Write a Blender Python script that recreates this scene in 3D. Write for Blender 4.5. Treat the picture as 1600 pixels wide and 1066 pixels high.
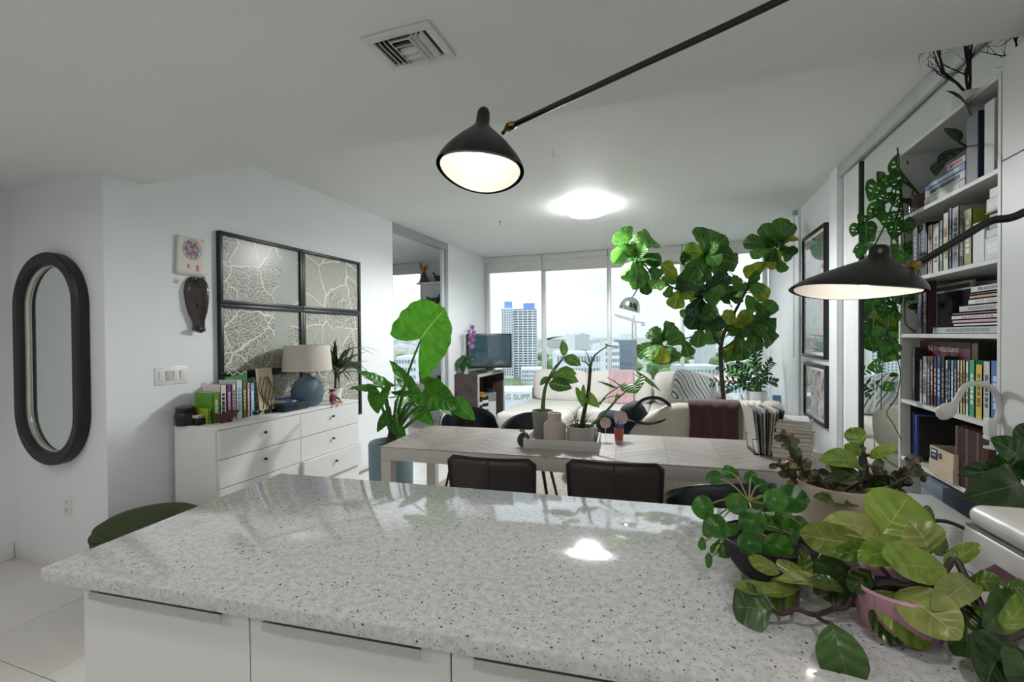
import bpy, bmesh, math, random
from math import sin, cos, pi, radians, sqrt
from mathutils import Vector, Matrix
random.seed(11)
for o in list(bpy.data.objects): bpy.data.objects.remove(o)
SC = bpy.context.scene
COL = SC.collection
# ------------------------------------------------------------------ camera
FPX, EYE = 725.0, 1.45
cam_d = bpy.data.cameras.new('camera'); cam = bpy.data.objects.new('camera', cam_d); COL.objects.link(cam)
cam_d.sensor_width = 36; cam_d.lens = FPX/1600*36; cam_d.clip_start = .02; cam_d.clip_end = 9000
CR = Matrix.Rotation(radians(19.4), 3, 'Z') @ Matrix.Rotation(radians(90-.63), 3, 'X') @ Matrix.Rotation(radians(-.4), 3, 'Z')
cam.matrix_world = Matrix.Translation((0, 0, EYE)) @ CR.to_4x4()
SC.camera = cam
# ------------------------------------------------------------------ sky
wd = bpy.data.worlds.new('sky'); SC.world = wd; wd.use_nodes = True
nt = wd.node_tree; nt.nodes.clear()
def wn(t, **k):
    n = nt.nodes.new(t)
    for a, b in k.items(): setattr(n, a, b)
    return n
w_out = wn('ShaderNodeOutputWorld'); w_bg = wn('ShaderNodeBackground'); w_tc = wn('ShaderNodeTexCoord')
w_sep = wn('ShaderNodeSeparateXYZ'); w_map = wn('ShaderNodeMapping'); w_noi = wn('ShaderNodeTexNoise'); w_ramp = wn('ShaderNodeValToRGB'); w_grad = wn('ShaderNodeValToRGB'); w_mix = wn('ShaderNodeMix', data_type='RGBA')
w_map.inputs['Scale'].default_value = (1, 1, 2.6)
w_noi.inputs['Scale'].default_value = 3.2; w_noi.inputs['Detail'].default_value = 7; w_noi.inputs['Roughness'].default_value = .55
w_ramp.color_ramp.elements[0].position = .38; w_ramp.color_ramp.elements[1].position = .66
w_grad.color_ramp.elements[0].position = 0; w_grad.color_ramp.elements[0].color = (.56, .62, .67, 1)
w_grad.color_ramp.elements[1].position = .8; w_grad.color_ramp.elements[1].color = (.40, .50, .62, 1)
w_mix.inputs[7].default_value = (.73, .765, .79, 1)
lk = nt.links.new
lk(w_tc.outputs['Generated'], w_sep.inputs[0]); lk(w_tc.outputs['Generated'], w_map.inputs[0]); lk(w_map.outputs[0], w_noi.inputs['Vector'])
lk(w_noi.outputs[0], w_ramp.inputs[0]); lk(w_sep.outputs[2], w_grad.inputs[0]); lk(w_ramp.outputs[0], w_mix.inputs[0]); lk(w_grad.outputs[0], w_mix.inputs[6])
w_str = wn('ShaderNodeMath', operation='MULTIPLY_ADD'); w_str.inputs[1].default_value = 2.0; w_str.inputs[2].default_value = 1.0   # overcast sky, brighter overhead
w_clamp = wn('ShaderNodeMath', operation='MAXIMUM'); w_clamp.inputs[1].default_value = 0
w_all = wn('ShaderNodeMath', operation='MULTIPLY'); w_all.inputs[1].default_value = 1.06
lk(w_sep.outputs[2], w_clamp.inputs[0]); lk(w_clamp.outputs[0], w_str.inputs[0]); lk(w_str.outputs[0], w_all.inputs[0])
lk(w_mix.outputs[2], w_bg.inputs[0]); lk(w_all.outputs[0], w_bg.inputs[1]); lk(w_bg.outputs[0], w_out.inputs[0])
# ------------------------------------------------------------------ exposure
vs = SC.view_settings; vs.view_transform = 'Standard'; vs.look = 'None'; vs.exposure = .69; vs.gamma = 1; vs.use_curve_mapping = False
KITCHEN_W, FLUSH_W, BULB_W = 3.1, 24, .17
SC.cycles.max_bounces = 8; SC.cycles.diffuse_bounces = 4; SC.cycles.glossy_bounces = 3; SC.cycles.transparent_max_bounces = 8; SC.cycles.adaptive_threshold = .1
# ------------------------------------------------------------------ helpers
def ray(px, py): return CR @ Vector(((px-800)/FPX, -(py-533)/FPX, -1))
def pd(px, py, d): return Vector((0, 0, EYE)) + ray(px, py)*d
def onz(px, py, z): return pd(px, py, (z-EYE)/ray(px, py).z)
def onx(px, py, x): return pd(px, py, x/ray(px, py).x)
def ony(px, py, y): return pd(px, py, y/ray(px, py).y)
def lin(c): return c/12.92 if c <= .04045 else ((c+.055)/1.055)**2.4
def hx(s):
    s = s.lstrip('#'); return tuple(lin(int(s[i:i+2], 16)/255) for i in (0, 2, 4))
MATS = {}
def mat(name, col, rough=.5, metal=0, var=.06, scale=12, bump=0, bscale=None, emit=None, es=1, rnd=0, coat=0, spec=.5, sheen=0, alpha=1, trans=0):
    """principled material with a procedural noise variation"""
    if name in MATS: return MATS[name]
    m = bpy.data.materials.new(name); m.use_nodes = True; t = m.node_tree; b = t.nodes['Principled BSDF']
    c = hx(col) if isinstance(col, str) else col
    tc = t.nodes.new('ShaderNodeTexCoord'); no = t.nodes.new('ShaderNodeTexNoise'); no.inputs['Scale'].default_value = scale; no.inputs['Detail'].default_value = 5
    t.links.new(tc.outputs['Object'], no.inputs['Vector'])
    hs = t.nodes.new('ShaderNodeHueSaturation'); hs.inputs['Color'].default_value = (*c, 1)
    mr = t.nodes.new('ShaderNodeMapRange'); mr.inputs[1].default_value = .3; mr.inputs[2].default_value = .7; mr.inputs[3].default_value = 1-var; mr.inputs[4].default_value = 1+var
    t.links.new(no.outputs[0], mr.inputs[0])
    if rnd:
        oi = t.nodes.new('ShaderNodeObjectInfo'); m2 = t.nodes.new('ShaderNodeMapRange'); m2.inputs[3].default_value = 1-rnd; m2.inputs[4].default_value = 1+rnd
        mu = t.nodes.new('ShaderNodeMath'); mu.operation = 'MULTIPLY'; t.links.new(oi.outputs['Random'], m2.inputs[0]); t.links.new(m2.outputs[0], mu.inputs[0]); t.links.new(mr.outputs[0], mu.inputs[1]); t.links.new(mu.outputs[0], hs.inputs['Value'])
    else: t.links.new(mr.outputs[0], hs.inputs['Value'])
    t.links.new(hs.outputs[0], b.inputs['Base Color'])
    b.inputs['Roughness'].default_value = rough; b.inputs['Metallic'].default_value = metal; b.inputs['Coat Weight'].default_value = coat; b.inputs['Specular IOR Level'].default_value = spec
    b.inputs['Sheen Weight'].default_value = sheen; b.inputs['Alpha'].default_value = alpha; b.inputs['Transmission Weight'].default_value = trans
    if emit: b.inputs['Emission Color'].default_value = (*(hx(emit) if isinstance(emit, str) else emit), 1); b.inputs['Emission Strength'].default_value = es
    if bump:
        n2 = t.nodes.new('ShaderNodeTexNoise'); n2.inputs['Scale'].default_value = bscale or scale*8; bp = t.nodes.new('ShaderNodeBump'); bp.inputs['Strength'].default_value = bump; bp.inputs['Distance'].default_value = .004
        t.links.new(tc.outputs['Object'], n2.inputs['Vector']); t.links.new(n2.outputs[0], bp.inputs['Height']); t.links.new(bp.outputs[0], b.inputs['Normal'])
    MATS[name] = m; return m
def nodes_of(m): return m.node_tree, m.node_tree.nodes, m.node_tree.links.new
def glass_mat(name, tint=(1, 1, 1), gloss=.06):
    m = bpy.data.materials.new(name); m.use_nodes = True; t, n, l = nodes_of(m); n.clear()
    o = n.new('ShaderNodeOutputMaterial'); a = n.new('ShaderNodeBsdfTransparent'); a.inputs[0].default_value = (*tint, 1); g = n.new('ShaderNodeBsdfGlossy'); g.inputs[1].default_value = .01
    f = n.new('ShaderNodeFresnel'); f.inputs[0].default_value = 1.45; mx = n.new('ShaderNodeMixShader'); mu = n.new('ShaderNodeMath'); mu.operation = 'MULTIPLY'; mu.inputs[1].default_value = gloss/.04
    l(f.outputs[0], mu.inputs[0]); mu.use_clamp = True; l(mu.outputs[0], mx.inputs[0]); l(a.outputs[0], mx.inputs[1]); l(g.outputs[0], mx.inputs[2]); l(mx.outputs[0], o.inputs[0]); return m
def leaf_mat(name, c1, c2, vein, rough=.35, tr=.35, nv=9, rnd=.25, vw=.03, side=.35):
    """leaf blade: colour noise, pale midrib and side veins along the UVs, some translucency"""
    m = bpy.data.materials.new(name); m.use_nodes = True; t, n, l = nodes_of(m); b = n['Principled BSDF']; out = n['Material Output']
    tc = n.new('ShaderNodeTexCoord'); no = n.new('ShaderNodeTexNoise'); no.inputs['Scale'].default_value = 3.5; no.inputs['Detail'].default_value = 4; l(tc.outputs['Object'], no.inputs['Vector'])
    oi = n.new('ShaderNodeObjectInfo'); ad = n.new('ShaderNodeMath'); ad.operation = 'MULTIPLY_ADD'; ad.inputs[1].default_value = rnd*2; l(oi.outputs['Random'], ad.inputs[0])
    s0 = n.new('ShaderNodeMath'); s0.operation = 'SUBTRACT'; s0.inputs[1].default_value = rnd; l(no.outputs[0], s0.inputs[0]); l(s0.outputs[0], ad.inputs[2])
    rp = n.new('ShaderNodeValToRGB'); rp.color_ramp.elements[0].position = .25; rp.color_ramp.elements[1].position = .75; rp.color_ramp.elements[0].color = (*hx(c1), 1); rp.color_ramp.elements[1].color = (*hx(c2), 1); l(ad.outputs[0], rp.inputs[0])
    sp = n.new('ShaderNodeSeparateXYZ'); l(tc.outputs['UV'], sp.inputs[0])
    def M2(op, a, bb):
        k = n.new('ShaderNodeMath'); k.operation = op
        for i, v in enumerate((a, bb)):
            if hasattr(v, 'links'): l(v, k.inputs[i])
            else: k.inputs[i].default_value = v
        return k.outputs[0]
    au = M2('ABSOLUTE', M2('SUBTRACT', sp.outputs[0], .5), 0)
    mid = M2('LESS_THAN', au, vw*.5)
    ph = M2('MULTIPLY', M2('SUBTRACT', sp.outputs[1], M2('MULTIPLY', au, .45)), nv*2*pi)
    sv = M2('MULTIPLY', M2('GREATER_THAN', M2('SINE', ph, 0), .93), side)
    vm = M2('MAXIMUM', mid, sv)
    mx = n.new('ShaderNodeMix'); mx.data_type = 'RGBA'; l(vm, mx.inputs[0]); l(rp.outputs[0], mx.inputs[6]); mx.inputs[7].default_value = (*hx(vein), 1); l(mx.outputs[2], b.inputs['Base Color'])
    b.inputs['Roughness'].default_value = rough
    bp = n.new('ShaderNodeBump'); bp.inputs['Strength'].default_value = .25; bp.inputs['Distance'].default_value = .01; l(M2('SINE', ph, 0), bp.inputs['Height']); l(bp.outputs[0], b.inputs['Normal'])
    tl = n.new('ShaderNodeBsdfTranslucent'); l(mx.outputs[2], tl.inputs[0]); ms = n.new('ShaderNodeMixShader'); ms.inputs[0].default_value = tr; l(b.outputs[0], ms.inputs[1]); l(tl.outputs[0], ms.inputs[2]); l(ms.outputs[0], out.inputs[0]); return m
class MB:
    """collects shapes into one bmesh"""
    def __init__(s): s.bm = bmesh.new()
    def box(s, c, d, rot=None, bev=0, seg=2):
        t = bmesh.new(); bmesh.ops.create_cube(t, size=1); bmesh.ops.scale(t, vec=d, verts=t.verts)
        if bev: bmesh.ops.bevel(t, geom=list(t.edges), offset=min(bev, min(d)*.49), segments=seg, affect='EDGES', profile=.5)
        return s._add(t, c, rot)
    def _add(s, t, c=(0, 0, 0), rot=None):
        M = Matrix.Translation(c) @ (rot.to_4x4() if rot else Matrix.Identity(4))
        bmesh.ops.transform(t, matrix=M, verts=t.verts)
        me = bpy.data.meshes.new('t'); t.to_mesh(me); t.free(); s.bm.from_mesh(me); bpy.data.meshes.remove(me); return s
    def span(s, a, b, bev=0, seg=2):
        a, b = Vector(a), Vector(b); return s.box((a+b)/2, [abs(x) for x in b-a], None, bev, seg)
    def tube(s, pts, r, n=8, cap=True, flat=1):
        pts = [Vector(p) for p in pts]; k = len(pts); rs = r if isinstance(r, (list, tuple)) else [r]*k
        rings = []; up = None
        for i, p in enumerate(pts):
            d = (pts[min(i+1, k-1)]-pts[max(i-1, 0)])
            d = d.normalized() if d.length > 1e-9 else Vector((0, 0, 1))
            if up is None: up = d.orthogonal().normalized()
            a = (up - d*up.dot(d)); a = a.normalized() if a.length > 1e-6 else d.orthogonal().normalized(); up = a; b = d.cross(a)
            rings.append([s.bm.verts.new(p + (a*cos(2*pi*j/n) + b*sin(2*pi*j/n)*flat)*rs[i]) for j in range(n)])
        for i in range(k-1):
            for j in range(n): s.bm.faces.new((rings[i][j], rings[i][(j+1) % n], rings[i+1][(j+1) % n], rings[i+1][j]))
        if cap: s.bm.faces.new(rings[0][::-1]); s.bm.faces.new(rings[-1])
        return s
    def lathe(s, prof, c=(0, 0, 0), n=28, M=None, fn=None):
        rings = []
        for (r, z) in prof:
            row = []
            for j in range(n):
                a = 2*pi*j/n; rr = r*(fn(a, z) if fn else 1); p = Vector((rr*cos(a), rr*sin(a), z))
                if M: p = M @ p
                row.append(s.bm.verts.new(p+Vector(c)))
            rings.append(row)
        for i in range(len(rings)-1):
            for j in range(n): s.bm.faces.new((rings[i][j], rings[i][(j+1) % n], rings[i+1][(j+1) % n], rings[i+1][j]))
        if prof[0][0] > 1e-6 and prof[0] != prof[-1]: s.bm.faces.new(rings[0][::-1])
        if prof[-1][0] > 1e-6 and prof[0] != prof[-1]: s.bm.faces.new(rings[-1])
        return s
    def soft(s, c, d, e=.5, rot=None, nu=20, nv=12, e2=None):
        """superellipsoid: cushions, pads, rounded bodies"""
        e2 = e2 or e; t = bmesh.new(); P = lambda x, k: math.copysign(abs(x)**k, x); rows = []
        for i in range(nv+1):
            a = -pi/2+pi*i/nv; row = []
            for j in range(nu):
                b = 2*pi*j/nu; row.append(t.verts.new((P(cos(a), e)*P(cos(b), e2)*d[0]/2, P(cos(a), e)*P(sin(b), e2)*d[1]/2, P(sin(a), e)*d[2]/2)))
            rows.append(row)
        for i in range(nv):
            for j in range(nu): t.faces.new((rows[i][j], rows[i][(j+1) % nu], rows[i+1][(j+1) % nu], rows[i+1][j]))
        bmesh.ops.remove_doubles(t, verts=t.verts, dist=1e-5); return s._add(t, c, rot)
    def prism(s, poly, h, M=None):
        """polygon in local XY, extruded 0..h in Z"""
        M = M or Matrix.Identity(4); a = [s.bm.verts.new(M @ Vector((x, y, 0))) for x, y in poly]; b = [s.bm.verts.new(M @ Vector((x, y, h))) for x, y in poly]; n = len(poly)
        s.bm.faces.new(a[::-1]); s.bm.faces.new(b)
        for i in range(n): s.bm.faces.new((a[i], a[(i+1) % n], b[(i+1) % n], b[i]))
        return s
    def grid(s, fn, nu, nv):
        vv = [[s.bm.verts.new(fn(i/nu, j/nv)) for i in range(nu+1)] for j in range(nv+1)]
        for j in range(nv):
            for i in range(nu): s.bm.faces.new((vv[j][i], vv[j][i+1], vv[j+1][i+1], vv[j+1][i]))
        return s
    def mesh(s, name, m=None, smooth=40):
        bmesh.ops.recalc_face_normals(s.bm, faces=s.bm.faces)
        me = bpy.data.meshes.new(name); s.bm.to_mesh(me); s.bm.free()
        if m: me.materials.append(m)
        if smooth:
            me.polygons.foreach_set('use_smooth', [True]*len(me.polygons)); me.set_sharp_from_angle(angle=radians(smooth))
        return me
    def build(s, name, m, parent=None, sub=True, smooth=40, solid=0):
        """link as ONE object; with a parent the shapes are in world coordinates unless sub=False"""
        if parent is not None and sub: bmesh.ops.translate(s.bm, vec=-org(parent), verts=s.bm.verts)
        o = bpy.data.objects.new(name, s.mesh(name, m, smooth)); COL.objects.link(o)
        if parent is not None: o.parent = parent
        if solid: md = o.modifiers.new('thickness', 'SOLIDIFY'); md.thickness = solid; md.offset = 0
        return o
def org(o):
    while o.parent: o = o.parent
    return o.location
def tag(o, label, cat, group=None):
    o['label'] = label; o['category'] = cat
    if group: o['group'] = group
    return o
def thing(name, label, cat, loc=(0, 0, 0), rz=0, group=None):
    o = bpy.data.objects.new(name, None); COL.objects.link(o); o.location = loc; o.rotation_euler = (0, 0, rz); o.empty_display_size = .1
    return tag(o, label, cat, group)
def rooted(o, loc):
    """move the origin of a single-mesh thing to its base"""
    loc = Vector(loc); o.data.transform(Matrix.Translation(-loc)); o.location = loc; return o
def struct(o): o['kind'] = 'structure'; return o
def inst(name, me, parent, M):
    o = bpy.data.objects.new(name, me); COL.objects.link(o); o.parent = parent; o.matrix_local = M; return o
def dup(root, loc, rz, label, group=None):
    def cp(o, p):
        c = o.copy(); COL.objects.link(c); c.parent = p
        for ch in [x for x in KIDS.get(o.name, o.children)]: cp(ch, c)
        return c
    r = cp(root, None); r.location = loc; r.rotation_euler = (0, 0, rz); r['label'] = label
    if group: r['group'] = group
    return r
KIDS = {}
def leafmesh(name, m, prof, asp=.6, curl=.08, fold=.12, wave=0, wn_=4, lobe=0, h=4, nv=12, holes=None, seed=0):
    """leaf blade of unit length along +Y, base at the origin, normal +Z"""
    rnd = random.Random(seed); bm = bmesh.new(); uvl = bm.loops.layers.uv.new('UVMap'); rows = []; ph = rnd.uniform(0, 6)
    def w(t):
        for (a, b), (c, d) in zip(prof, prof[1:]):
            if t <= c: return b+(d-b)*(t-a)/(c-a)
        return prof[-1][1]
    for i in range(nv+1):
        t = i/nv; tt = .5-.5*cos(pi*t)*.9 - .05*0 if False else t; row = []
        for j in range(-h, h+1):
            u = j/h; x = u*w(tt)*asp/2; y = tt - lobe*(1-(1-abs(u))**2)*(1-tt)**2.2
            z = curl*4*tt*(1-tt) + fold*abs(x) + wave*sin(wn_*tt*2*pi+ph+(1 if u < 0 else 0))*u*u
            row.append((bm.verts.new((x, y, z)), (u*.5+.5, tt)))
        rows.append(row)
    for i in range(nv):
        for j in range(2*h):
            if holes and (i, j) in holes: continue
            q = (rows[i][j], rows[i][j+1], rows[i+1][j+1], rows[i+1][j]); f = bm.faces.new([a[0] for a in q]); f.smooth = True
            for lp, a in zip(f.loops, q): lp[uvl].uv = a[1]
    me = bpy.data.meshes.new(name); bm.to_mesh(me); bm.free(); me.materials.append(m); return me
def leaf(parent, me, base, tip, nrm=(0, 0, 1), ws=1, name='leaf'):
    base, tip = Vector(base), Vector(tip); d = tip-base; L = d.length; y = d/L; n = Vector(nrm); x = y.cross(n)
    if x.length < .05: x = y.cross(Vector((.3, -.9, .2)))
    x.normalize(); z = x.cross(y); b = base-org(parent)
    M = Matrix(((x.x*L*ws, y.x*L, z.x*L, b.x), (x.y*L*ws, y.y*L, z.y*L, b.y), (x.z*L*ws, y.z*L, z.z*L, b.z), (0, 0, 0, 1)))
    return inst(name, me, parent, M)
def text_mesh(body, size, m, name='lettering', depth=.0006):
    c = bpy.data.curves.new(name, 'FONT'); c.body = body; c.size = size; c.extrude = depth; c.align_x = 'CENTER'; c.align_y = 'CENTER'
    o = bpy.data.objects.new(name, c); COL.objects.link(o); bpy.context.view_layer.update()
    me = bpy.data.meshes.new_from_object(o.evaluated_get(bpy.context.evaluated_depsgraph_get())); bpy.data.objects.remove(o); bpy.data.curves.remove(c)
    me.materials.clear(); me.materials.append(m); me.name = name; return me
def lerp(a, b, t): return a+(b-a)*t
def crop(ox, oy, s): return lambda x, y: (ox+x*s, oy+y*s)
def bez(p, n=10):
    """smooth curve through points (Catmull-Rom)"""
    p = [Vector(q) for q in p]; out = []
    for i in range(len(p)-1):
        a, b, c, d = p[max(i-1, 0)], p[i], p[i+1], p[min(i+2, len(p)-1)]
        for k in range(n):
            t = k/n; out.append(.5*((2*b)+(c-a)*t+(2*a-5*b+4*c-d)*t*t+(3*b-a-3*c+d)*t**3))
    return out+[p[-1]]
# ================================================================== materials
WALL = mat('wall_paint', '#eff2f3', .55, var=.012, scale=3, bump=.06, bscale=220)
CEIL = mat('ceiling_paint', '#eeefef', .6, var=.012, scale=3, bump=.05, bscale=200)
WHITE = mat('white_lacquer', '#ecebe8', .32, var=.012)
WHITE_MATT = mat('white_matt', '#e8e8e5', .6, var=.02)
ALU = mat('window_aluminium', '#d9dcdd', .4, var=.02, metal=.1)
GREYALU = mat('track_aluminium', '#a9b0b2', .4, metal=.3, var=.03)
BLACKM = mat('black_metal', '#101112', .38, var=.05)
CHROME = mat('chrome', '#e6e8ea', .08, metal=1, var=.01)
BRASS = mat('brass', '#8f7648', .3, metal=1, var=.08)
TILE = mat('floor_tile', '#e2ded8', .22, var=.03, scale=2, rnd=.03)
GROUT = mat('grout', '#8d8984', .8)
GLASS = glass_mat('window_glass', (.96, .985, .985))
CLEAR = glass_mat('clear_glass', (.9, .95, .94), .09)
SOIL = mat('soil', '#211a15', .9, var=.4, scale=60, bump=1, bscale=90)
BARK = mat('bark', '#4a3c31', .8, var=.3, scale=30, bump=.6)
MIRROR = mat('mirror_glass', (.86, .9, .88), .015, metal=1, var=0)
# ================================================================== the room shell
def slab(name, a, b, m, bev=0): return struct(MB().span(a, b, bev).build(name, m))
fl = slab('floor', (-6.1, -2.3, -.1), (1.4, 7.8, -.005), GROUT)
TS = .575; tile_me = MB().box((0, 0, -.003), (TS-.004, TS-.004, .006), None, .0015, 1).mesh('tile', TILE)
for i in range(13):
    for j in range(17):
        x = -5.73+TS*i - .0; y = -1.98+TS*j+.01
        if x > 1.35 or y > 7.75 or (x < -4.4 and y < 4.4) or (x < -3.3 and 2.15 < y < 4.5): continue
        inst('tile', tile_me, fl, Matrix.Translation((x+.002, y, -.0005)))
slab('wall_left', (-3.3, 1.8, 0), (-3.2, 4.79, 2.83), WALL)
slab('wall_left', (-3.3, 6.24, 0), (-3.2, 7.75, 2.83), WALL)
slab('wall_hall', (-4.2, 1.8, 0), (-3.3, 1.9, 2.83), WALL)
slab('wall_entry', (-4.24, -2.3, 0), (-4.14, 1.8, 2.83), WALL)
slab('wall_back', (-4.24, -2.4, 0), (1.4, -2.3, 2.83), WALL)
slab('wall_right', (1.3, 4.45, 0), (1.4, 7.75, 2.83), WALL)
slab('wall_right', (1.36, -2.4, 0), (1.46, 4.45, 2.83), WALL)
slab('wall_den', (-6.1, 4.7, 0), (-6, 7.8, 2.83), WALL)
slab('wall_den', (-6, 4.69, 0), (-3.3, 4.79, 2.83), WALL)
slab('wall_den', (-4.45, 7.64, 0), (-3.3, 7.75, 2.83), WALL)
slab('ceiling', (-6.1, 2.02, 2.83), (1.46, 7.8, 2.95), CEIL)
slab('ceiling', (-4.24, -2.4, 2.43), (1.46, 2.02, 2.95), CEIL)
slab('trim_1', (-3.295, 4.79, 2.735), (-3.205, 6.24, 2.829), GREYALU)          # den door track
slab('trim_2', (-3.285, 6.17, 0), (-3.21, 6.238, 2.734), GREYALU, .004)          # den door post
slab('trim_3', (-3.265, 6.10, 0), (-3.225, 6.165, 2.734), ALU, .004)
slab('baseboard_hall', (-4.13, 1.785, 0), (-3.2, 1.8, .1), WHITE, .004)
slab('baseboard_entry', (-4.14, -2.2, 0), (-4.125, 1.784, .1), WHITE, .004)
slab('baseboard_left', (-3.2, 1.8, 0), (-3.186, 2.1, .1), WHITE, .004)
# right side: column, sliding-door track, mirrored sliding door
slab('trim_4', (1.255, 4.50, 0), (1.299, 4.70, 2.829), WALL, .003)
slab('trim_5', (1.27, 2.03, 2.735), (1.355, 4.495, 2.829), mat('track_pale', '#c9cdcd', .4, metal=.2), .003)
slab('trim_6', (1.285, 5.87, 0), (1.299, 5.92, 2.829), ALU, .003)
slab('wall_right', (1.30, 4.40, 0), (1.355, 4.449, 2.734), WALL)
dr = thing('door_1', '', '', (1.3, 3.3, 0)); del dr['label'], dr['category']; struct(dr)
MB().span((1.285, 4.12, .01), (1.325, 4.385, 2.72), .004).build('stile', WHITE_MATT, dr)
MB().span((1.285, 4.095, .01), (1.325, 4.118, 2.72), .002).build('edge_seal', mat('dark_seal', '#26302f', .5), dr)
MB().span((1.30, 2.06, .03), (1.316, 4.094, 2.72)).build('mirror_panel', MIRROR, dr)
MB().span((1.285, 2.06, .01), (1.325, 4.094, .029), .002).build('bottom_rail', ALU, dr)
# windows: frame bars and panes
def window(n, xs, y=7.7):
    w = thing(f'window_{n}', '', '', ((xs[0]+xs[-1])/2, y, 0)); del w['label'], w['category']; struct(w)
    for x in xs: MB().span((x-.032, y-.05, .09), (x+.032, y+.05, 2.76), .004).build('mullion', ALU, w)
    MB().span((xs[0], y-.06, 0), (xs[-1], y+.06, .09), .004).build('bottom_rail', ALU, w)
    MB().span((xs[0], y-.06, 2.76), (xs[-1], y+.06, 2.83), .004).build('top_rail', ALU, w)
    for a, b in zip(xs, xs[1:]): MB().span((a+.03, y-.006, .085), (b-.03, y+.006, 2.765)).build('pane', GLASS, w)
XS = [-3.16, -2.127, -1.02, .102, 1.245]
window(1, XS); window(2, [-5.97, -5.2, -4.48])
BLIND = mat('blind_fabric', '#dcdcd6', .8, var=.02, bump=.1)
CASS = mat('blind_cassette', '#d5d7d2', .45, var=.02)
def blind(a, b, label, drop, y=7.62):
    t = thing('roller_blind', label, 'blind', ((a+b)/2, y-.03, 2.72), 0, 'roller blinds on the big window')
    MB().span((a, y-.06, 2.735), (b, y+.02, 2.828), .01).build('cassette', CASS, t)
    MB().span((a+.01, y-.012, drop), (b-.01, y-.008, 2.75)).build('fabric', BLIND, t)
    MB().span((a+.01, y-.02, drop-.02), (b-.01, y, drop+.004), .004).build('bottom_bar', CASS, t)
for i, (lab, dp) in enumerate((('leftmost roller blind, beside the white side wall above the tower view', 2.575), ('roller blind second from the left, above the unobstructed sky', 2.56), ('roller blind third from the left, above the chrome arc lamp shade', 2.555), ('rightmost roller blind, behind the top of the fig tree', 2.66))):
    blind(XS[i]+.005+(.03 if i == 0 else 0), XS[i+1]-.005, lab, dp)
t = thing('roller_blind', 'roller blind in the side room beyond the open partition', 'blind', (-5.2, 7.55, 2.72)); MB().span((-5.95, 7.54, 2.735), (-4.46, 7.63, 2.828), .01).build('cassette', CASS, t); MB().span((-5.94, 7.6, 2.62), (-4.47, 7.606, 2.75)).build('fabric', BLIND, t)
# ================================================================== unseen downlights added behind the camera to brighten the interior
for k, (x, y) in enumerate(((-2.6, -.9), (-1.2, -.9), (.4, -.9), (-2.9, .5), (-1.2, .2), (.4, .2))):
    t = thing('downlight', 'recessed ceiling downlight over the kitchen', 'downlight', (x, y, 2.42), 0, 'kitchen downlights')
    MB().lathe([(.05, .0), (.062, -.004), (.068, .002), (.068, .009), (.05, .009)], (x, y, 2.42)).build('trim_ring', WHITE, t)
    MB().lathe([(.001, .004), (.05, .004), (.05, .007), (.001, .007)], (x, y, 2.42)).build('diffuser', mat('added_downlight_glow', '#fff3e2', .5, emit='#fff1dd', es=4), t)
    ld = bpy.data.lights.new('added_downlight_light', 'AREA'); ld.shape = 'DISK'; ld.size = .1; ld.energy = KITCHEN_W; ld.color = (1, .975, .955); ld.spread = radians(170)
    lo = bpy.data.objects.new('added_downlight_light', ld); COL.objects.link(lo); lo.parent = t; lo.location = (0, 0, -.012)
# ================================================================== island counter
CA = radians(5.0); C0 = onz(62, 888, .93); CL, CD = 2.44, .75
ctr = Matrix.Translation((C0.x, C0.y, 0)) @ Matrix.Rotation(CA, 4, 'Z')
QUARTZ = bpy.data.materials.new('speckled_quartz'); QUARTZ.use_nodes = True; t_, n_, l_ = nodes_of(QUARTZ); b_ = n_['Principled BSDF']
tc = n_.new('ShaderNodeTexCoord')
def speck(scale, lo, hi, rnd_keep):
    v = n_.new('ShaderNodeTexVoronoi'); v.inputs['Scale'].default_value = scale; l_(tc.outputs['Object'], v.inputs['Vector'])
    a = n_.new('ShaderNodeMapRange'); a.inputs[1].default_value = lo; a.inputs[2].default_value = hi; a.inputs[3].default_value = 1; a.inputs[4].default_value = 0; l_(v.outputs['Distance'], a.inputs[0])
    s = n_.new('ShaderNodeSeparateColor'); l_(v.outputs['Color'], s.inputs[0]); g = n_.new('ShaderNodeMath'); g.operation = 'GREATER_THAN'; g.inputs[1].default_value = rnd_keep; l_(s.outputs[0], g.inputs[0])
    m = n_.new('ShaderNodeMath'); m.operation = 'MULTIPLY'; l_(a.outputs[0], m.inputs[0]); l_(g.outputs[0], m.inputs[1]); return m.outputs[0]
def over(prev, fac, col):
    m = n_.new('ShaderNodeMix'); m.data_type = 'RGBA'; l_(fac, m.inputs[0])
    if prev is None: m.inputs[6].default_value = (*hx('#cacac9'), 1)
    else: l_(prev, m.inputs[6])
    m.inputs[7].default_value = (*hx(col), 1); return m.outputs[2]
no = n_.new('ShaderNodeTexNoise'); no.inputs['Scale'].default_value = 60; no.inputs['Detail'].default_value = 6; l_(tc.outputs['Object'], no.inputs['Vector'])
rr = n_.new('ShaderNodeMapRange'); rr.inputs[1].default_value = .4; rr.inputs[2].default_value = .65; l_(no.outputs[0], rr.inputs[0])
c = over(None, rr.outputs[0], '#b7b6b5'); c = over(c, speck(170, .25, .4, .62), '#a19a92'); c = over(c, speck(110, .18, .26, .80), '#6e665e'); c = over(c, speck(130, .15, .25, .9), '#eceae6'); c = over(c, speck(75, .16, .24, .86), '#4d463f')
l_(c, b_.inputs['Base Color']); b_.inputs['Roughness'].default_value = .07
ct = MB().box((CL/2, CD/2, -.016), (CL, CD, .032), None, .004).build('island_worktop', QUARTZ, None)
ct.matrix_world = ctr @ Matrix.Translation((0, 0, .93)); tag(ct, 'speckled grey quartz worktop on the kitchen island in the foreground', 'worktop')
CABW = mat('cabinet_gloss_white', '#dcdcda', .28, var=.01)
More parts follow.
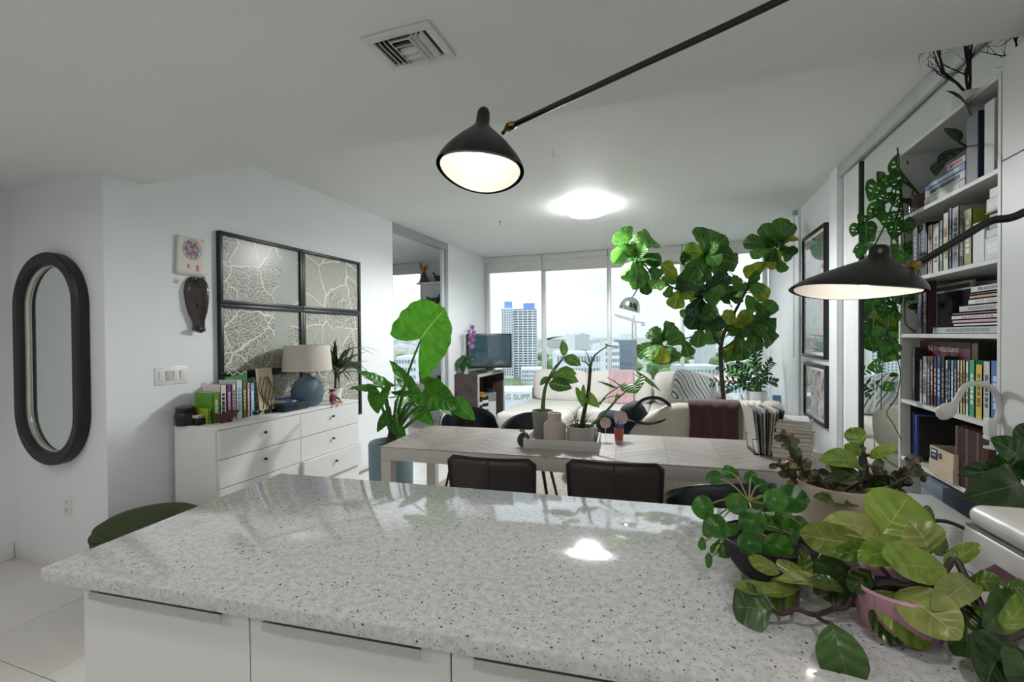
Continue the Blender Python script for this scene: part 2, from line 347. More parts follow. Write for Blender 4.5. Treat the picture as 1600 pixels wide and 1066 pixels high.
HANDLE = mat('brushed_steel', '#b9bab9', .3, metal=.9, var=.04)
cut = [.085, .545, .985, 1.425, 1.865, 2.36]
for k in range(5):
    lab = ['leftmost white island cabinet, at the worktop corner, with steel edge pull', 'white island cabinet second from the left, with steel edge pull', 'white island cabinet third from the left, mostly below the frame', 'white island cabinet under the pilea bowl, fourth from the left', 'rightmost white island cabinet, under the pink plant pot'][k]
    t = thing('island_cabinet', lab, 'cabinet', (0, 0, 0), 0, 'island cabinets'); t.matrix_world = ctr
    a, b = cut[k], cut[k+1]
    MB().span((a, .052, .1), (b, .62, .897)).build('body', CABW, t, sub=False); MB().span((a, .1, 0), (b, .6, .1)).build('plinth', CABW, t, sub=False)
    d = MB().span((a+.0015, .03, .105), (b-.0015, .05, .885), .0015, 1).build('door', CABW, t, sub=False)
    MB().span((a+.05, .012, .886), (b-.05, .05, .889)).span((a+.05, .009, .872), (b-.05, .012, .889)).build('handle', HANDLE, d, sub=False)
# ================================================================== ceiling fittings
v = thing('ceiling_vent', 'white square louvred air vent in the low ceiling', 'vent', (-.842, 1.375, 2.43))
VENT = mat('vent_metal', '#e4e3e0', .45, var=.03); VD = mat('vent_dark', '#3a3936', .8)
x0, x1, y0, y1 = -.968, -.716, 1.278, 1.472
fr = MB()
for a, b in (((x0, y0), (x1, y0+.028)), ((x0, y1-.028), (x1, y1)), ((x0, y0+.028), (x0+.028, y1-.028)), ((x1-.028, y0+.028), (x1, y1-.028))): fr.span((*a, 2.418), (*b, 2.4295), .003)
fr.build('frame', VENT, v); MB().span((x0+.02, y0+.02, 2.4285), (x1-.02, y1-.02, 2.4297)).build('duct_shade', VD, v)  # flat dark sheet, the shade of the duct put into its colour
for s, xs in ((-1, (x0+.05, x0+.068, x0+.086)), (1, (x1-.05, x1-.068, x1-.086))):
    for x in xs: MB().box((x, (y0+y1)/2, 2.417), (.003, .13, .022), Matrix.Rotation(s*.6, 3, 'Y')).build('louvre', VENT, v)
for y in (1.315, 1.345, 1.375, 1.405, 1.435): MB().box((-.842, y, 2.417), (.075, .003, .02), Matrix.Rotation(.6 if y > 1.37 else -.6, 3, 'X')).build('louvre', VENT, v)
fl_c = onz(915, 320, 2.83); fl_c = Vector((-.89, 4.95, 2.83))
t = thing('ceiling_light', 'round frosted glass bowl light glowing on the ceiling', 'ceiling light', fl_c)
MB().lathe([(.001, 0), (.08, 0), (.08, -.03), (.001, -.03)], fl_c).build('canopy', WHITE, t)
MB().lathe([(.235, -.035), (.225, -.06), (.18, -.09), (.1, -.112), (.001, -.12)], fl_c, 96, fn=lambda a, z: 1+.012*cos(32*a)).build('glass_bowl', mat('glowing_glass', '#fff8ec', .35, emit='#fbfcff', es=FLUSH_W), t)
for k in range(3):
    a = k*2.09+.6; MB().tube([fl_c+Vector((.236*cos(a), .236*sin(a), -.045)), fl_c+Vector((.24*cos(a), .24*sin(a), -.02)), fl_c+Vector((.19*cos(a), .19*sin(a), -.001))], .004, 6).build('clip', CHROME, t)
ld = bpy.data.lights.new('ceiling_light_light', 'SPOT'); ld.energy = 128; ld.spot_size = radians(176); ld.spot_blend = .35; ld.shadow_soft_size = .1; ld.color = (.95, .975, 1); lo = bpy.data.objects.new('ceiling_light_light', ld); COL.objects.link(lo); lo.parent = t; lo.location = (0, 0, -.235)
ld = bpy.data.lights.new('ceiling_glow_light', 'POINT'); ld.energy = 3.5; ld.shadow_soft_size = .015; ld.color = (.97, .985, 1); lo = bpy.data.objects.new('ceiling_glow_light', ld); COL.objects.link(lo); lo.parent = t; lo.location = (0, 0, -.052)
for k, (px, py, lab) in enumerate(((863, 240, 'small white ceiling hook nearer the black lamp'), (781, 350, 'small brass ceiling hook above the den opening'))):
    p = onz(px, py-4, 2.83); o = MB().tube([p, p+Vector((0, 0, -.03)), p+Vector((.012, 0, -.045)), p+Vector((.022, 0, -.03))], .003, 6).lathe([(.001, 0), (.012, 0), (.01, -.006), (.001, -.006)], p, 12).build('ceiling_hook', WHITE if k == 0 else BRASS); tag(rooted(o, p), lab, 'hook')
# ================================================================== three-arm ceiling lamp (two arms in view)
hub = Vector((.70, 1.02, 2.25)); BLK = mat('lamp_black', '#0d0f0e', .33, var=.04); LIN = mat('lamp_white_inside', '#f6f1ea', .45, var=.01)
lamp = thing('ceiling_arm_lamp', 'black multi-arm ceiling lamp with sculpted shades over the island', 'lamp', (hub.x, hub.y, 2.43))
MB().lathe([(.001, 0), (.06, 0), (.055, -.03), (.02, -.045), (.001, -.045)], (hub.x, hub.y, 2.43)).tube([(hub.x, hub.y, 2.40), hub], .009, 10).lathe([(.001, .03), (.022, .02), (.026, 0), (.02, -.03), (.001, -.035)], hub, 16).build('ceiling_mount', BLK, lamp)
def shade(c, up, lng, a, b, h, nub, off, arm, jt):
    """c: rim centre, up: axis, lng: long direction, a/b rim half sizes, off: apex offset along lng"""
    z = Vector(up).normalized(); x = Vector(lng); x = (x-z*x.dot(z)).normalized(); y = z.cross(x)
    prof = [(1, 0), (.985, .06), (.93, .17), (.84, .30), (.70, .46), (.54, .62), (.37, .77), (.25, .87), (.185, .94), (.16, 1.0), (.155, 1.12), (.145, 1.24), (.11, 1.31), (.05, 1.335), (.001, 1.34)]
    def ringfn(k, inn):
        rr = []; N = 40
        for (r, zz) in prof:
            q = []; s = r - (.012/a if inn else 0); s = max(s, .001); e = lerp(1, b/a, min(1, max(0, (r-.12)/.5)))
            for j in range(N):
                t = 2*pi*j/N; rim = 1+.0*cos(t)
                q.append(c + x*(a*s*cos(t)+off*min(1, zz)) + y*(a*s*sin(t)*lerp(1, b/a, min(1, zz*0+1) if r > .3 else 0)) + z*(h*zz*(.97 if inn else 1) + .05*h*cos(2*t)*(r**3)))
            rr.append(q)
        return rr
    def skin(rr, stop=None):
        m = MB(); vv = [[m.bm.verts.new(p) for p in q] for q in rr]
        for i in range(len(vv)-1):
            for j in range(len(vv[0])): m.bm.faces.new((vv[i][j], vv[i][(j+1) % 40], vv[i+1][(j+1) % 40], vv[i+1][j]))
        return m
    so = skin(ringfn(0, False)).build('shade', BLK, lamp, smooth=60); skin(ringfn(0, True)[:9]).build('shade_lining', LIN, so, smooth=60)
    bc = c + z*h*.42 + x*off*.42
    MB().lathe([(.001, .022), (.012, .022), (.012, 0), (.001, 0)], (0, 0, 0), 14, M=Matrix((x, y, z)).transposed()).build('socket', LIN, so).data.transform(Matrix.Translation(bc+z*.004))
    bo = MB().lathe([(.001, -.042), (.004, -.037), (.009, -.026), (.011, -.014), (.009, -.003), (.006, .004), (.001, .004)], (0, 0, 0), 14, M=Matrix((x, y, z)).transposed()).build('bulb', mat('bulb_glow', '#fff6e6', .3, emit='#ffedcf', es=4), so); bo.data.transform(Matrix.Translation(bc))
    ld = bpy.data.lights.new('bulb_light', 'POINT'); ld.energy = BULB_W; ld.shadow_soft_size = .012; ld.color = (1, .95, .9); lo = bpy.data.objects.new('bulb_light', ld); COL.objects.link(lo); lo.parent = lamp; lo.location = bc - z*.06 - org(lamp)
    am = MB().tube(bez(arm, 8), .0085, 10).build('arm', BLK, lamp)
    d = (Vector(arm[1])-Vector(arm[0])).normalized(); MB().tube([Vector(arm[0])-d*.028, Vector(arm[0])-d*.016, Vector(arm[0]), Vector(arm[0])+d*.012], [.008, .015, .013, .009], 12).tube([Vector(arm[0])-d*.028, jt], .006, 8).build('swivel_joint', BRASS, am)
V_ = ray(750, 262).normalized()
shade(pd(750, 268, 1.42), Vector((.03, .20, 1)), Vector((1, .35, .02)), .135, .128, .16, 0, -.008, [pd(801, 196, 1.46), pd(1000, 103, 1.2), pd(1222, -1, 1.0), hub], pd(786, 208, 1.45))
shade(pd(1337, 456, 1.12), Vector((.05, .07, 1)), Vector((.93, .33, .02)), .148, .115, .088, 0, .052, [pd(1432, 414, 1.14), pd(1515, 364, 1.06), pd(1550, 345, 1.03), pd(1600, 332, .98), pd(1720, 250, .9), hub], pd(1420, 422, 1.15))
shade(hub+Vector((.05, -.95, -.42)), Vector((0, -.2, 1)), Vector((1, 0, 0)), .135, .12, .12, 0, 0, [hub+Vector((.05, -.86, -.33)), hub+Vector((.03, -.5, -.15)), hub], hub+Vector((.05, -.93, -.345)))
def dep(p): return -(CR.transposed() @ (Vector(p)-Vector((0, 0, EYE)))).z
def up_at(base, px, py): return pd(px, py, dep(base)).z          # height seen at a pixel above a base point
# ================================================================== books
PAGES = mat('paper_pages', '#ded8ca', .8, var=.06, scale=40)
def cmat(c, r=.45): return mat('cover_'+c.strip('#'), c, r, var=.05, scale=25)
def book(name, label, col, loc, t, h, d, ax='-x', title=None, lean=0, group=None, flat=False, cat='book', rz=0):
    """closed book; local frame: thickness along Y, height Z, spine at X=0 facing -X, block reaching +X. flat: lies on its side."""
    b = thing(name, label, cat, loc, 0, group)
    k = .0025; y0, y1 = -t/2, t/2
    MB().span((0, y0, 0), (.003, y1, h)).span((0, y0, 0), (d, y0+k, h)).span((0, y1-k, 0), (d, y1, h)).build('cover', cmat(col), b, sub=False)
    MB().span((.003, y0+k, .003), (d-.004, y1-k, h-.003)).build('pages', PAGES, b, sub=False)
    if title and t > .008:
        m = MB(); z = h*.22
        while z < h*.78:
            s = random.uniform(.012, .03); m.span((-.0006, y0+t*.28, z), (.0002, y1-t*.28, z+s*.75)); z += s
        m.build('spine_title', cmat(title), b, sub=False)
    R = Matrix.Identity(4)
    if flat: R = Matrix.Rotation(radians(90), 4, 'X') ; R = Matrix.Translation((0, h/2, t/2)) @ R
    if lean: R = Matrix.Rotation(lean, 4, 'X')
    if ax == '+x': R = Matrix.Rotation(pi, 4, 'Z') @ R
    b.matrix_world = Matrix.Translation(loc) @ Matrix.Rotation(rz, 4, 'Z') @ R
    return b
# ================================================================== mirror wall
p0 = Vector((-3.668, 1.8, 1.327))
t = thing('oval_wall_mirror', 'tall pill-shaped wall mirror with thick black frame by the entry', 'mirror', p0)
def pill(hw, hh, n=24):
    r = hw; q = [(r*cos(pi*i/n), hh-r+r*sin(pi*i/n)) for i in range(n+1)]; return q+[(-x, -z) for x, z in q]
def pill_ring(outer, inner, ya, yb, m, name, par, bev=True):
    mb = MB(); n = len(outer); A = []
    lay = ((outer, ya), (outer, yb+.012), ([(x*.965, z*.985) for x, z in outer], yb), ([(x*1.05, z*1.02) for x, z in inner], yb), (inner, yb+.012), (inner, ya))
    for prof, y in lay: A.append([mb.bm.verts.new((p0.x+x, y, p0.z+z)) for x, z in prof])
    for a, b in zip(A, A[1:]):
        for i in range(n): mb.bm.faces.new((a[i], a[(i+1) % n], b[(i+1) % n], b[i]))
    return mb.build(name, m, par)
pill_ring(pill(.332, .66), pill(.262, .585), 1.795, 1.735, mat('mirror_frame_black', '#17181a', .45, var=.1), 'frame', t)
pill_ring(pill(.262, .585), pill(.252, .573), 1.795, 1.765, mat('mirror_bevel', '#c9c8c2', .2, metal=.8), 'bevel', t)
MB().prism([(p0.x+x, p0.z+z) for x, z in pill(.256, .578)], .006, Matrix(((1, 0, 0, 0), (0, 0, 1, 1.782), (0, 1, 0, 0), (0, 0, 0, 1)))).build('mirror_glass', MIRROR, t)
p = ony(107, 790, 1.8); o = thing('wall_outlet', 'white wall power outlet low below the oval mirror', 'outlet', p)
MB().box(p+Vector((0, -.003, 0)), (.07, .006, .115), None, .003).build('plate', WHITE, o); DK = mat('slot_dark', '#4a4642', .6)
for dz in (-.022, .022):
    q = MB().box(p+Vector((0, -.007, dz)), (.034, .004, .03), None, .002).build('socket', WHITE_MATT, o); MB().box(p+Vector((-.007, -.0093, dz+.003)), (.003, .001, .011)).box(p+Vector((.007, -.0093, dz+.003)), (.003, .001, .009)).box(p+Vector((0, -.0093, dz-.009)), (.005, .001, .005)).build('slot', DK, q)
p = Vector((-3.2, 2.182, 1.2)); o = thing('light_switch_panel', 'white wall plate with four light switches left of the map panels', 'switch', p)
MB().box(p+Vector((.003, 0, 0)), (.006, .215, .118), None, .003).build('plate', WHITE, o)
for k in range(4):
    y = -.068+k*.046; MB().box(p+Vector((.0085, y, 0)), (.006, .032, .066), Matrix.Rotation(.06, 3, 'Y'), .002).build('rocker', mat('rocker_pink', '#cfc3be', .4) if k == 1 else WHITE_MATT, o)
# ---------------- map panels
MAP = bpy.data.materials.new('old_map_print'); MAP.use_nodes = True; t_, n_, l_ = nodes_of(MAP); b_ = n_['Principled BSDF']; ge = n_.new('ShaderNodeNewGeometry'); sp = n_.new('ShaderNodeSeparateXYZ'); l_(ge.outputs['Position'], sp.inputs[0])
def N(op, a, b=0, c=None):
    k = n_.new('ShaderNodeMath'); k.operation = op
    for i, v in enumerate((a, b, c)):
        if v is None: continue
        if hasattr(v, 'links'): l_(v, k.inputs[i])
        else: k.inputs[i].default_value = v
    return k.outputs[0]
def tex(kind, scale, **kw):
    k = n_.new('ShaderNodeTex'+kind); k.inputs['Scale'].default_value = scale; l_(ge.outputs['Position'], k.inputs['Vector'])
    for a, b in kw.items(): setattr(k, a, b)
    return k
def mixc(f, a, b):
    m = n_.new('ShaderNodeMix'); m.data_type = 'RGBA'; l_(f, m.inputs[0]) if hasattr(f, 'links') else None
    for i, v in ((6, a), (7, b)):
        if hasattr(v, 'links'): l_(v, m.inputs[i])
        else: m.inputs[i].default_value = (*hx(v), 1)
    return m.outputs[2]
cx_ = n_.new('ShaderNodeCombineXYZ'); l_(sp.outputs[1], cx_.inputs[0]); l_(sp.outputs[2], cx_.inputs[1])
big_n = n_.new('ShaderNodeTexVoronoi'); big_n.feature = 'DISTANCE_TO_EDGE'; big_n.inputs['Scale'].default_value = 3.4; cel_n = n_.new('ShaderNodeTexVoronoi'); cel_n.inputs['Scale'].default_value = 3.4
wb = n_.new('ShaderNodeTexNoise'); wb.inputs['Scale'].default_value = 2.6; wb.inputs['Detail'].default_value = 3; l_(cx_.outputs[0], wb.inputs['Vector']); wv_ = n_.new('ShaderNodeVectorMath'); wv_.operation = 'MULTIPLY_ADD'; wv_.inputs[1].default_value = (.35, .35, 0); l_(wb.outputs['Color'], wv_.inputs[0]); l_(cx_.outputs[0], wv_.inputs[2])
str_n = n_.new('ShaderNodeTexVoronoi'); str_n.feature = 'DISTANCE_TO_EDGE'; str_n.inputs['Scale'].default_value = 13
for k_ in (big_n, cel_n, str_n): k_.voronoi_dimensions = '2D'; l_(wv_.outputs[0], k_.inputs['Vector'])
sc_ = n_.new('ShaderNodeSeparateColor'); l_(cel_n.outputs['Color'], sc_.inputs[0]); nz = tex('Noise', 9).outputs[0]; grain = tex('Noise', 90).outputs[0]
vr = n_.new('ShaderNodeVectorRotate'); vr.rotation_type = 'Z_AXIS'; wob = n_.new('ShaderNodeTexNoise'); wob.inputs['Scale'].default_value = 7; l_(cx_.outputs[0], wob.inputs['Vector']); wm = n_.new('ShaderNodeVectorMath'); wm.operation = 'MULTIPLY_ADD'; wm.inputs[1].default_value = (.09, .09, 0); l_(wob.outputs['Color'], wm.inputs[0]); l_(cx_.outputs[0], wm.inputs[2]); l_(wm.outputs[0], vr.inputs['Vector']); l_(N('MULTIPLY', sc_.outputs[0], 3.0), vr.inputs['Angle'])
def bricks(scale, mort, c1, c2, cm):
    k = n_.new('ShaderNodeTexBrick'); k.inputs['Scale'].default_value = scale; k.inputs['Mortar Size'].default_value = mort; k.inputs['Brick Width'].default_value = .62; k.inputs['Row Height'].default_value = .34
    for i, q in (('Color1', c1), ('Color2', c2), ('Mortar', cm)): k.inputs[i].default_value = (*hx(q), 1)
    l_(vr.outputs[0], k.inputs['Vector']); return k.outputs['Color']
blk = bricks(13, .05, '#6f746a', '#30352e', '#cdc9ba'); fin = bricks(47, .07, '#3c4039', '#a9a899', '#c6c3b5')
field = mixc(N('MULTIPLY', grain, .9), '#848a80', '#cbc8b8'); town = mixc(.5, blk, fin)
for m_ in n_:
    if m_.type == 'MIX' and not m_.inputs[0].links: m_.inputs[0].default_value = .5
dens = N('GREATER_THAN', N('ADD', sc_.outputs[1], N('ADD', N('MULTIPLY', N('SUBTRACT', 1.75, sp.outputs[2]), .9), N('MULTIPLY', N('SUBTRACT', 3.3, sp.outputs[1]), .35))), .45)
c = mixc(dens, field, town); c = mixc(N('MULTIPLY', N('LESS_THAN', str_n.outputs['Distance'], .035), N('MULTIPLY_ADD', dens, .55, .3)), c, '#d3d0c3'); c = mixc(N('LESS_THAN', big_n.outputs['Distance'], .02), c, '#dedbcd')
riv = N('LESS_THAN', N('ABSOLUTE', N('SUBTRACT', sp.outputs[1], N('MULTIPLY_ADD', N('SINE', N('MULTIPLY', sp.outputs[2], 3.5)), .05, 3.14))), .075)
c = mixc(N('MULTIPLY', riv, N('GREATER_THAN', sp.outputs[2], 1.3)), c, '#a5aca2')
l_(c, b_.inputs['Base Color']); b_.inputs['Roughness'].default_value = .5; b_.inputs['Coat Weight'].default_value = .35; b_.inputs['Coat Roughness'].default_value = .22
FRAME = mat('map_frame_black', '#15201f', .4, var=.1)
ys = (2.515, 3.328, 4.142); zs = (2.245, 1.705, 1.165, .625)
for r, rn in enumerate(('top', 'middle', 'bottom')):
    for cidx, cn in enumerate(('left', 'right')):
        a, b, z1, z0 = ys[cidx]+.001, ys[cidx+1]-.001, zs[r]-.001, zs[r+1]+.001
        o = thing('framed_map_panel', f'black-framed old city map panel, {rn} {cn} of the block of six', 'picture', (-3.2, (a+b)/2, (z0+z1)/2), 0, 'framed map panels on the left wall'); w = .028
        for A, B in (((a, z0), (b, z0+w)), ((a, z1-w), (b, z1)), ((a, z0+w), (a+w, z1-w)), ((b-w, z0+w), (b, z1-w))): MB().span((-3.199, *A), (-3.165, *B), .002).build('frame_bar', FRAME, o)
        MB().span((-3.199, a+w, z0+w), (-3.184, b-w, z1-w)).build('map_print', MAP, o)
# ---------------- child's drawing and dark mask
p = Vector((-3.199, 2.325, 2.02)); o = thing('balloon_drawing', "child's drawing of a colourful hot-air balloon pinned to the wall", 'drawing', p)
PAPER = mat('drawing_paper', '#e9e4dc', .8, var=.02)
MB().grid(lambda u, v: Vector((-3.196+.012*(1-u)**3*(.3+.7*v)+.008*(1-v)**3, 2.222+.205*u-.012*(1-v)*(1-u), 1.89+.265*v)), 8, 8).build('sheet', PAPER, o, solid=.0008)
rb = random.Random(3); cols = ['#d9467f', '#2457b5', '#35a26a', '#f0b13c', '#9c3fb8', '#e86a45', '#2c8ec9', '#a8cf4a', '#e45fae', '#5234a8']; k = 0
for i in range(-3, 4):
    for j in range(-3, 4):
        yy, zz = i*.0165+(j % 2)*.008, j*.0165
        if yy*yy+zz*zz < .056**2: MB().lathe([(.001, 0), (.0085, 0), (.001, .0008)], (0, 0, 0), 10, M=Matrix(((0, 0, 1), (1, 0, 0), (0, 1, 0)))).build('colour_dot', cmat(cols[k % 10]), o, sub=False).location = Vector((-3.1895, 2.33+yy, 2.07+zz))-p; k += 1
        if k > 40: break
MB().tube([(-3.189, 2.33+.066*cos(a*pi/18), 2.07+.068*sin(a*pi/18)) for a in range(37)], .0012, 5, False).build('balloon_outline', cmat('#3a3a44'), o)
MB().span((-3.192, 2.29, 1.905), (-3.190, 2.31, 1.965)).span((-3.192, 2.355, 1.905), (-3.190, 2.378, 1.965)).build('basket', cmat('#d8606a'), o)
MASK = mat('dark_wood_carving', '#3c3130', .25, var=.3, scale=18, coat=.4); p = Vector((-3.2, 2.335, 1.49)); o = thing('carved_mask', 'dark glossy carved wooden figure hanging under the balloon drawing', 'carving', p)
MB().tube([(-3.17, 2.345, 1.872), (-3.165, 2.335, 1.84), (-3.16, 2.33, 1.78), (-3.16, 2.335, 1.70), (-3.162, 2.342, 1.63), (-3.165, 2.35, 1.57), (-3.165, 2.352, 1.535), (-3.165, 2.352, 1.505), (-3.17, 2.352, 1.492)], [.045, .068, .078, .072, .058, .038, .036, .042, .02], 16, flat=.4).build('body', MASK, o)
MB().soft((-3.133, 2.3, 1.86), (.02, .03, .03), .9).soft((-3.133, 2.365, 1.865), (.02, .03, .03), .9).build('ear', MASK, o)
MB().soft((-3.142, 2.33, 1.68), (.02, .03, .05), .9).soft((-3.146, 2.338, 1.515), (.03, .05, .03), .9).build('carved_detail', mat('carving_detail', '#221a1a', .2), o)
# ================================================================== dresser
DX0, DX1, DY0, DY1, DH = -3.162, -2.775, 2.17, 3.575, .87
DRW = mat('dresser_white', '#f1f0ed', .35, var=.012); GAP = mat('shadow_gap', '#9b9893', .7)
o = thing('dresser', 'white eight-drawer dresser with small black knobs under the maps', 'dresser', ((DX0+DX1)/2, (DY0+DY1)/2, 0))
MB().span((DX0, DY0, .08), (DX1-.018, DY1, DH-.018)).build('carcass', DRW, o); MB().span((DX0, DY0, DH-.018), (DX1, DY1, DH), .002).build('top', DRW, o)
for x in (DX0+.04, DX1-.06):
    for y in (DY0+.05, DY1-.05): MB().span((x-.02, y-.02, 0), (x+.02, y+.02, .08)).build('leg', DRW, o)
ym = (DY0+DY1)/2
for r in range(4):
    for cc in range(2):
        z1 = DH-.022-r*.19; z0 = z1-.185; a = (DY0+.014 if cc == 0 else ym+.002); b = (ym-.002 if cc == 0 else DY1-.002); xx = .03 if (cc == 1 and r == 2) else 0
        d = MB().span((DX1-.0178+(0 if xx == 0 else .0), a, z0), (DX1+.002+xx, b, z1), .0012, 1).build('drawer', DRW, o); q = Vector((DX1+.002+xx, (a+b)/2+.0, (z0+z1)/2+.02))
        MB().tube([q, q+Vector((.012, 0, 0)), q+Vector((.014, 0, 0)), q+Vector((.024, 0, 0))], [.004, .004, .010, .009], 12).build('knob', BLACKM, d)
T = DH
# lamp
LB = onz(481, 634, T); LB.x = max(LB.x, DX0+.16); s = dep(LB)/FPX
o = thing('table_lamp', 'table lamp with slate-blue gourd base and cream drum shade', 'lamp', LB)
MB().lathe([(.001, 0), (.085, 0), (.105, .02), (.122, .06), (.130, .11), (.124, .16), (.10, .205), (.065, .235), (.035, .25), (.025, .262), (.025, .275), (.001, .275)], LB, 32).build('base', mat('slate_ceramic', '#5d7480', .55, var=.06, scale=30, bump=.15), o)
MB().lathe([(.001, .275), (.021, .275), (.019, .305), (.001, .305)], LB, 16).build('neck', mat('lamp_neck', '#b79b8a', .5), o)
zs0, zs1 = .300, .515; MB().lathe([(.196, zs0), (.198, zs0), (.180, zs1), (.178, zs1), (.196, zs0)], LB, 48).build('shade', mat('linen_shade', '#d9cfc4', .85, var=.03, scale=60, bump=.2, bscale=400), o)
MB().tube([LB+Vector((-.178, 0, zs1-.01)), LB+Vector((0, 0, zs1-.015)), LB+Vector((.178, 0, zs1-.01))], .002, 5).tube([LB+Vector((0, 0, .3)), LB+Vector((0, 0, zs1-.015))], .003, 5).build('shade_spider', BRASS, o)
# dracaena
STRAP = leaf_mat('strap_leaf', '#1f2d1c', '#4a6038', '#5d6d4a', .4, .2, 2, .3, .02, .0)
DP = onz(524, 626, T); DP.x = max(DP.x, -3.09); o = thing('dracaena_plant', 'spiky dark-leaved dracaena in a white pot behind the table lamp', 'plant', DP)
MB().lathe([(.001, 0), (.045, 0), (.058, .115), (.053, .115), (.05, .098), (.001, .098)], DP, 24).build('pot', WHITE, o); MB().lathe([(.001, .1), (.05, .1), (.001, .103)], DP, 16).build('soil', SOIL, o)
MB().tube([DP+Vector((0, 0, .09)), DP+Vector((.005, 0, .2)), DP+Vector((0, .01, .28))], .011, 8).build('stem', BARK, o)
strapm = [leafmesh('strap_leaf_mesh', STRAP, [(0, .5), (.3, 1), (.7, .7), (1, .05)], .085, cu, .3, h=1, nv=8, seed=k) for k, cu in enumerate((.18, .3, .08))]
rr = random.Random(5)
for k in range(46):
    a = rr.uniform(0, 2*pi); el = rr.choice((rr.uniform(-.5, .6), rr.uniform(0, 1.2))); L = rr.uniform(.26, .46) if el < .9 else rr.uniform(.28, .40); b = DP+Vector((0, .01, .24+rr.uniform(-.03, .07))); d = Vector((cos(a)*cos(el), sin(a)*cos(el), sin(el)))
    if d.x < -.12: d.x = -.12*rr.random()
    leaf(o, strapm[k % 3], b, b+d*L, (0, 0, 1) if el < 1.1 else (1, 0, 0), 1)
# dresser small things
def lathe_thing(name, label, cat, prof, c, m, n=24): return tag(rooted(MB().lathe(prof, c, n).build(name, m), c), label, cat)
BKT = mat('black_tin', '#17171a', .3, var=.15)
p = onz(290, 664, T); o = thing('lidded_jar', 'black square-shouldered lidded jar at the near end of the dresser', 'jar', p)
MB().lathe([(.001, 0), (.062, 0), (.066, .05), (.06, .085), (.05, .095), (.001, .095)], p, 8).build('body', BKT, o); MB().lathe([(.001, .096), (.056, .096), (.058, .118), (.04, .126), (.001, .126)], p, 16).build('lid', BKT, o)
p = onz(311, 664, T); o = thing('tea_tin', 'small black box with pink and green striped lid on the dresser', 'box', p)
MB().box(p+Vector((0, 0, .024)), (.05, .055, .048), None, .003).build('body', BKT, o); MB().box(p+Vector((0, 0, .057)), (.052, .057, .018), None, .002).build('lid', cmat('#d9cfc6'), o); MB().box(p+Vector((.0262, .01, .057)), (.001, .03, .012)).build('label_stripe', cmat('#b9559a'), o); MB().box(p+Vector((.0262, -.016, .057)), (.001, .014, .012)).build('label_stripe', cmat('#7f9a3d'), o)
p = onz(326, 662, T); tag(rooted(MB().tube([p, p+Vector((0, 0, .02)), p+Vector((.004, .005, .05)), p+Vector((0, -.006, .078))], [.016, .018, .016, .004], 9, flat=.6).build('quartz_stone', mat('pale_stone', '#b8b2ab', .4, var=.2, scale=50)), p), 'pale upright rock crystal beside the striped-lid box', 'stone')
p = onz(353, 660, T); o = thing('wooden_bowl', 'reddish-brown boat-shaped wooden bowl on the dresser', 'bowl', p)
WB = mat('red_wood', '#4f211c', .3, var=.2, scale=20, coat=.3); M_ = Matrix.Diagonal((.55, 1.45, 1))
MB().lathe([(.001, .012), (.03, .012), (.055, .035), (.075, .07), (.07, .07), (.045, .035), (.001, .024)], p, 24, M=M_).build('shell', WB, o)
for dy in (-.03, .03): MB().span(p+Vector((-.012, dy-.008, 0)), p+Vector((.012, dy+.008, .016))).build('foot', WB, o)
p = onz(373, 652, T); lathe_thing('black_sphere', 'dark green-black polished stone ball behind the wooden bowl', 'ornament', [(.001, 0)]+[(.048*sin(a*pi/12), .048-.048*cos(a*pi/12)) for a in range(1, 12)]+[(.001, .096)], p+Vector((-.03, 0, 0)), mat('black_stone', '#141a1a', .12))
p = onz(398, 649, T); tag(rooted(MB().soft(p+Vector((0, 0, .021)), (.06, .095, .042), .85).build('black_pebble', mat('black_stone', '#141a1a', .12)), p), 'flat black polished pebble beside the sunglasses', 'stone')
p = onz(421, 646, T); o = thing('sunglasses', 'dark folded sunglasses lying in front of the book pile', 'sunglasses', p)
for dy in (-.03, .03): MB().soft(p+Vector((.01, dy, .02)), (.012, .05, .036), .6).build('lens', mat('dark_lens', '#0c0f10', .1), o); MB().tube([p+Vector((.008, dy*1.75, .026)), p+Vector((-.05, dy*1.4, .022)), p+Vector((-.10, dy*.6, .006))], .0025, 6).build('temple', BLACKM, o)
MB().tube([p+Vector((.01, -.008, .028)), p+Vector((.01, .008, .028))], .003, 6).build('bridge', BLACKM, o)
p = onz(458, 641, T); o = thing('blue_gift_box', 'flat dark navy lidded box in front of the table lamp', 'box', p+Vector((-.02, 0, 0)))
q = p+Vector((-.02, 0, 0)); NB = mat('navy_box', '#1d2836', .35, var=.06); MB().box(q+Vector((0, 0, .026)), (.115, .235, .052), None, .002).build('base', NB, o); MB().box(q+Vector((0, 0, .046)), (.119, .239, .026), None, .003).build('lid', NB, o)
# horizontal pile under the blue book
pz = T; base = onz(428, 640, T); bx = -2.93
for k, (cc, tt, hh, lab) in enumerate((('#3a2f2b', .022, .25, 'brown book at the bottom of the small pile on the dresser'), ('#7d6f62', .014, .22, 'taupe booklet in the middle of the small pile on the dresser'), ('#2d2a2d', .012, .24, 'thin black book just under the blue book'))):
    book('book', lab, cc, (bx, base.y+.12, pz), tt, hh, .17, '+x', None, 0, 'book pile on the dresser', True); pz += tt
bb = book('book', 'blue hardcover lying on top of the pile beside the lamp', '#2f5a92', (bx+.01, base.y+.13, pz), .03, .26, .18, '+x', '#c9d6e4', 0, 'book pile on the dresser', True)
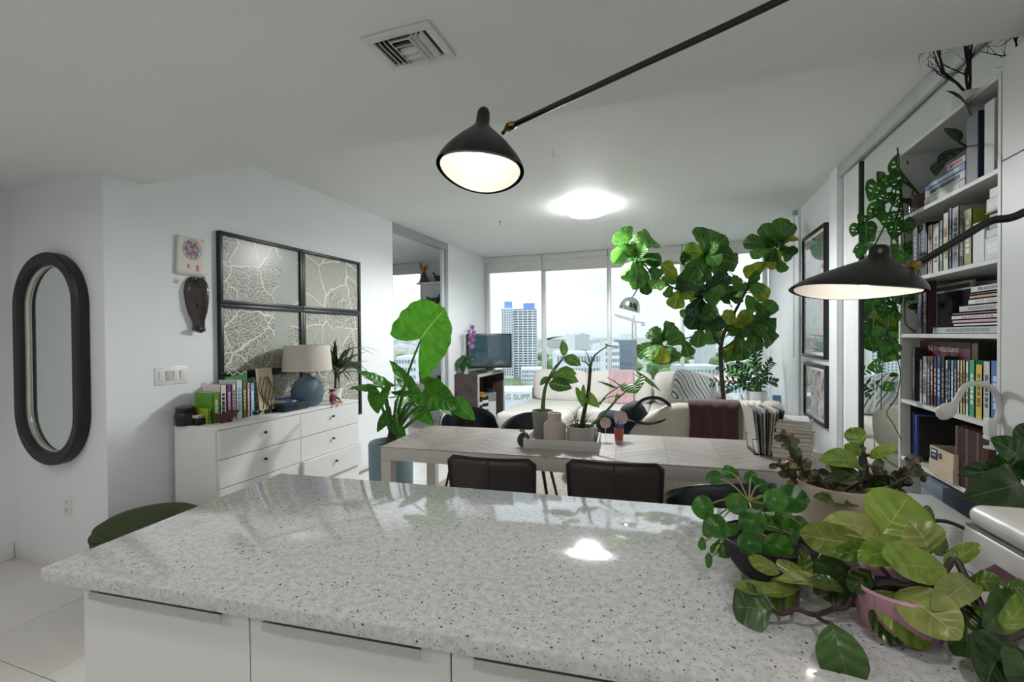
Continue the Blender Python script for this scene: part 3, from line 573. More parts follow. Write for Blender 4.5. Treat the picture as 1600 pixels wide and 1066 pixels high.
# upright row, spines facing the room
XS_ = -2.95
row = [(333, 343.5, 614, '#5f9a2b', '#dfe8cf', 'bright green book at the near end of the upright row on the dresser'), (344.5, 354, 602, '#ddd5d0', '#1e1e22', 'tall off-white book with large black spine letters on the dresser'), (354.5, 362.5, 601, '#6e3a78', '#e3c8dc', 'purple-spined book in the upright row on the dresser'), (363, 369, 601, '#dcd2c4', '#8a3a30', 'slim cream paperback with red spine marks on the dresser'), (369.5, 379, 594, '#c6d2d6', '#7aa0b5', 'pale blue-white book in the upright row on the dresser'), (379.5, 386, 595, '#5f6f35', '#d8d08a', 'olive-green book in the upright row on the dresser'), (386.5, 391, 599, '#d98fa8', '#f3dfe6', 'thin pink book in the upright row on the dresser'), (391.5, 398, 599, '#7fb6cf', '#e8f0f2', 'light blue book at the far end of the upright row on the dresser')]
for a, b, tp, cc, ti, lab in row:
    y0, y1 = onx(a, 640, XS_).y, onx(b, 640, XS_).y; h = onx((a+b)/2, tp, XS_).z-T
    book('book', lab, cc, (XS_, (y0+y1)/2, T), y1-y0-.002, h, .17, '+x', ti, 0, 'upright books on the dresser')
yy = onx(333, 640, XS_).y
book('book', 'small lime book with olive cover leaning against the green book', '#9ab52f', (-2.955, yy-.02, T), .02, .105, .13, '+x', '#5d6420', 0, 'upright books on the dresser')
book('book', 'wide black book standing behind the off-white book', '#15161a', (-3.135, onx(352, 600, -3.13).y+.06, T), .02, .31, .05, '+x', None, 0, 'upright books on the dresser')
# leaning print and green ornament
p = Vector((-3.06, onx(415, 600, -3.06).y, T)); o = thing('branch_print', 'cream card printed with brown branches, leaning behind the blue book', 'card', p)
MB().box(p+Vector((0, 0, .17)), (.004, .15, .34), Matrix.Rotation(-.12, 3, 'Y')).build('card', mat('cream_card', '#d8c7a8', .7, var=.12, scale=14), o)
for k in range(5): q = p+Vector((.010, -.05+.025*k, .02)); MB().tube([q+Vector((.0155-.1206*(.02+.05*j), .02*sin(j*1.4+k), .05*j)) for j in range(6)], .003, 5).build('printed_branch', cmat('#7a5a44'), o)
p = Vector((-3.1, onx(380, 600, -3.1).y-.06, T)); o = thing('green_crown_card', 'green wavy-topped card with white cord behind the dresser books', 'card', p)
pl = [(-.09, 0), (.09, 0), (.09, .33), (.06, .30), (.03, .32), (0, .295), (-.03, .31), (-.06, .29), (-.09, .30)]
MB().prism(pl, .006, Matrix(((0, 0, 1, p.x), (1, 0, 0, p.y), (0, 1, 0, p.z), (0, 0, 0, 1)))).build('card', cmat('#3d7f34'), o); MB().tube([p+Vector((.01, -.08+.02*j, .315+.012*sin(j*1.9))) for j in range(9)], .004, 6).build('cord', cmat('#e0d2c4'), o)
p = onz(517, 631, T); p.x += .02; o = thing('rag_doll', 'small red and cream doll figure sitting beside the dracaena pot', 'figurine', p)
RD = mat('doll_red', '#7c2b38', .8, var=.2); CRM = mat('doll_cream', '#d8b999', .8, var=.1)
MB().soft(p+Vector((0, 0, .04)), (.05, .06, .08), .9).build('body', RD, o); MB().soft(p+Vector((.005, 0, .095)), (.04, .042, .042), 1).build('head', CRM, o); MB().soft(p+Vector((.0, 0, .115)), (.045, .05, .025), .9).build('hat', RD, o)
for sy in (-1, 1): MB().tube([p+Vector((.01, sy*.02, .06)), p+Vector((.03, sy*.045, .04)), p+Vector((.04, sy*.05, .02))], [.01, .009, .006], 7).build('arm', RD, o); MB().tube([p+Vector((.01, sy*.015, .02)), p+Vector((.05, sy*.03, .014)), p+Vector((.075, sy*.035, .012))], [.014, .012, .012], 7).build('leg', CRM, o)
# pouf
p = Vector((-2.81, 1.79, 0)); VEL = mat('green_velvet', '#35401a', .9, var=.25, scale=7, sheen=.05, bump=.1)
o = thing('pouf_stool', 'round dark green velvet pouf stool beside the dresser', 'stool', p)
MB().lathe([(.001, .03), (.24, .03), (.258, .06), (.262, .2), (.26, .38), (.25, .42), (.20, .45), (.1, .468), (.001, .472)], p, 40).build('seat', VEL, o); MB().lathe([(.001, 0), (.22, 0), (.22, .03), (.001, .03)], p, 32).build('base', BLACKM, o); MB().lathe([(.256, .37), (.266, .375), (.266, .385), (.256, .39)], p, 40).build('piping', VEL, o)
# ================================================================== alocasia
k4 = crop(540, 470, .2157); AP = Vector((-2.19, 3.23, 0)); AL = leaf_mat('alocasia_leaf', '#2b6a16', '#4f9423', '#7fae55', .38, .45, 7, .2, .025, .25)
o = thing('alocasia_plant', 'large elephant-ear plant in a blue-grey planter beside the dresser', 'plant', AP)
MB().lathe([(.001, 0), (.15, 0), (.172, .1), (.178, .58), (.17, .6), (.16, .6), (.158, .55), (.001, .55)], AP, 36).build('planter', mat('bluegrey_pot', '#7f949b', .6, var=.04, scale=6), o); MB().lathe([(.001, .552), (.159, .552), (.001, .556)], AP, 20).build('soil', SOIL, o)
MB().tube([AP+Vector((0, 0, .52)), AP+Vector((.01, 0, .62)), AP+Vector((.02, 0, .70))], [.05, .042, .03], 10).build('trunk', BARK, o)
hp = [(0, .86), (.1, .97), (.25, 1), (.45, .86), (.65, .6), (.82, .34), (.94, .12), (1, .01)]
am = [leafmesh('alocasia_leaf_mesh', AL, hp, 1.0, .06, .10, .02, 4, .42, 6, 16, seed=k) for k in range(3)]
bigm = leafmesh('alocasia_leaf_mesh', AL, [(0, .9), (.12, 1), (.35, 1.0), (.6, .9), (.8, .68), (.93, .38), (1, .05)], 1.75, .05, .06, .03, 5, .62, 8, 20, seed=9)
STALK = mat('green_stalk', '#4f7a30', .5, var=.15)
def kp(x, y, d): return pd(*k4(x, y), d)
dA = dep(AP)
leaves = [(bigm, (548, 275), (722, 62), .0, -.10, 1, (-.05, -1, .15)), (am[0], (455, 640), (318, 430), .05, .1, .5, (.9, -.5, .2)), (am[1], (262, 612), (85, 508), -.05, -.1, .7, (0, -.5, 1)), (am[2], (165, 645), (20, 640), -.05, .05, .55, (0, -.4, 1)), (am[0], (250, 668), (232, 820), -.1, -.2, 1.15, (0, -1, .4)), (am[1], (385, 690), (560, 690), -.1, -.15, .55, (0, -.45, 1)), (am[2], (600, 672), (825, 790), .0, -.05, .95, (.1, -.8, .8)), (am[0], (640, 745), (775, 835), .05, .05, .75, (0, -.5, 1)), (am[1], (828, 770), (940, 865), .0, .0, .9, (.3, -.9, .3)), (am[2], (548, 800), (642, 905), .05, .0, .85, (-.2, -.9, .5)), (am[0], (295, 855), (228, 955), -.12, -.15, .9, (0, -1, .5)), (am[1], (380, 935), (440, 995), -.15, -.2, .9, (0, -.8, .6)), (am[2], (590, 690), (640, 575), .1, .15, .7, (.4, -.8, .3))]
crown = AP+Vector((.015, 0, .68))
for me, b, tp, db, dt, ws, nr in leaves:
    B = kp(*b, dA+db); leaf(o, me, B, kp(*tp, dA+dt), nr, ws); mid_ = crown.lerp(B, .5)+Vector((0, 0, .06 if B.z > .85 else .14))
    MB().tube(bez([crown+Vector((0, 0, -.06)), mid_, B], 6), [.016-.0008*i for i in range(13)], 7).build('stalk', STALK, o)
# ================================================================== the side room (den)
for k, (z, lab) in enumerate(((2.43, 'top white wall shelf in the side room'), (1.98, 'middle white wall shelf in the side room, under the toy dinosaur'), (1.55, 'lower white wall shelf in the side room'))):
    o = MB().span((-4.44, 7.40, z-.03), (-3.9, 7.639, z), .002).build('wall_shelf', WHITE); tag(rooted(o, (-4.17, 7.6, z-.03)), lab, 'shelf', 'wall shelves in the side room')
DG = mat('toy_dark_green', '#39463b', .6, var=.2)
def dino(p, s, lab, m, sgn=1):
    o = thing('toy_dinosaur', lab, 'toy', p); V = lambda x, y, z: Vector(p)+Vector((x*sgn, y, z))*s
    MB().tube(bez([V(-.55, 0, .62), V(-.3, 0, .42), V(-.05, 0, .38), V(.15, 0, .42), V(.28, 0, .6), V(.34, 0, .72)], 5), [.01+.13*sin(min(1, i/14)*pi*.62)*s**0 * s if i < 18 else s*.07 for i in range(26)], 10).build('body', m, o); MB().tube([V(.32, 0, .72), V(.42, 0, .76), V(.52, 0, .72)], [.06*s, .07*s, .03*s], 8).build('head', m, o)
    for dx, dy in ((-.12, -.08), (-.12, .08), (.14, -.08), (.14, .08)): MB().tube([V(dx, dy, .36), V(dx-.03, dy, .18), V(dx+.02, dy, 0.01)], [.06*s, .04*s, .035*s], 7).build('leg', m, o)
dino((-4.12, 7.5, 1.98), .32, 'dark toy dinosaur on the middle shelf of the side room', DG); dino((-4.05, 7.48, 2.43), .22, 'small toy dinosaur at the right of the top shelf', DG, -1); dino((-4.06, 7.5, 1.55), .26, 'brown toy dinosaur on the lower side-room shelf', mat('toy_brown', '#6b5a4c', .6), 1)
p = Vector((-4.34, 7.5, 2.43)); o = thing('flower_cone_toy', 'cone-shaped toy volcano with red and yellow crest on the top shelf', 'toy', p)
MB().lathe([(.001, 0), (.1, 0), (.06, .1), (.03, .2), (.001, .21)], p, 14).build('cone', mat('toy_brown', '#6b5a4c', .6), o)
for k in range(8): a = k*pi/4; MB().tube([p+Vector((0, 0, .2)), p+Vector((.05*cos(a), .05*sin(a), .26)), p+Vector((.07*cos(a), .07*sin(a), .33))], [.014, .016, .002], 6).build('spike', cmat('#b5303f' if k % 2 else '#d9a52e'), o)
p = Vector((-4.02, 7.45, 0)); o = thing('low_cabinet', 'low white cabinet in the side room below the shelves', 'cabinet', p); MB().span((-4.47, 7.1, .06), (-3.42, 7.63, .62), .004).build('body', WHITE, o)
MB().span((-4.45, 7.08, .07), (-3.97, 7.099, .6), .002).build('door', WHITE, o); MB().span((-3.95, 7.08, .07), (-3.44, 7.099, .6), .002).build('door', WHITE, o); MB().span((-4.44, 7.12, 0), (-3.45, 7.6, .06)).build('plinth', WHITE, o)
p = Vector((-4.25, 7.25, .62)); o = thing('travel_mug', 'pink cup with black lid on the low cabinet in the side room', 'cup', p); MB().lathe([(.001, 0), (.05, 0), (.058, .15), (.001, .15)], p, 18).build('cup', cmat('#b98378'), o); MB().lathe([(.001, .151), (.062, .151), (.06, .23), (.04, .24), (.001, .24)], p, 18).build('lid', BKT, o)
p = Vector((-3.98, 7.3, .62)); o = thing('toy_car', 'small toy truck parked on the low cabinet in the side room', 'toy', p); MB().box(p+Vector((0, 0, .06)), (.24, .1, .05), None, .01).build('chassis', cmat('#7f4b42'), o); MB().box(p+Vector((.06, 0, .11)), (.09, .09, .06), None, .012).build('cab', cmat('#35383d'), o)
for dx in (-.08, .08):
    for dy in (-.05, .05): MB().lathe([(.001, -.012), (.03, -.012), (.03, .012), (.001, .012)], (0, 0, 0), 14, M=Matrix.Rotation(pi/2, 3, 'X')).build('wheel', BLACKM, o, sub=False).location = (dx, dy, .03)
# ================================================================== rug
p = Vector((-.7, 4.6, 0)); RUG = mat('rug_pile', '#a8a297', .95, var=.3, scale=45, bump=1, bscale=120)
o = tag(rooted(MB().span((-2.2, 3.47, .0), (1.1, 6.2, .014), .004).build('area_rug', RUG), (-.55, 4.7, 0)), 'pale grey woven area rug under the table and sofas', 'rug')
# ================================================================== dining table
TA = radians(4.2); TO = Vector((-1.775, 2.504, 0)); TL, TD, TH = 2.62, .73, .75
tm = Matrix.Translation(TO) @ Matrix.Rotation(TA, 4, 'Z')
WOOD = mat('bleached_wood', '#a89f97', .4, var=.3, scale=9, rnd=.13, bump=.3, bscale=60); n_ = WOOD.node_tree.nodes
TWH = mat('whitewashed_wood', '#c9c4bd', .5, var=.05, scale=14, bump=.1)
tb = thing('dining_table', 'long whitewashed dining table with chevron plank top', 'table', TO, TA)
MB().span((0, 0, TH-.085), (TL, TD, TH-.006), .003).build('apron', TWH, tb, sub=False)
for x in (0, TL-.07):
    for y in (0, TD-.07): MB().span((x, y, 0), (x+.07, y+.07, TH-.086), .003).build('leg', TWH, tb, sub=False)
def clip(poly, lo, hi):
    for v, sg in ((lo, 1), (hi, -1)):
        out = []
        for i in range(len(poly)):
            a, b = poly[i], poly[(i+1) % len(poly)]; da, db = sg*(a[1]-v), sg*(b[1]-v)
            if da >= 0: out.append(a)
            if da*db < 0: t = da/(da-db); out.append((a[0]+(b[0]-a[0])*t, a[1]+(b[1]-a[1])*t))
        poly = out
        if len(poly) < 3: return None
    return poly
cw = TL/9; pw = .092
for k in range(9):
    u0, u1 = k*cw, (k+1)*cw; sl = cw*.75*(1 if k % 2 else -1); v = -abs(sl)-pw
    while v < TD+abs(sl):
        q = clip([(u0+.0006, v+.0006), (u1-.0006, v+.0006+sl), (u1-.0006, v+pw-.0006+sl), (u0+.0006, v+pw-.0006)], .001, TD-.001)
        if q:
            cx = sum(a for a, b in q)/len(q); cy = sum(b for a, b in q)/len(q); a = math.atan2(sl, cw); R = Matrix.Rotation(-a, 2); qq = [R @ Vector((x-cx, y-cy)) for x, y in q]
            pl = MB().prism([tuple(z) for z in qq], .006).build('plank', WOOD, tb, sub=False, smooth=0); pl.matrix_local = Matrix.Translation((cx, cy, TH-.006)) @ Matrix.Rotation(a, 4, 'Z')
        v += pw
# wood grain stretched along the planks
t_, n_, l_ = nodes_of(WOOD); nz = [x for x in n_ if x.type == 'TEX_NOISE'][0]; mp = n_.new('ShaderNodeMapping'); mp.inputs['Scale'].default_value = (.35, 6, 1); tcx = [x for x in n_ if x.type == 'TEX_COORD'][0]; l_(tcx.outputs['Object'], mp.inputs[0]); l_(mp.outputs[0], nz.inputs['Vector'])
# ================================================================== chairs
LEA = mat('dark_brown_leather', '#2a211f', .38, var=.2, scale=8, bump=.2, bscale=150)
def leather_chair():
    c = thing('leather_chair', '', 'chair')
    def back(u, v):
        x = (u-.5)*.46*(1-.06*(1-v)); w = abs(u-.5)*2; r = max(0, w-.82)/.18; z = .45+.38*v - (.03*r*r if v > .5 else 0); return Vector((x, -.0-.05*v+.05*w*w, z))
    bk = MB().grid(back, 14, 8).build('backrest', LEA, c, sub=False, solid=.024)
    MB().tube([back(.5, j/8)+Vector((0, -.013, 0)) for j in range(9)], .004, 5).build('seam', LEA, bk, sub=False)
    MB().tube([back(0, j/8)+Vector((0, -.008, 0)) for j in range(9)]+[back(i/14, 1)+Vector((0, -.008, .006)) for i in range(15)]+[back(1, 1-j/8)+Vector((0, -.008, 0)) for j in range(9)], .006, 6).build('piping', LEA, bk, sub=False)
    MB().soft((0, .23, .44), (.46, .46, .07), .35).build('seat', LEA, c, sub=False)
    for x in (-.19, .19):
        for y, yy in ((.05, .0), (.40, .44)): MB().tube([(x, y, .42), (x*1.08, yy, 0)], .011, 8).build('leg', BLACKM, c, sub=False)
    MB().tube([(-.19, .05, .41), (.19, .05, .41)], .008, 8).tube([(-.19, .4, .41), (.19, .4, .41)], .008, 8).build('crossbar', BLACKM, c, sub=False)
    return c
ch = leather_chair(); KIDS[ch.name] = list(ch.children); 
for q in ch.children: KIDS[q.name] = list(q.children)
ch.location = (-.89, 2.195, 0); ch.rotation_euler = (0, 0, radians(6)); ch['label'] = 'dark brown leather dining chair left of the two facing the table'; ch['group'] = 'leather dining chairs'
dup(ch, (-.285, 2.30, 0), radians(6), 'dark brown leather dining chair right of the two facing the table')
SHELL = mat('dark_teal_shell', '#141d20', .35, var=.08)
def shell_chair():
    c = thing('shell_chair', '', 'chair')
    def sh(u, v):
        a = (u-.5)*pi*1.15; r = .25; hgt = .78-.16*min(1, (abs(u-.5)*2)**2.2); z = .45+(hgt-.45)*v; rr = r*(.86+.14*v); return Vector((rr*sin(a)*1.02, .22-rr*cos(a)*1.0, z))
    MB().grid(sh, 22, 6).build('backrest', SHELL, c, sub=False, solid=.014)
    MB().soft((0, .24, .445), (.45, .46, .05), .45).build('seat', SHELL, c, sub=False)
    for x, y in ((-.17, .08), (.17, .08), (-.17, .40), (.17, .40)): MB().tube([(x*.7, .24+(y-.24)*.7, .43), (x*1.2, .24+(y-.24)*1.2, 0)], [.014, .010], 8).build('leg', BLACKM, c, sub=False)
    return c
s1 = shell_chair(); KIDS[s1.name] = list(s1.children)
for q in s1.children: KIDS[q.name] = []
s1.location = (.28, 2.33, 0); s1.rotation_euler = (0, 0, radians(22)); s1['label'] = 'dark shell chair at the near right of the table behind the pilea'; s1['group'] = 'dark shell chairs'
dup(s1, (-1.12, 3.80, .0145), radians(184), 'dark shell chair on the far side of the table left of the tray')
dup(s1, (-1.85, 3.92, .0145), radians(215), 'black shell chair at the far left table corner behind the elephant-ear leaves')
# ================================================================== things on the table
def tz(px, py): return onz(px, py, TH+.0005)
TRAYM = mat('tray_white', '#d3cec8', .5, var=.04)
a, b = tz(818, 700), tz(935, 707); tr_ang = TA+.03; tc_ = (a+b)/2; tw = (b-a).length
o = thing('table_tray', 'white rectangular wooden tray holding pots on the table', 'tray', tc_, tr_ang); W2 = tw/2; td = .30
MB().span((-W2, 0, 0), (W2, td, .008)).build('base', TRAYM, o, sub=False)
for A, B in (((-W2, 0), (W2, .01)), ((-W2, td-.01), (W2, td)), ((-W2, .01), (-W2+.01, td-.01)), ((W2-.01, .01), (W2, td-.01))): MB().span((*A, .008), (*B, .058), .002).build('rim', TRAYM, o, sub=False)
R_ = Matrix.Rotation(tr_ang, 3, 'Z'); TP = lambda x, y: tc_ + R_ @ Vector((x, y, .0085))
VAR = leaf_mat('dieffenbachia_leaf', '#3f7028', '#7fa845', '#b9c98a', .4, .4, 6, .3, .03, .45); TARO = leaf_mat('taro_leaf', '#3c6a25', '#6fa23a', '#9fbd6c', .4, .4, 5, .25, .03, .3)
ovp = [(0, .1), (.08, .5), (.25, .9), (.45, 1), (.65, .88), (.85, .48), (.95, .16), (1, .02)]
k5 = crop(800, 520, .1876); 
# grey pot with dieffenbachia
p = TP(-W2+.09, .19); d0 = dep(p); o = thing('dieffenbachia_plant', 'broad-leaved variegated plant in a tall grey pot on the tray', 'plant', p)
MB().lathe([(.001, 0), (.052, 0), (.07, .20), (.064, .20), (.06, .18), (.001, .18)], p, 28).build('pot', mat('grey_pot', '#8d8a88', .7, var=.06), o); MB().lathe([(.001, .181), (.061, .181), (.001, .184)], p, 16).build('soil', SOIL, o)
K = lambda x, y, dd=0, d=None: pd(*k5(x, y), (d or d0)+dd)
MB().tube(bez([p+Vector((.0, 0, .17)), K(262, 560), K(280, 450), K(340, 310), K(415, 225)], 5), [.016, .016, .015, .015, .014, .013, .013, .012, .012, .011, .01, .009, .008, .007, .006, .005, .005, .005, .004, .004, .003], 8).build('stem', STALK, o)
dm = [leafmesh('dieffenbachia_leaf_mesh', VAR, ovp, .72, .06, .15, .015, 3, seed=k) for k in range(2)]
for b, tp, db, dt, ws, nr in (((430, 195), (420, 60), 0, .02, .8, (.7, -.8, .3)), ((440, 200), (575, 275), 0, -.05, .9, (0, -.9, .5)), ((330, 350), (555, 410), .02, -.04, .9, (0, -.8, .7)), ((310, 420), (500, 465), -.02, -.08, .95, (.1, -.9, .6)), ((310, 370), (232, 440), 0, .0, .9, (-.4, -.8, .4)), ((400, 300), (540, 350), .05, .05, .8, (.0, -.6, .8))):
    B = K(*b, db); leaf(o, dm[len(o.children) % 2], B, K(*tp, dt), nr, ws); MB().tube([K(290, 430), K(290, 430).lerp(B, .5)+Vector((0, 0, .01)), B], .0035, 6).build('stalk', STALK, o)
# cream bottle vase
p = TP(-W2+.185, .085); tag(rooted(MB().lathe([(.001, 0), (.066, 0), (.07, .004), (.07, .13), (.066, .142), (.046, .156), (.043, .16), (.043, .205), (.037, .205), (.037, .16), (.001, .15)], p, 36).build('ceramic_vase', mat('cream_ceramic', '#cbbdb2', .5, var=.05, scale=8)), p), 'cream ceramic bottle vase with short neck on the tray', 'vase')
# white pot with taro and dark grasses
p = TP(W2-.115, .10); d1 = dep(p); o = thing('taro_planter', 'stemmed leafy plant with dark grass in a wide pale grey pot', 'plant', p)
MB().lathe([(.001, 0), (.078, 0), (.083, .01), (.085, .125), (.079, .125), (.077, .105), (.001, .105)], p, 32).build('pot', mat('pale_grey_pot', '#bcb8b5', .6, var=.04), o); MB().lathe([(.001, .106), (.078, .106), (.001, .112)], p, 16).build('soil', SOIL, o)
KK = lambda x, y, dd=0: K(x, y, dd, d1)
tmsh = [leafmesh('taro_leaf_mesh', TARO, hp, .85, .03, .1, .01, 3, .35, 5, 12, seed=k) for k in range(2)]
st = lambda pts, r0, r1, nm='stem', m=STALK: MB().tube(bez(pts, 5), [lerp(r0, r1, i/(5*(len(pts)-1))) for i in range(5*(len(pts)-1)+1)], 7).build(nm, m, o)
st([p+Vector((0, 0, .1)), KK(630, 520), KK(645, 400), KK(652, 290)], .013, .009, 'trunk', BARK); st([KK(652, 290), KK(690, 190), KK(790, 115)], .008, .003); st([KK(650, 290), KK(620, 250), KK(580, 235)], .006, .003); st([KK(650, 280), KK(640, 210), KK(610, 150)], .005, .002)
st([p+Vector((.04, 0, .1)), KK(800, 640), KK(880, 550), KK(1010, 440)], .011, .003); st([KK(730, 600), KK(790, 520), KK(940, 420)], .005, .003); st([KK(720, 590), KK(800, 540), KK(900, 520)], .004, .002)
for b, tp, db, dt, ws, nr in (((790, 110), (890, 130), 0, .06, .8, (0, -.15, 1)), ((800, 110), (735, 72), 0, -.03, .6, (0, -.2, 1)), ((620, 150), (550, 140), 0, .0, .5, (0, -.2, 1)), ((1010, 430), (1040, 505), 0, -.08, 2.1, (-.1, -1, .3)), ((1070, 370), (1240, 490), .05, 0, .45, (.5, -.5, .9)), ((900, 450), (785, 370), .05, 0, .5, (.2, -.3, 1)), ((830, 455), (705, 405), .0, 0, .5, (0, -.4, 1)), ((575, 490), (600, 630), -.03, -.08, .75, (-.3, -1, .2)), ((640, 545), (730, 625), -.03, -.07, .95, (.2, -1, .3)), ((880, 525), (855, 580), 0, 0, .6, (0, -1, .3))):
    leaf(o, tmsh[len(o.children) % 2], KK(*b, db), KK(*tp, dt), nr, ws)
DKG = leaf_mat('dark_grass', '#1d1a1c', '#39402a', '#4a4a3a', .5, .15, 1, .3, .01, 0); gm = leafmesh('grass_blade_mesh', DKG, [(0, .8), (.4, 1), (1, .05)], .06, .16, .2, h=1, nv=6)
rr = random.Random(8)
for k in range(34):
    a = rr.uniform(0, 2*pi); el = rr.uniform(.1, 1.3); b = p+Vector((.05*cos(a)*rr.random(), .05*sin(a)*rr.random(), .10)); leaf(o, gm, b, b+Vector((cos(a)*cos(el), sin(a)*cos(el), sin(el)))*rr.uniform(.08, .17), (0, 0, 1), 1, 'grass_blade')
p = TP(W2-.045, .20); o = thing('striped_bottle', 'small pale green glass tumbler behind the grey pot', 'glass', p); MB().lathe([(.001, 0), (.026, 0), (.03, .10), (.027, .10), (.024, .006), (.001, .006)], p, 20).build('glass', mat('pale_green_glass', '#a9c0ae', .1, alpha=.65), o); MB().lathe([(.001, .007), (.023, .007), (.024, .045), (.001, .045)], p, 16).build('contents', cmat('#8fa897'), o)
# small dark leaf plant hanging over tray edge
p = TP(-W2+.022, .03); p2 = tz(819, 700); o = thing('ivy_cutting', 'small cutting with one round dark leaf hanging over the tray corner', 'plant', p)
CT = leaf_mat('cutting_leaf', '#16281a', '#24402a', '#3d5a3a', .4, .2, 4, .2, .03, .2); rp = [(0, .1), (.07, .55), (.2, .83), (.4, 1), (.6, 1), (.8, .8), (.93, .45), (1, .05)]; cm = leafmesh('cutting_leaf_mesh', CT, rp, .8, .06, .1)
MB().tube(bez([p+Vector((.03, .03, .0)), p+Vector((.0, .0, .05)), K(100, 820, -.06)], 5), .003, 6).build('stem', STALK, o); leaf(o, cm, K(105, 830, -.09), K(90, 960, -.13), (0, -1, .1), 1); leaf(o, leafmesh('cutting_leaf_mesh', VAR, rp, .8), K(110, 825, -.07), K(60, 815, -.07), (0, -.6, .8), 1)
# red cup with toothbrush-like stirrers and paper fans
p = tz(967, 690); d2 = dep(p); o = thing('red_cup', 'coral red tumbler holding blue stirrers on the table', 'cup', p)
MB().lathe([(.001, 0), (.026, 0), (.0265, .01), (.001, .01)], p, 20).build('foot', mat('cup_foot', '#c9b5a6', .4), o); MB().lathe([(.001, .0105), (.0265, .0105), (.032, .085), (.030, .085), (.025, .015), (.001, .015)], p, 24).build('tumbler', mat('coral_plastic', '#c9584a', .35, var=.05), o)
for k in range(7): a = k*.9; MB().tube([p+Vector((.012*cos(a), .012*sin(a), .02)), p+Vector((.022*cos(a), .022*sin(a), .12+.01*(k % 3)))], .003, 6).build('stirrer', cmat('#3d9fc0' if k % 2 else '#2c6f9a'), o)
PINK = mat('paper_fan', '#e3c5c4', .7, var=.08, alpha=.85)
for (px, py, r, off) in ((946, 661, 15, .06), (970, 653, 19, .10)):
    q = pd(px, py, d2+off); e = tz(953 if off < .08 else 969, 687); f = thing('paper_pinwheel', 'pale pink paper pinwheel left of the red cup' if off < .08 else 'pale pink paper pinwheel right behind the red cup', 'ornament', Vector((q.x, q.y, TH+.0005)))
    n = 16; Rz = Matrix.Rotation(radians(19), 3, 'Z') @ Matrix.Rotation(radians(80), 3, 'X'); s = r/2*dep(q)/FPX
    MB().lathe([(.001, .003), (.25*s*2, .0), (s*1.15, .0), (s*1.15, .0015), (.001, .006)], q, 28, M=Rz, fn=lambda a, z: 1+.05*cos(8*a)).build('fan', PINK, f)
    MB().tube([q, Vector((q.x, q.y, TH+.001))], .0018, 5).build('stick', WHITE, f)
# magazine stand and magazines
p = tz(1190, 706); d3 = dep(p); rzm = TA; o = thing('magazine_rack', 'black wire magazine rack at the right end of the table', 'rack', p, rzm)
MB().span((-.06, -.09, 0), (.06, .09, .006)).build('base', BLACKM, o, sub=False)
for y in (-.085, .085): MB().tube([(-.055, y, .004), (-.07, y, .09), (.07, y, .09), (.055, y, .004)], .003, 6).build('end_hoop', BLACKM, o, sub=False)
rr = random.Random(2)
for k in range(9):
    m = tag(MB().box((0, 0, .13), (.004, .2, .26), None, .001, 1).build('magazine', cmat(['#cfcac2', '#8a8f96', '#b8b1a8', '#d9d5cf', '#5d646c', '#c2b19f', '#e2dfda', '#9aa09f', '#3c4146'][k], .3)), ['cream', 'slate', 'stone-coloured', 'ivory', 'dark slate', 'tan', 'white', 'grey-green', 'charcoal'][k]+f' magazine standing in the black wire rack, number {k+1} from its left side', 'magazine', 'magazines in the wire rack')
    m.matrix_world = Matrix.Translation(p+Vector((0, 0, .0065))) @ Matrix.Rotation(rzm+rr.uniform(-.06, .06), 4, 'Z') @ Matrix.Translation((-.04+k*.0105, rr.uniform(-.02, .02), 0)) @ Matrix.Rotation(radians(-7+k*2.2), 4, 'Y')
# book stack at the right end
p = tz(1246, 712); p.x -= .01; z = TH+.0005; sc = [(.20, .27, .03, '#b9b2aa'), (.20, .26, .022, '#cfc8c0'), (.19, .25, .028, '#a49d95'), (.19, .25, .018, '#d5cfc6'), (.19, .24, .024, '#8e8881'), (.18, .24, .016, '#c2b6ab'), (.18, .23, .022, '#9b948d'), (.18, .22, .014, '#d8d3cc'), (.17, .22, .02, '#aaa39c'), (.155, .20, .012, '#e2dfda')]
nm = ['bottom', 'second', 'third', 'fourth', 'fifth', 'sixth', 'seventh', 'eighth', 'ninth', 'topmost']
for k, (w, h, tt, cc) in enumerate(sc):
    book('book', f'{nm[k]} book{"" if k in (0, 9) else " from below"} in the grey stack at the right end of the table', cc, (p.x-w/2+random.uniform(-.008, .008), p.y+.05, z), tt, h, w, '-x', None, 0, 'book stack on the table', True, rz=radians(-14+random.uniform(-5, 5))); z += tt+.0004
# ================================================================== window sofa
UPH = mat('white_upholstery', '#dedbd4', .85, var=.04, scale=5, bump=.25, bscale=260)
so = thing('sectional_sofa', 'long white sectional sofa with chaise along the window', 'sofa', (-.8, 6.9, 0))
MB().span((-2.25, 6.35, .06), (.62, 7.5, .27), .03, 3).build('base', UPH, so); MB().box((-1.78, 6.55, .35), (.92, 1.75, .17), None, .05, 4).build('chaise_cushion', UPH, so); MB().span((-2.23, 5.75, .06), (-1.33, 6.5, .268), .03, 3).build('chaise_base', UPH, so)
for x in (-.82, .12): MB().box((x, 6.82, .35), (.94, 1.0, .17), None, .05, 4).build('seat_cushion', UPH, so)
MB().span((-2.25, 7.33, .27), (.62, 7.52, .62), .05, 4).build('back_frame', UPH, so); MB().span((.60, 6.35, .06), (.78, 7.5, .55), .05, 4).build('armrest', UPH, so)
for x, w in ((-1.72, .88), (-.80, .95), (.12, .85)): MB().soft((x, 7.22, .66), (w, .24, .50), .38, Matrix.Rotation(-.16, 3, 'X'), 28, 14).build('back_cushion', UPH, so)
for x in (-2.15, .7):
    for y in (6.42, 7.42): MB().lathe([(.001, 0), (.02, 0), (.03, .06), (.001, .06)], (x, y, 0), 10).build('leg', BLACKM, so)
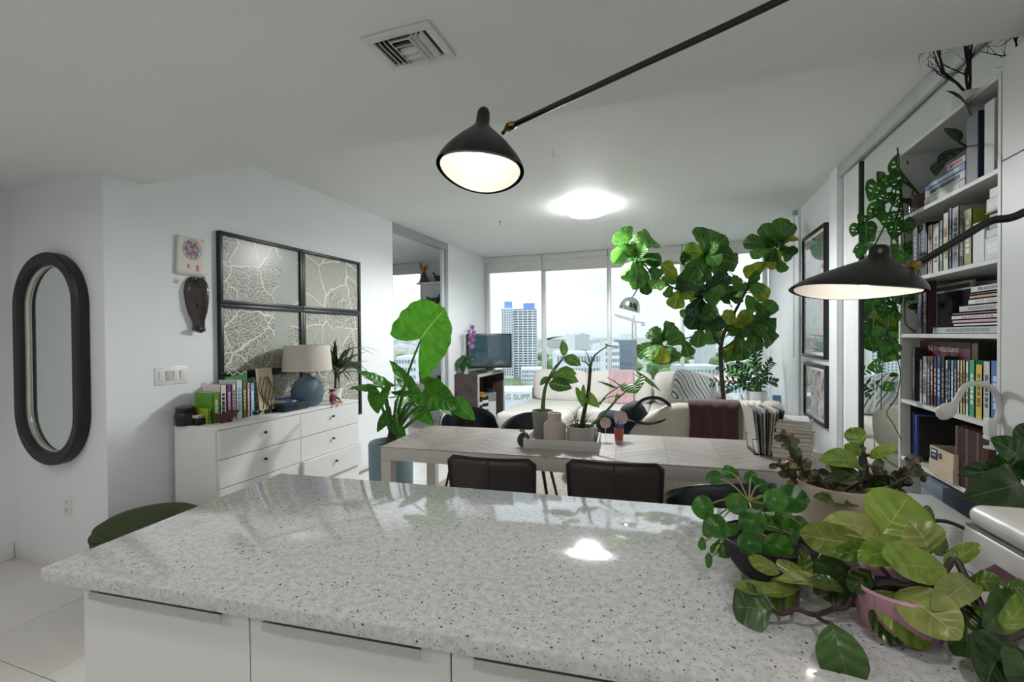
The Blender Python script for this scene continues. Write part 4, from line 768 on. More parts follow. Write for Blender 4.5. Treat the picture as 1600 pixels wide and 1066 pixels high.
PT = mat('pink_throw', '#c9a9ae', .9, var=.12, scale=7, sheen=.3); o = MB().grid(lambda u, v: Vector((-.95+.36*u+.012*sin(v*4), 6.985+.14*v-.010*sin(u*15)+.16*max(0, v-.86)/.14, .44+.475*min(v, .9)/.9)), 28, 14).build('pink_blanket', PT, solid=.012); tag(rooted(o, (-.76, 7.1, .44)), 'dusty pink folded blanket hanging over the white sofa cushion', 'blanket')
STR = bpy.data.materials.new('striped_cushion'); STR.use_nodes = True; t_, n_, l_ = nodes_of(STR); wv = n_.new('ShaderNodeTexWave'); wv.inputs['Scale'].default_value = 4.2; wv.inputs['Distortion'].default_value = 2.5; wv.inputs['Detail'].default_value = 1; wv.bands_direction = 'DIAGONAL'; tcx = n_.new('ShaderNodeTexCoord'); l_(tcx.outputs['Object'], wv.inputs['Vector']); rp_ = n_.new('ShaderNodeValToRGB'); l_(wv.outputs[0], rp_.inputs[0]); e = rp_.color_ramp.elements
e[0].position = 0; e[0].color = (*hx('#2f3a45'), 1); e[1].position = .16; e[1].color = (*hx('#d9d6cf'), 1)
for ps, cc in ((.45, '#c7c2bd'), (.6, '#b79aa0'), (.7, '#d9d5cf'), (.9, '#8fa3a8')): q = e.new(ps); q.color = (*hx(cc), 1)
l_(rp_.outputs[0], n_['Principled BSDF'].inputs['Base Color']); n_['Principled BSDF'].inputs['Roughness'].default_value = .9
o = MB().soft((0, 0, 0), (.55, .17, .46), .42, None, 24, 14).build('striped_cushion', STR); o.location = (.21, 6.92, .70); o.rotation_euler = (-.35, .32, .25); tag(o, 'multicolour striped scatter cushion leaning on the white sofa', 'cushion')
# ================================================================== rounded loveseat
LUP = mat('cream_upholstery', '#c2bdac', .85, var=.05, scale=5, bump=.2, bscale=300)
ls = thing('curved_loveseat', 'cream curved-back loveseat with its back to the table', 'sofa', (-.05, 4.8, 0))
def capsule(x0, x1, y0, y1, r, n=10):
    pts = []
    for cx, cy, a0 in ((x1-r, y1-r, 0), (x0+r, y1-r, pi/2), (x0+r, y0+r, pi), (x1-r, y0+r, 3*pi/2)):
        for i in range(n+1): a = a0+pi/2*i/n; pts.append((cx+r*cos(a), cy+r*sin(a)))
    return pts
def stack(levels, m, name, par):
    mb = MB(); rows = [[mb.bm.verts.new((x, y, z)) for x, y in pl] for pl, z in levels]; n = len(rows[0])
    for a, b in zip(rows, rows[1:]):
        for i in range(n): mb.bm.faces.new((a[i], a[(i+1) % n], b[(i+1) % n], b[i]))
    mb.bm.faces.new(rows[0][::-1]); mb.bm.faces.new(rows[-1]); return mb.build(name, m, par, smooth=50)
cp = lambda g, sh=0: capsule(-1.08+g, .92-g, 4.28+g, 5.20-g, .43-g)
stack([(cp(.06), .0145), (cp(.015), .03), (cp(0), .08), (cp(0), .30), (cp(.012), .33), (cp(.04), .345)], LUP, 'base', ls); stack([(cp(.05), .346), (cp(.03), .36), (cp(.03), .42), (cp(.05), .45), (cp(.1), .465)], LUP, 'seat_cushion', ls)
path = [(-.42, 4.37), (-.2, 4.37), (.1, 4.37), (.35, 4.37), (.55, 4.39), (.70, 4.46), (.79, 4.60), (.815, 4.8), (.815, 4.98), (.80, 5.08)]; pth = [Vector((x, y, 0)) for x, y in path]; pth = bez(pth, 4); mb = MB(); rows = []
for i, c in enumerate(pth):
    d = (pth[min(i+1, len(pth)-1)]-pth[max(i-1, 0)]).normalized(); nrm = Vector((d.y, -d.x, 0)); f = i/(len(pth)-1); hgt = .40*min(1, .25+f*4.2)**.8*(1-.25*max(0, f-.75)/.25) ; th = .10
    ring = []
    for j in range(16):
        a = 2*pi*j/16; sx = math.copysign(abs(cos(a))**.6, cos(a)); sz = math.copysign(abs(sin(a))**.6, sin(a)); ring.append(mb.bm.verts.new(c+nrm*(th*sx-.015+.03*(sz*.5+.5))+Vector((0, 0, .45+hgt*(sz*.5+.5)-.03*(1-sz)*.5))))
    rows.append(ring)
for a, b in zip(rows, rows[1:]):
    for j in range(16): mb.bm.faces.new((a[j], a[(j+1) % 16], b[(j+1) % 16], b[j]))
mb.bm.faces.new(rows[0][::-1]); mb.bm.faces.new(rows[-1]); mb.build('backrest', LUP, ls, smooth=60)
def throw(name, lab, x0, x1, m, zf, zb, amp, cat='blanket'):
    prof = [(4.235, zf), (4.236, .62), (4.236, .78), (4.248, .848), (4.30, .880), (4.38, .884), (4.452, .86), (4.486, .80), (4.495, .68), (4.50, zb)]; L = bez([Vector((0, y, z)) for y, z in prof], 3)
    def f(u, v):
        q = L[min(len(L)-1, int(round(v*(len(L)-1))))]; return Vector((lerp(x0, x1, u)+.012*sin(v*9+u*3), q.y+(-1 if v < .45 else .3)*amp*(.5+.5*sin(u*21+v*2)), q.z+(.003 if v < .5 else 0)+(.008*sin(u*13) if v < .05 else 0)))
    o = MB().grid(f, 30, len(L)-1).build(name, m, solid=.008); tag(rooted(o, ((x0+x1)/2, 4.36, .88)), lab, cat)
throw('burgundy_throw', 'burgundy velvet throw draped over the loveseat back', .10, .50, mat('burgundy_velvet', '#46202a', .9, var=.2, scale=8, sheen=.5), .40, .55, .016)
def endsheet(u, v):
    i = len(pth)*.50+u*len(pth)*.16; c = pth[int(i)]; d = (pth[min(int(i)+1, len(pth)-1)]-pth[int(i)-1]).normalized(); n = Vector((d.y, -d.x, 0)); prof = [(.135, .42), (.132, .6), (.13, .76), (.11, .85), (.06, .885), (-.02, .885), (-.09, .85), (-.12, .76), (-.125, .65)]; k = v*8; a, b = prof[int(min(7, k))], prof[int(min(7, k))+1]; t = k-int(min(7, k))
    return c+n*(lerp(a[0], b[0], t)+.01*sin(u*14))+Vector((0, 0, lerp(a[1], b[1], t)))
throw('white_throw', 'cream fringed throw draped beside the burgundy one', .515, .66, mat('cream_throw', '#d3c9c0', .9, var=.1, scale=9, sheen=.3), .42, .58, .014)
# ================================================================== navy bag
k6 = crop(920, 330, .3377); p = Vector((-.40, 4.40, .466)); dB = dep(p)
NAV = mat('navy_canvas', '#171c2c', .8, var=.15, scale=20, bump=.3); o = thing('navy_bag', 'navy canvas bag with grey strap slumped on the loveseat seat', 'bag', p)
MB().soft(p+Vector((-.10, 0, .13)), (.42, .28, .27), .6, Matrix.Rotation(.2, 3, 'Y')).build('body', NAV, o); MB().soft(p+Vector((.05, 0, .22)), (.24, .2, .30), .65, Matrix.Rotation(-.45, 3, 'Y')).build('front_pocket', mat('bag_dark_print', '#22242b', .7, var=.5, scale=40), o)
MB().tube(bez([p+Vector((.0, -.1, .12)), p+Vector((.04, -.11, .28)), p+Vector((.12, -.10, .40)), p+Vector((.26, -.08, .42)), p+Vector((.36, -.09, .34)), p+Vector((.30, -.12, .24)), p+Vector((.16, -.14, .2)), p+Vector((0, -.14, .22)), p+Vector((-.12, -.14, .2))], 5), .022, 8, flat=.35).build('strap', NAV, o)
MB().box(p+Vector((-.07, -.137, .1)), (.04, .006, .22), Matrix.Rotation(.12, 3, 'Y')).build('webbing', mat('grey_webbing', '#6d6a66', .8), o); MB().box(p+Vector((-.065, -.143, .13)), (.05, .008, .035), None, .003).build('buckle', mat('grey_buckle', '#b3b0ab', .4), o)
# ================================================================== fiddle-leaf fig
FIG = leaf_mat('fig_leaf', '#27561a', '#4f8430', '#86a563', .36, .38, 7, .28, .035, .35); FIGY = leaf_mat('fig_leaf_yellow', '#5f8a24', '#a8ab3a', '#c9bd6a', .4, .6, 7, .2, .035, .3); FIGD = leaf_mat('fig_leaf_glossy', '#123a18', '#2b5a2e', '#577a58', .25, .25, 7, .2, .035, .3)
fp = [(0, .1), (.06, .3), (.16, .55), (.3, .62), (.45, .72), (.62, .95), (.76, 1), (.88, .86), (.96, .5), (1, .12)]
fm = [leafmesh('fig_leaf_mesh', m, fp, .72, cu, .22, .035, 3, seed=k) for k, (m, cu) in enumerate(((FIG, .1), (FIG, -.06), (FIG, .16), (FIGD, .12)))]; fy = leafmesh('fig_leaf_mesh', FIGY, fp, .78, .1, .12, .03, 3, seed=7)
c1, c2, c3 = crop(940, 330, .1595), crop(1060, 330, .1876), crop(980, 450, .1782); dF = 4.95
F1 = lambda x, y, d=0: pd(*c1(x, y), dF+d); F2 = lambda x, y, d=0: pd(*c2(x, y), dF+d); F3 = lambda x, y, d=0: pd(*c3(x, y), dF+d)
b0 = pd(1131, 650, dF); FP = Vector((b0.x, b0.y, .0145)); o = thing('fiddle_leaf_fig', 'tall fiddle-leaf fig tree spreading in front of the window', 'plant', FP)
MB().lathe([(.001, 0), (.15, 0), (.18, .34), (.17, .36), (.155, .34), (.15, .3), (.001, .3)], FP, 28).build('pot', mat('fig_pot', '#cfc9c0', .6), o); MB().lathe([(.001, .302), (.15, .302), (.001, .308)], FP, 16).build('soil', SOIL, o)
FB = mat('fig_bark', '#3e3630', .85, var=.3, scale=25, bump=.5)
def branch(pts, r0, r1): n = 6*(len(pts)-1); MB().tube(bez(pts, 6), [lerp(r0, r1, i/n) for i in range(n+1)], 8).build('branch', FB, o)
MB().tube(bez([FP+Vector((0, 0, .28)), F3(845, 1000), F3(830, 800), F3(815, 530)], 6), [lerp(.026, .021, i/18) for i in range(19)], 10).build('trunk', FB, o)
branch([F3(815, 530), F3(868, 350), F2(470, 840), F2(590, 620), F2(720, 430), F2(820, 300)], .018, .009); branch([F3(825, 545), F3(960, 450, -.1), F3(1140, 300, -.2)], .012, .006); branch([F3(800, 490), F3(720, 410, .05), F3(560, 430), F3(340, 500, -.1)], .009, .005)
branch([F3(815, 500), F2(240, 920), F2(195, 780), F2(215, 640), F2(270, 540), F2(230, 380)], .013, .007); branch([F2(205, 720), F1(850, 820), F1(740, 770), F1(550, 660), F1(380, 480), F1(270, 330)], .011, .006); branch([F2(590, 610), F2(500, 560), F2(400, 490)], .005, .003); branch([F2(560, 680), F2(640, 690), F2(690, 760)], .004, .003)
figs = [(F1, ((265, 300), (215, 150)), ((255, 310), (105, 255)), ((270, 290), (485, 262)), ((245, 310), (112, 512)), ((290, 340), (200, 390)), ((320, 400), (578, 345)), ((350, 450), (585, 520)), ((330, 470), (150, 640)), ((350, 480), (420, 720)), ((330, 490), (320, 770)), ((400, 560), (440, 825)), ((300, 520), (270, 700)), ((470, 560), (570, 660)), ((330, 300), (345, 420)), ((740, 660), (580, 520), 'y'), ((600, 680), (495, 760)), ((680, 730), (640, 850)), ((760, 780), (710, 960), 'y'), ((800, 800), (880, 850), 'y'), ((860, 760), (740, 690))),
 (F2, ((225, 360), (140, 135)), ((240, 350), (270, 150)), ((245, 350), (400, 215)), ((250, 380), (492, 445)), ((215, 360), (45, 320)), ((215, 380), (10, 400)), ((220, 380), (80, 590)), ((230, 390), (175, 600)), ((250, 370), (392, 300)), ((260, 430), (400, 510)), ((215, 660), (420, 535), 'd'), ((200, 660), (-5, 680), 'd'), ((200, 700), (60, 870), 'd'), ((225, 710), (432, 780), 'd'), ((190, 730), (90, 985), 'd'), ((200, 740), (180, 1000), 'd'), ((215, 780), (310, 890)),
  ((800, 270), (695, 110)), ((840, 250), (850, 55)), ((870, 240), (972, 110)), ((830, 300), (995, 345)), ((780, 290), (535, 265)), ((770, 310), (618, 400)), ((800, 310), (760, 425)), ((820, 400), (855, 515)), ((850, 310), (935, 405)), ((850, 260), (970, 210), 'y'), ((800, 300), (690, 250)), ((820, 290), (880, 250)), ((720, 430), (560, 555), 'y'), ((710, 430), (790, 470), 'y'), ((540, 600), (440, 600)), ((500, 650), (342, 690)), ((600, 600), (690, 680)), ((570, 700), (640, 840)), ((540, 740), (430, 740)), ((545, 640), (475, 660)), ((440, 820), (400, 950), 'y')),
 (F3, ((1150, 280), (1290, 120)), ((1160, 290), (1305, 360)), ((1150, 310), (1260, 505)), ((1130, 320), (1110, 560)), ((1060, 350), (1000, 195), 'y'), ((1020, 400), (870, 350)), ((1000, 440), (1000, 640)), ((980, 450), (890, 610), 'y'), ((1070, 350), (950, 270), 'y'), ((940, 460), (1010, 400)), ((700, 290), (760, 495)), ((640, 370), (620, 525)), ((790, 330), (760, 270), 'y'), ((815, 460), (840, 370), 'y'), ((880, 190), (880, 325), 'y'), ((790, 240), (820, 380), 'd'),
  ((295, 480), (205, 355)), ((305, 470), (395, 308)), ((350, 490), (500, 410)), ((290, 490), (88, 600)), ((300, 500), (185, 640)), ((300, 505), (240, 665)), ((325, 510), (345, 672)), ((345, 510), (440, 640)), ((505, 465), (545, 605)), ((350, 520), (420, 580)), ((720, 170), (690, 280)), ((560, 180), (470, 250)))]
rr = random.Random(21); k = 0
for fn, *ls_ in figs:
    for q in ls_:
        (bx_, by_), (tx, ty) = q[0], q[1]; dd = rr.uniform(-.12, .12); B = fn(bx_, by_, dd*.3); Tp = fn(tx, ty, dd+rr.uniform(-.1, .1))
        kind = q[2] if len(q) > 2 else None; me = fy if kind == 'y' else (fm[3] if kind == 'd' else fm[k % 3]); L = (Tp-B).length
        hor = abs((Tp-B).normalized().z) < .75
        leaf(o, me, B, Tp, Vector((rr.uniform(-.75, .75), -1, rr.uniform(-.35, 1.1))), max(.8, min(1.35, .25/L)) if L > .14 else 1.15); k += 1
for fn, x, y, n in ((F1, 265, 310, 3), (F1, 350, 480, 6), (F1, 720, 720, 3), (F2, 230, 370, 6), (F2, 210, 690, 6), (F2, 830, 290, 7), (F2, 590, 620, 3), (F3, 1140, 310, 6), (F3, 300, 490, 5), (F3, 960, 440, 4)):
    for i in range(n):
        B = fn(x+rr.uniform(-25, 25), y+rr.uniform(-25, 25), rr.uniform(-.05, .05)); a = rr.uniform(0, 2*pi); d = Vector((cos(a), rr.uniform(-.9, .9), sin(a)*.8)).normalized()
        leaf(o, fm[rr.randrange(3)] if rr.random() < .85 else fy, B, B+d*rr.uniform(.17, .27), Vector((rr.uniform(-.6, .6), -.7, rr.uniform(.2, 1.2))), 1)
# ================================================================== zz plant on side table
ZZ = leaf_mat('zz_leaf', '#14351a', '#2b5a2a', '#4d7a4a', .28, .2, 4, .2, .03, .1); zp = pd(1184, 618, 5.6); zt = .62
o = thing('round_side_table', 'round white side table by the window, under the feathery plant', 'table', (zp.x, zp.y, 0)); MB().lathe([(.001, zt-.03), (.25, zt-.03), (.26, zt-.015), (.25, zt), (.001, zt)], (zp.x, zp.y, 0), 36).build('top', WHITE, o); MB().lathe([(.001, 0), (.18, 0), (.17, .02), (.03, .04), (.025, zt-.03), (.001, zt-.03)], (zp.x, zp.y, 0), 28).build('pedestal', WHITE, o)
p = Vector((zp.x, zp.y+.05, zt)); o = thing('zz_plant', 'feathery dark green plant in a white pot on the side table', 'plant', p); MB().lathe([(.001, 0), (.09, 0), (.115, .14), (.108, .14), (.10, .12), (.001, .12)], p, 28).build('pot', WHITE, o); MB().lathe([(.001, .121), (.102, .121), (.001, .124)], p, 16).build('soil', SOIL, o)
zm = leafmesh('zz_leaf_mesh', ZZ, ovp, .42, .06, .12, h=2, nv=6); dz_ = dep(p)
for k, (ex, ey) in enumerate(((812, 690), (745, 830), (880, 885), (1075, 560), (1150, 550), (1270, 650), (1305, 830), (1110, 490), (960, 670), (1230, 740), (1010, 800))):
    E_ = pd(*c3(ex, ey), dz_+random.uniform(-.15, .15)); b = p+Vector((random.uniform(-.04, .04), random.uniform(-.04, .04), .11)); md = b.lerp(E_, .5)+Vector((0, 0, .08)); L = bez([b, md, E_], 9); MB().tube(L, [lerp(.008, .002, i/18) for i in range(19)], 6).build('stem', STALK, o)
    for i in range(4, 19):
        d = (L[i]-L[i-1]).normalized(); sd = d.cross(Vector((.2, -1, .2))).normalized()*(1 if i % 2 else -1); leaf(o, zm, L[i], L[i]+(sd*.8+d*.6).normalized()*.075, (.1, -.7, .7), 1)
for k, (px, py, h, r, m, lab) in enumerate(((1142, 622, .12, .03, WHITE, 'small white candle jar left of the feathery plant'), (1168, 622, .16, .022, WHITE, 'slim white bud vase beside the feathery plant'))):
    q = pd(px, py, 5.42); q = Vector((max(q.x, zp.x-.2), zp.y-.12, zt)); lathe_thing('bud_vase', lab, 'vase', [(.001, 0), (r, 0), (r*1.1, h*.5), (r*.6, h*.8), (r*.7, h), (.001, h)], q, m, 18)
q = Vector((zp.x+.19, zp.y-.08, zt)); o = MB().box(q+Vector((0, 0, .055)), (.09, .006, .11), Matrix.Rotation(-.2, 3, 'X')).build('blue_postcard', cmat('#5f86a8')); tag(rooted(o, q), 'small blue postcard standing on the side table edge', 'card')
# ================================================================== arc lamp
q = pd(985, 478, 5.6); o = thing('arc_floor_lamp', 'arching chrome floor lamp with dome shade before the window', 'lamp', (q.x+1.05, q.y+.35, 0)); bb_ = Vector((q.x+1.05, q.y+.35, 0))
MB().lathe([(.001, 0), (.16, 0), (.16, .05), (.001, .05)], bb_, 28).build('base', mat('marble', '#d9d6d2', .2, var=.2, scale=10), o)
MB().tube(bez([bb_+Vector((0, 0, .05)), bb_+Vector((0, 0, .9)), bb_+Vector((-.05, -.02, 1.7)), bb_+Vector((-.4, -.13, 2.28)), Vector((q.x+.25, q.y+.08, 2.25)), Vector((q.x+.05, q.y+.02, 1.95)), q+Vector((.02, 0, .10))], 6), .009, 8).build('arc_pole', CHROME, o)
Mx = Matrix.Rotation(.28, 3, 'Y') ; MB().lathe([(.125, -.06), (.13, -.05), (.128, -.02), (.115, .03), (.085, .075), (.04, .1), (.001, .106)], q, 32, M=Mx).build('shade', CHROME, o); MB().lathe([(.123, -.058), (.11, .02), (.08, .065), (.001, .095)], q, 28, M=Mx).build('shade_lining', LIN, o)
# ================================================================== media console, tv, orchid
CX0, CX1, CY0, CY1, CH = -3.185, -2.79, 6.40, 7.52, .87; DW = mat('dark_weathered_wood', '#4d423d', .7, var=.3, scale=7, bump=.4)
o = thing('media_console', 'dark weathered-wood open media console under the television', 'console', (-2.98, 6.95, 0))
for i in range(4): a = CX0+i*(CX1-CX0-.02)/4; MB().span((a+.001, CY0, 0), (a+(CX1-CX0-.02)/4-.001, CY0+.03, CH-.03), .002, 1).build('side_plank', DW, o)
MB().span((CX0, CY1-.03, 0), (CX1-.02, CY1, CH-.03)).build('side_panel', DW, o); MB().span((CX0, CY0, CH-.03), (CX1-.02, CY1, CH), .002).build('top', DW, o); MB().span((CX0, CY0+.03, .05), (CX1-.02, CY1-.03, .08)).build('bottom_shelf', DW, o); MB().span((CX0, CY0+.03, .08), (CX0+.015, CY1-.03, CH-.03)).build('back_panel', DW, o)
TRM = mat('pale_trim', '#b9b3ae', .5, var=.04); MB().span((CX1-.02, CY0, 0), (CX1, CY0+.035, CH), .002).span((CX1-.02, CY1-.035, 0), (CX1, CY1, CH), .002).span((CX1-.02, CY0+.035, CH-.045), (CX1, CY1-.035, CH), .002).build('front_edge', TRM, o)
tv = Vector((-2.98, 7.0, CH)); o = thing('television', 'older flat television reflecting the room, on the console', 'television', tv, radians(62)); SCR = mat('tv_screen', '#35505a', .05, var=.05, spec=1, coat=1)
MB().box((0, .03, .34), (.74, .07, .56), None, .012).build('housing', BLACKM, o, sub=False); MB().box((0, -.007, .355), (.69, .004, .48)).build('screen', SCR, o, sub=False); MB().box((0, -.007, .10), (.69, .004, .022)).build('speaker_strip', mat('tv_strip', '#3a464a', .4), o, sub=False); MB().box((0, .03, .06), (.12, .05, .05)).build('neck', BLACKM, o, sub=False); MB().lathe([(.001, 0), (.17, 0), (.16, .02), (.001, .03)], (0, .02, 0), 28, M=Matrix.Diagonal((1.3, .75, 1))).build('stand', BLACKM, o, sub=False)
o.location = (-2.845, 6.98, CH); o.rotation_euler = (0, 0, radians(33))
p = Vector((-3.05, 6.5, CH)); o = thing('orchid', 'purple orchid in a glass pot in front of the television', 'plant', p); MB().lathe([(.001, 0), (.045, 0), (.055, .11), (.05, .11), (.04, .01), (.001, .01)], p, 20).build('pot', mat('frosted_pot', '#b7c4c2', .3), o); dO = dep(p)
OL = leaf_mat('orchid_leaf', '#163c1c', '#2f5c2c', '#4f7a4a', .3, .2, 3, .2, .03, 0); om = leafmesh('orchid_leaf_mesh', OL, ovp, .42, .22, .12)
for a, b in (((727, 558), (713, 580)), ((728, 558), (724, 585)), ((730, 558), (735, 578)), ((729, 557), (718, 562)), ((731, 556), (740, 565))): leaf(o, om, pd(*a, dO), pd(*b, dO-.06), (0, -.6, .6), 1.1)
MB().tube(bez([p+Vector((0, 0, .1)), pd(724, 530, dO), pd(730, 512, dO), pd(738, 508, dO), pd(737, 530, dO)], 5), .003, 6).build('flower_stem', STALK, o)
PETM = leaf_mat('orchid_petal', '#9a4a90', '#d3a3cc', '#7a2f72', .5, .4, 4, .3, .05, .2); pm = leafmesh('petal_mesh', PETM, rp, .9, .08, .1, h=2, nv=6)
for fx, fy_ in ((738, 512), (733, 518), (741, 520), (735, 526), (740, 530), (735, 536), (738, 541)):
    c = pd(fx, fy_, dO-.03)
    for i in range(5): a = i*2*pi/5+fx; leaf(o, pm, c, c+Vector((cos(a), -.15, sin(a)))*.042, (0, -1, 0), 1, 'petal')
for k, (y, lab) in enumerate(((6.62, 'black-and-white striped storage basket nearest the console end'), (6.86, 'black-and-white striped storage basket behind the first one'))):
    p = Vector((-2.93, y, .08)); o = thing('striped_basket', lab, 'basket', p, 0, 'striped baskets in the console')
    for i in range(8): MB().lathe([(.095, .05*i), (.1, .05*i+.01), (.1, .05*i+.04), (.095, .05*i+.05), (.085, .05*i+.05), (.085, .05*i), (.095, .05*i)], p, 20).build('woven_band', cmat('#1c1c1f', .8) if i % 2 else cmat('#e2e0da', .8), o)
    for i in range(3): MB().soft(p+Vector((random.uniform(-.03, .03), random.uniform(-.03, .03), .41+.02*i)), (.12, .12, .05), .8).build('folded_cloth', cmat(['#c4a23a', '#4f8a4a', '#d0763a'][i], .9), o)
p = Vector((-2.93, 7.14, .08)); o = thing('canister', 'white canister with grey band and dark lid inside the console', 'canister', p); MB().lathe([(.001, 0), (.12, 0), (.12, .4), (.001, .4)], p, 28).build('body', WHITE_MATT, o); MB().lathe([(.121, .3), (.122, .3), (.122, .42), (.11, .44), (.001, .44)], p, 28).build('band', mat('grey_band', '#8a8b8c', .6), o); MB().lathe([(.001, .441), (.09, .441), (.09, .5), (.001, .5)], p, 24).build('lid', BKT, o)
# ================================================================== pictures on the right wall
def painting(name, lab, y0, y1, z0, z1, cols, seed):
    o = thing(name, lab, 'picture', (1.3, (y0+y1)/2, (z0+z1)/2)); w = .03
    for A, B in (((y0, z0), (y1, z0+w)), ((y0, z1-w), (y1, z1)), ((y0, z0+w), (y0+w, z1-w)), ((y1-w, z0+w), (y1, z1-w))): MB().span((1.262, *A), (1.2995, *B), .002).build('frame_bar', BLACKM, o)
    MB().span((1.279, y0+w, z0+w), (1.299, y1-w, z1-w)).build('mat_board', WHITE_MATT, o)
    m = bpy.data.materials.new(name+'_paint'); m.use_nodes = True; t_, n_, l_ = nodes_of(m); b_ = n_['Principled BSDF']; tcx = n_.new('ShaderNodeTexCoord'); nz = n_.new('ShaderNodeTexNoise'); nz.inputs['Scale'].default_value = 4.5; nz.inputs['Detail'].default_value = 3; nz.inputs['Distortion'].default_value = 1.5; mp = n_.new('ShaderNodeMapping'); mp.inputs['Location'].default_value = (seed, seed, 0); l_(tcx.outputs['Object'], mp.inputs[0]); l_(mp.outputs[0], nz.inputs['Vector']); r_ = n_.new('ShaderNodeValToRGB'); l_(nz.outputs[0], r_.inputs[0]); ee = r_.color_ramp.elements
    ee[0].position = .3; ee[0].color = (*hx(cols[0]), 1); ee[1].position = .7; ee[1].color = (*hx(cols[-1]), 1)
    for i, cc in enumerate(cols[1:-1]): q = ee.new(.3+.4*(i+1)/(len(cols)-1)); q.color = (*hx(cc), 1)
    l_(r_.outputs[0], b_.inputs['Base Color']); b_.inputs['Coat Weight'].default_value = 1; b_.inputs['Coat Roughness'].default_value = .02
    g = .06; MB().span((1.277, y0+g, z0+g), (1.2792, y1-g, z1-g)).build('painted_sheet', m, o)
painting('upper_painting', 'tall black-framed abstract green and brown painting on the right wall', 4.87, 5.66, 1.215, 2.45, ('#23423a', '#5c7d4c', '#4f9a9c', '#a56a3e', '#7a4a78', '#d9cfb8'), 2.0)
painting('lower_painting', 'smaller black-framed pale picture hung below the tall painting', 4.85, 5.60, .60, 1.16, ('#8c9a98', '#c6c9c2', '#e2dfd8', '#b3868c', '#5f6f74'), 5.0)
q = onx(1244, 330, 1.28); o = MB().box((1.27, q.y, q.z), (.05, .05, .09), None, .006).tube([(1.262, q.y, q.z-.04), (1.262, q.y, 1.2), (1.262, q.y+.03, 1.18), (1.262, q.y+.05, 1.2), (1.262, q.y+.05, q.z-.04)], .0025, 5).build('blind_chain', mat('chain_grey', '#a9adab', .5)); tag(rooted(o, (1.27, q.y, q.z)), 'grey roller blind bracket with hanging bead chain on the right wall', 'blind chain')
# ================================================================== tall bookcase
BX, BY0, BY1 = 1.06, 2.075, 2.85; BW = mat('bookcase_white', '#d9dad6', .4, var=.015); BXB = 1.345
SH = [2.35, 2.025, 1.713, 1.446, 1.123, .84, .50, .10]
o = thing('bookcase', 'tall white open bookcase crowded with books and boxes', 'bookcase', (1.2, 2.46, 0))
for a, b in ((BY0, BY0+.018), (BY1-.018, BY1)): MB().span((BX, a, 0), (BXB, b, 2.35), .001, 1).build('side_panel', BW, o)
MB().span((BXB-.006, BY0+.018, .02), (BXB, BY1-.018, 2.35)).build('back_panel', BW, o)
for z in SH: MB().span((BX+(0 if z in (2.35, .10) else .004), BY0+.018, z-.018), (BXB-.006, BY1-.018, z), .001, 1).build('shelf', BW, o)
MB().span((BX+.02, BY0+.018, 0), (BX+.036, BY1-.018, .082)).build('plinth', BW, o)
o = thing('closed_cabinet', 'tall white cabinet with plain doors right of the bookcase', 'cabinet', (1.2, 1.65, 0))
MB().span((BX+.02, 1.27, 0), (BXB, 2.072, 2.39)).build('body', BW, o); MB().span((BX, 1.272, 2.04), (BX+.018, 2.07, 2.39), .001, 1).build('upper_door', BW, o); MB().span((BX, 1.272, .08), (BX+.018, 2.07, 2.036), .001, 1).build('lower_door', BW, o)
XF = BX+.022
Ypx = lambda px, py, x=XF: max(BY0+.0205, min(BY1-.0205, onx(px, py, x).y))
Zpx = lambda px, py, x=XF: onx(px, py, x).z
def spines(rows, zs, d, grp, x=XF):
    for a, b, tp, yref, cc, ti, lab in rows:
        y1, y0 = Ypx(a, yref, x), Ypx(b, yref, x); h = min(Zpx((a+b)/2, tp, x)-zs, .30)
        book('book', lab, cc, (x, (y0+y1)/2, zs), max(.006, y1-y0-.0015), h, (.045 if a < 1516 else .14) if 'coloured row' in grp else d, '-x', ti, 0, grp)
# compartment 2 (mixed upright books)
spines([(1426, 1434, 356, 400, '#2a2a33', '#8d8a92', 'thin charcoal book at the left end of the upper mixed row'), (1434.5, 1449, 350, 400, '#141a26', '#59607a', 'thick navy-black book second in the upper mixed row'), (1449.5, 1457, 352, 400, '#a58f88', '#6a5450', 'dusty pink-beige book in the upper mixed row'), (1457.5, 1467, 350, 400, '#cfccc4', '#5a5a58', 'off-white book with dark letters in the upper mixed row'), (1467.5, 1473, 345, 400, '#4f7f80', '#c5d5d2', 'teal slim book in the upper mixed row'), (1473.5, 1482, 333, 400, '#d8d2bf', '#c9a23a', 'ivory book with yellow spine base in the upper mixed row'), (1482.5, 1487, 325, 400, '#28407c', '#aab4d6', 'slim royal blue book in the upper mixed row'), (1487.5, 1498, 324, 400, '#a9abad', '#2b2f48', 'wide grey book with printed emblem in the upper mixed row'), (1498.5, 1506, 338, 400, '#35191f', '#9a7a74', 'dark maroon book in the upper mixed row')], SH[2], .2, 'books in the upper mixed row')
y1, y0 = Ypx(1506, 400), Ypx(1518, 400); book('book', 'white book with olive-green cover beside the white box', '#8a8c2a', (XF, (y0+y1)/2, SH[2]), y1-y0, .22, .2, '-x', '#e9e9e2', 0, 'books in the upper mixed row')
def boxthing(name, lab, cat, y1, y0, z0, z1, cc, x0=XF, d=.16, stripe=None, lid=False):
    o = thing(name, lab, cat, (x0+d/2, (y0+y1)/2, z0)); MB().span((x0, y0, z0), (x0+d, y1, z1), .002, 1).build('body', cmat(cc), o)
    if stripe: MB().span((x0-.0008, y0+(y1-y0)*.12, z0+(z1-z0)*.25), (x0+.0005, y1-(y1-y0)*.15, z0+(z1-z0)*.75)).build('printed_label', cmat(stripe), o)
    if lid: MB().span((x0-.002, y0-.001, z1-.02), (x0+d, y1+.001, z1+.003), .002, 1).build('lid', cmat(cc), o)
    return o
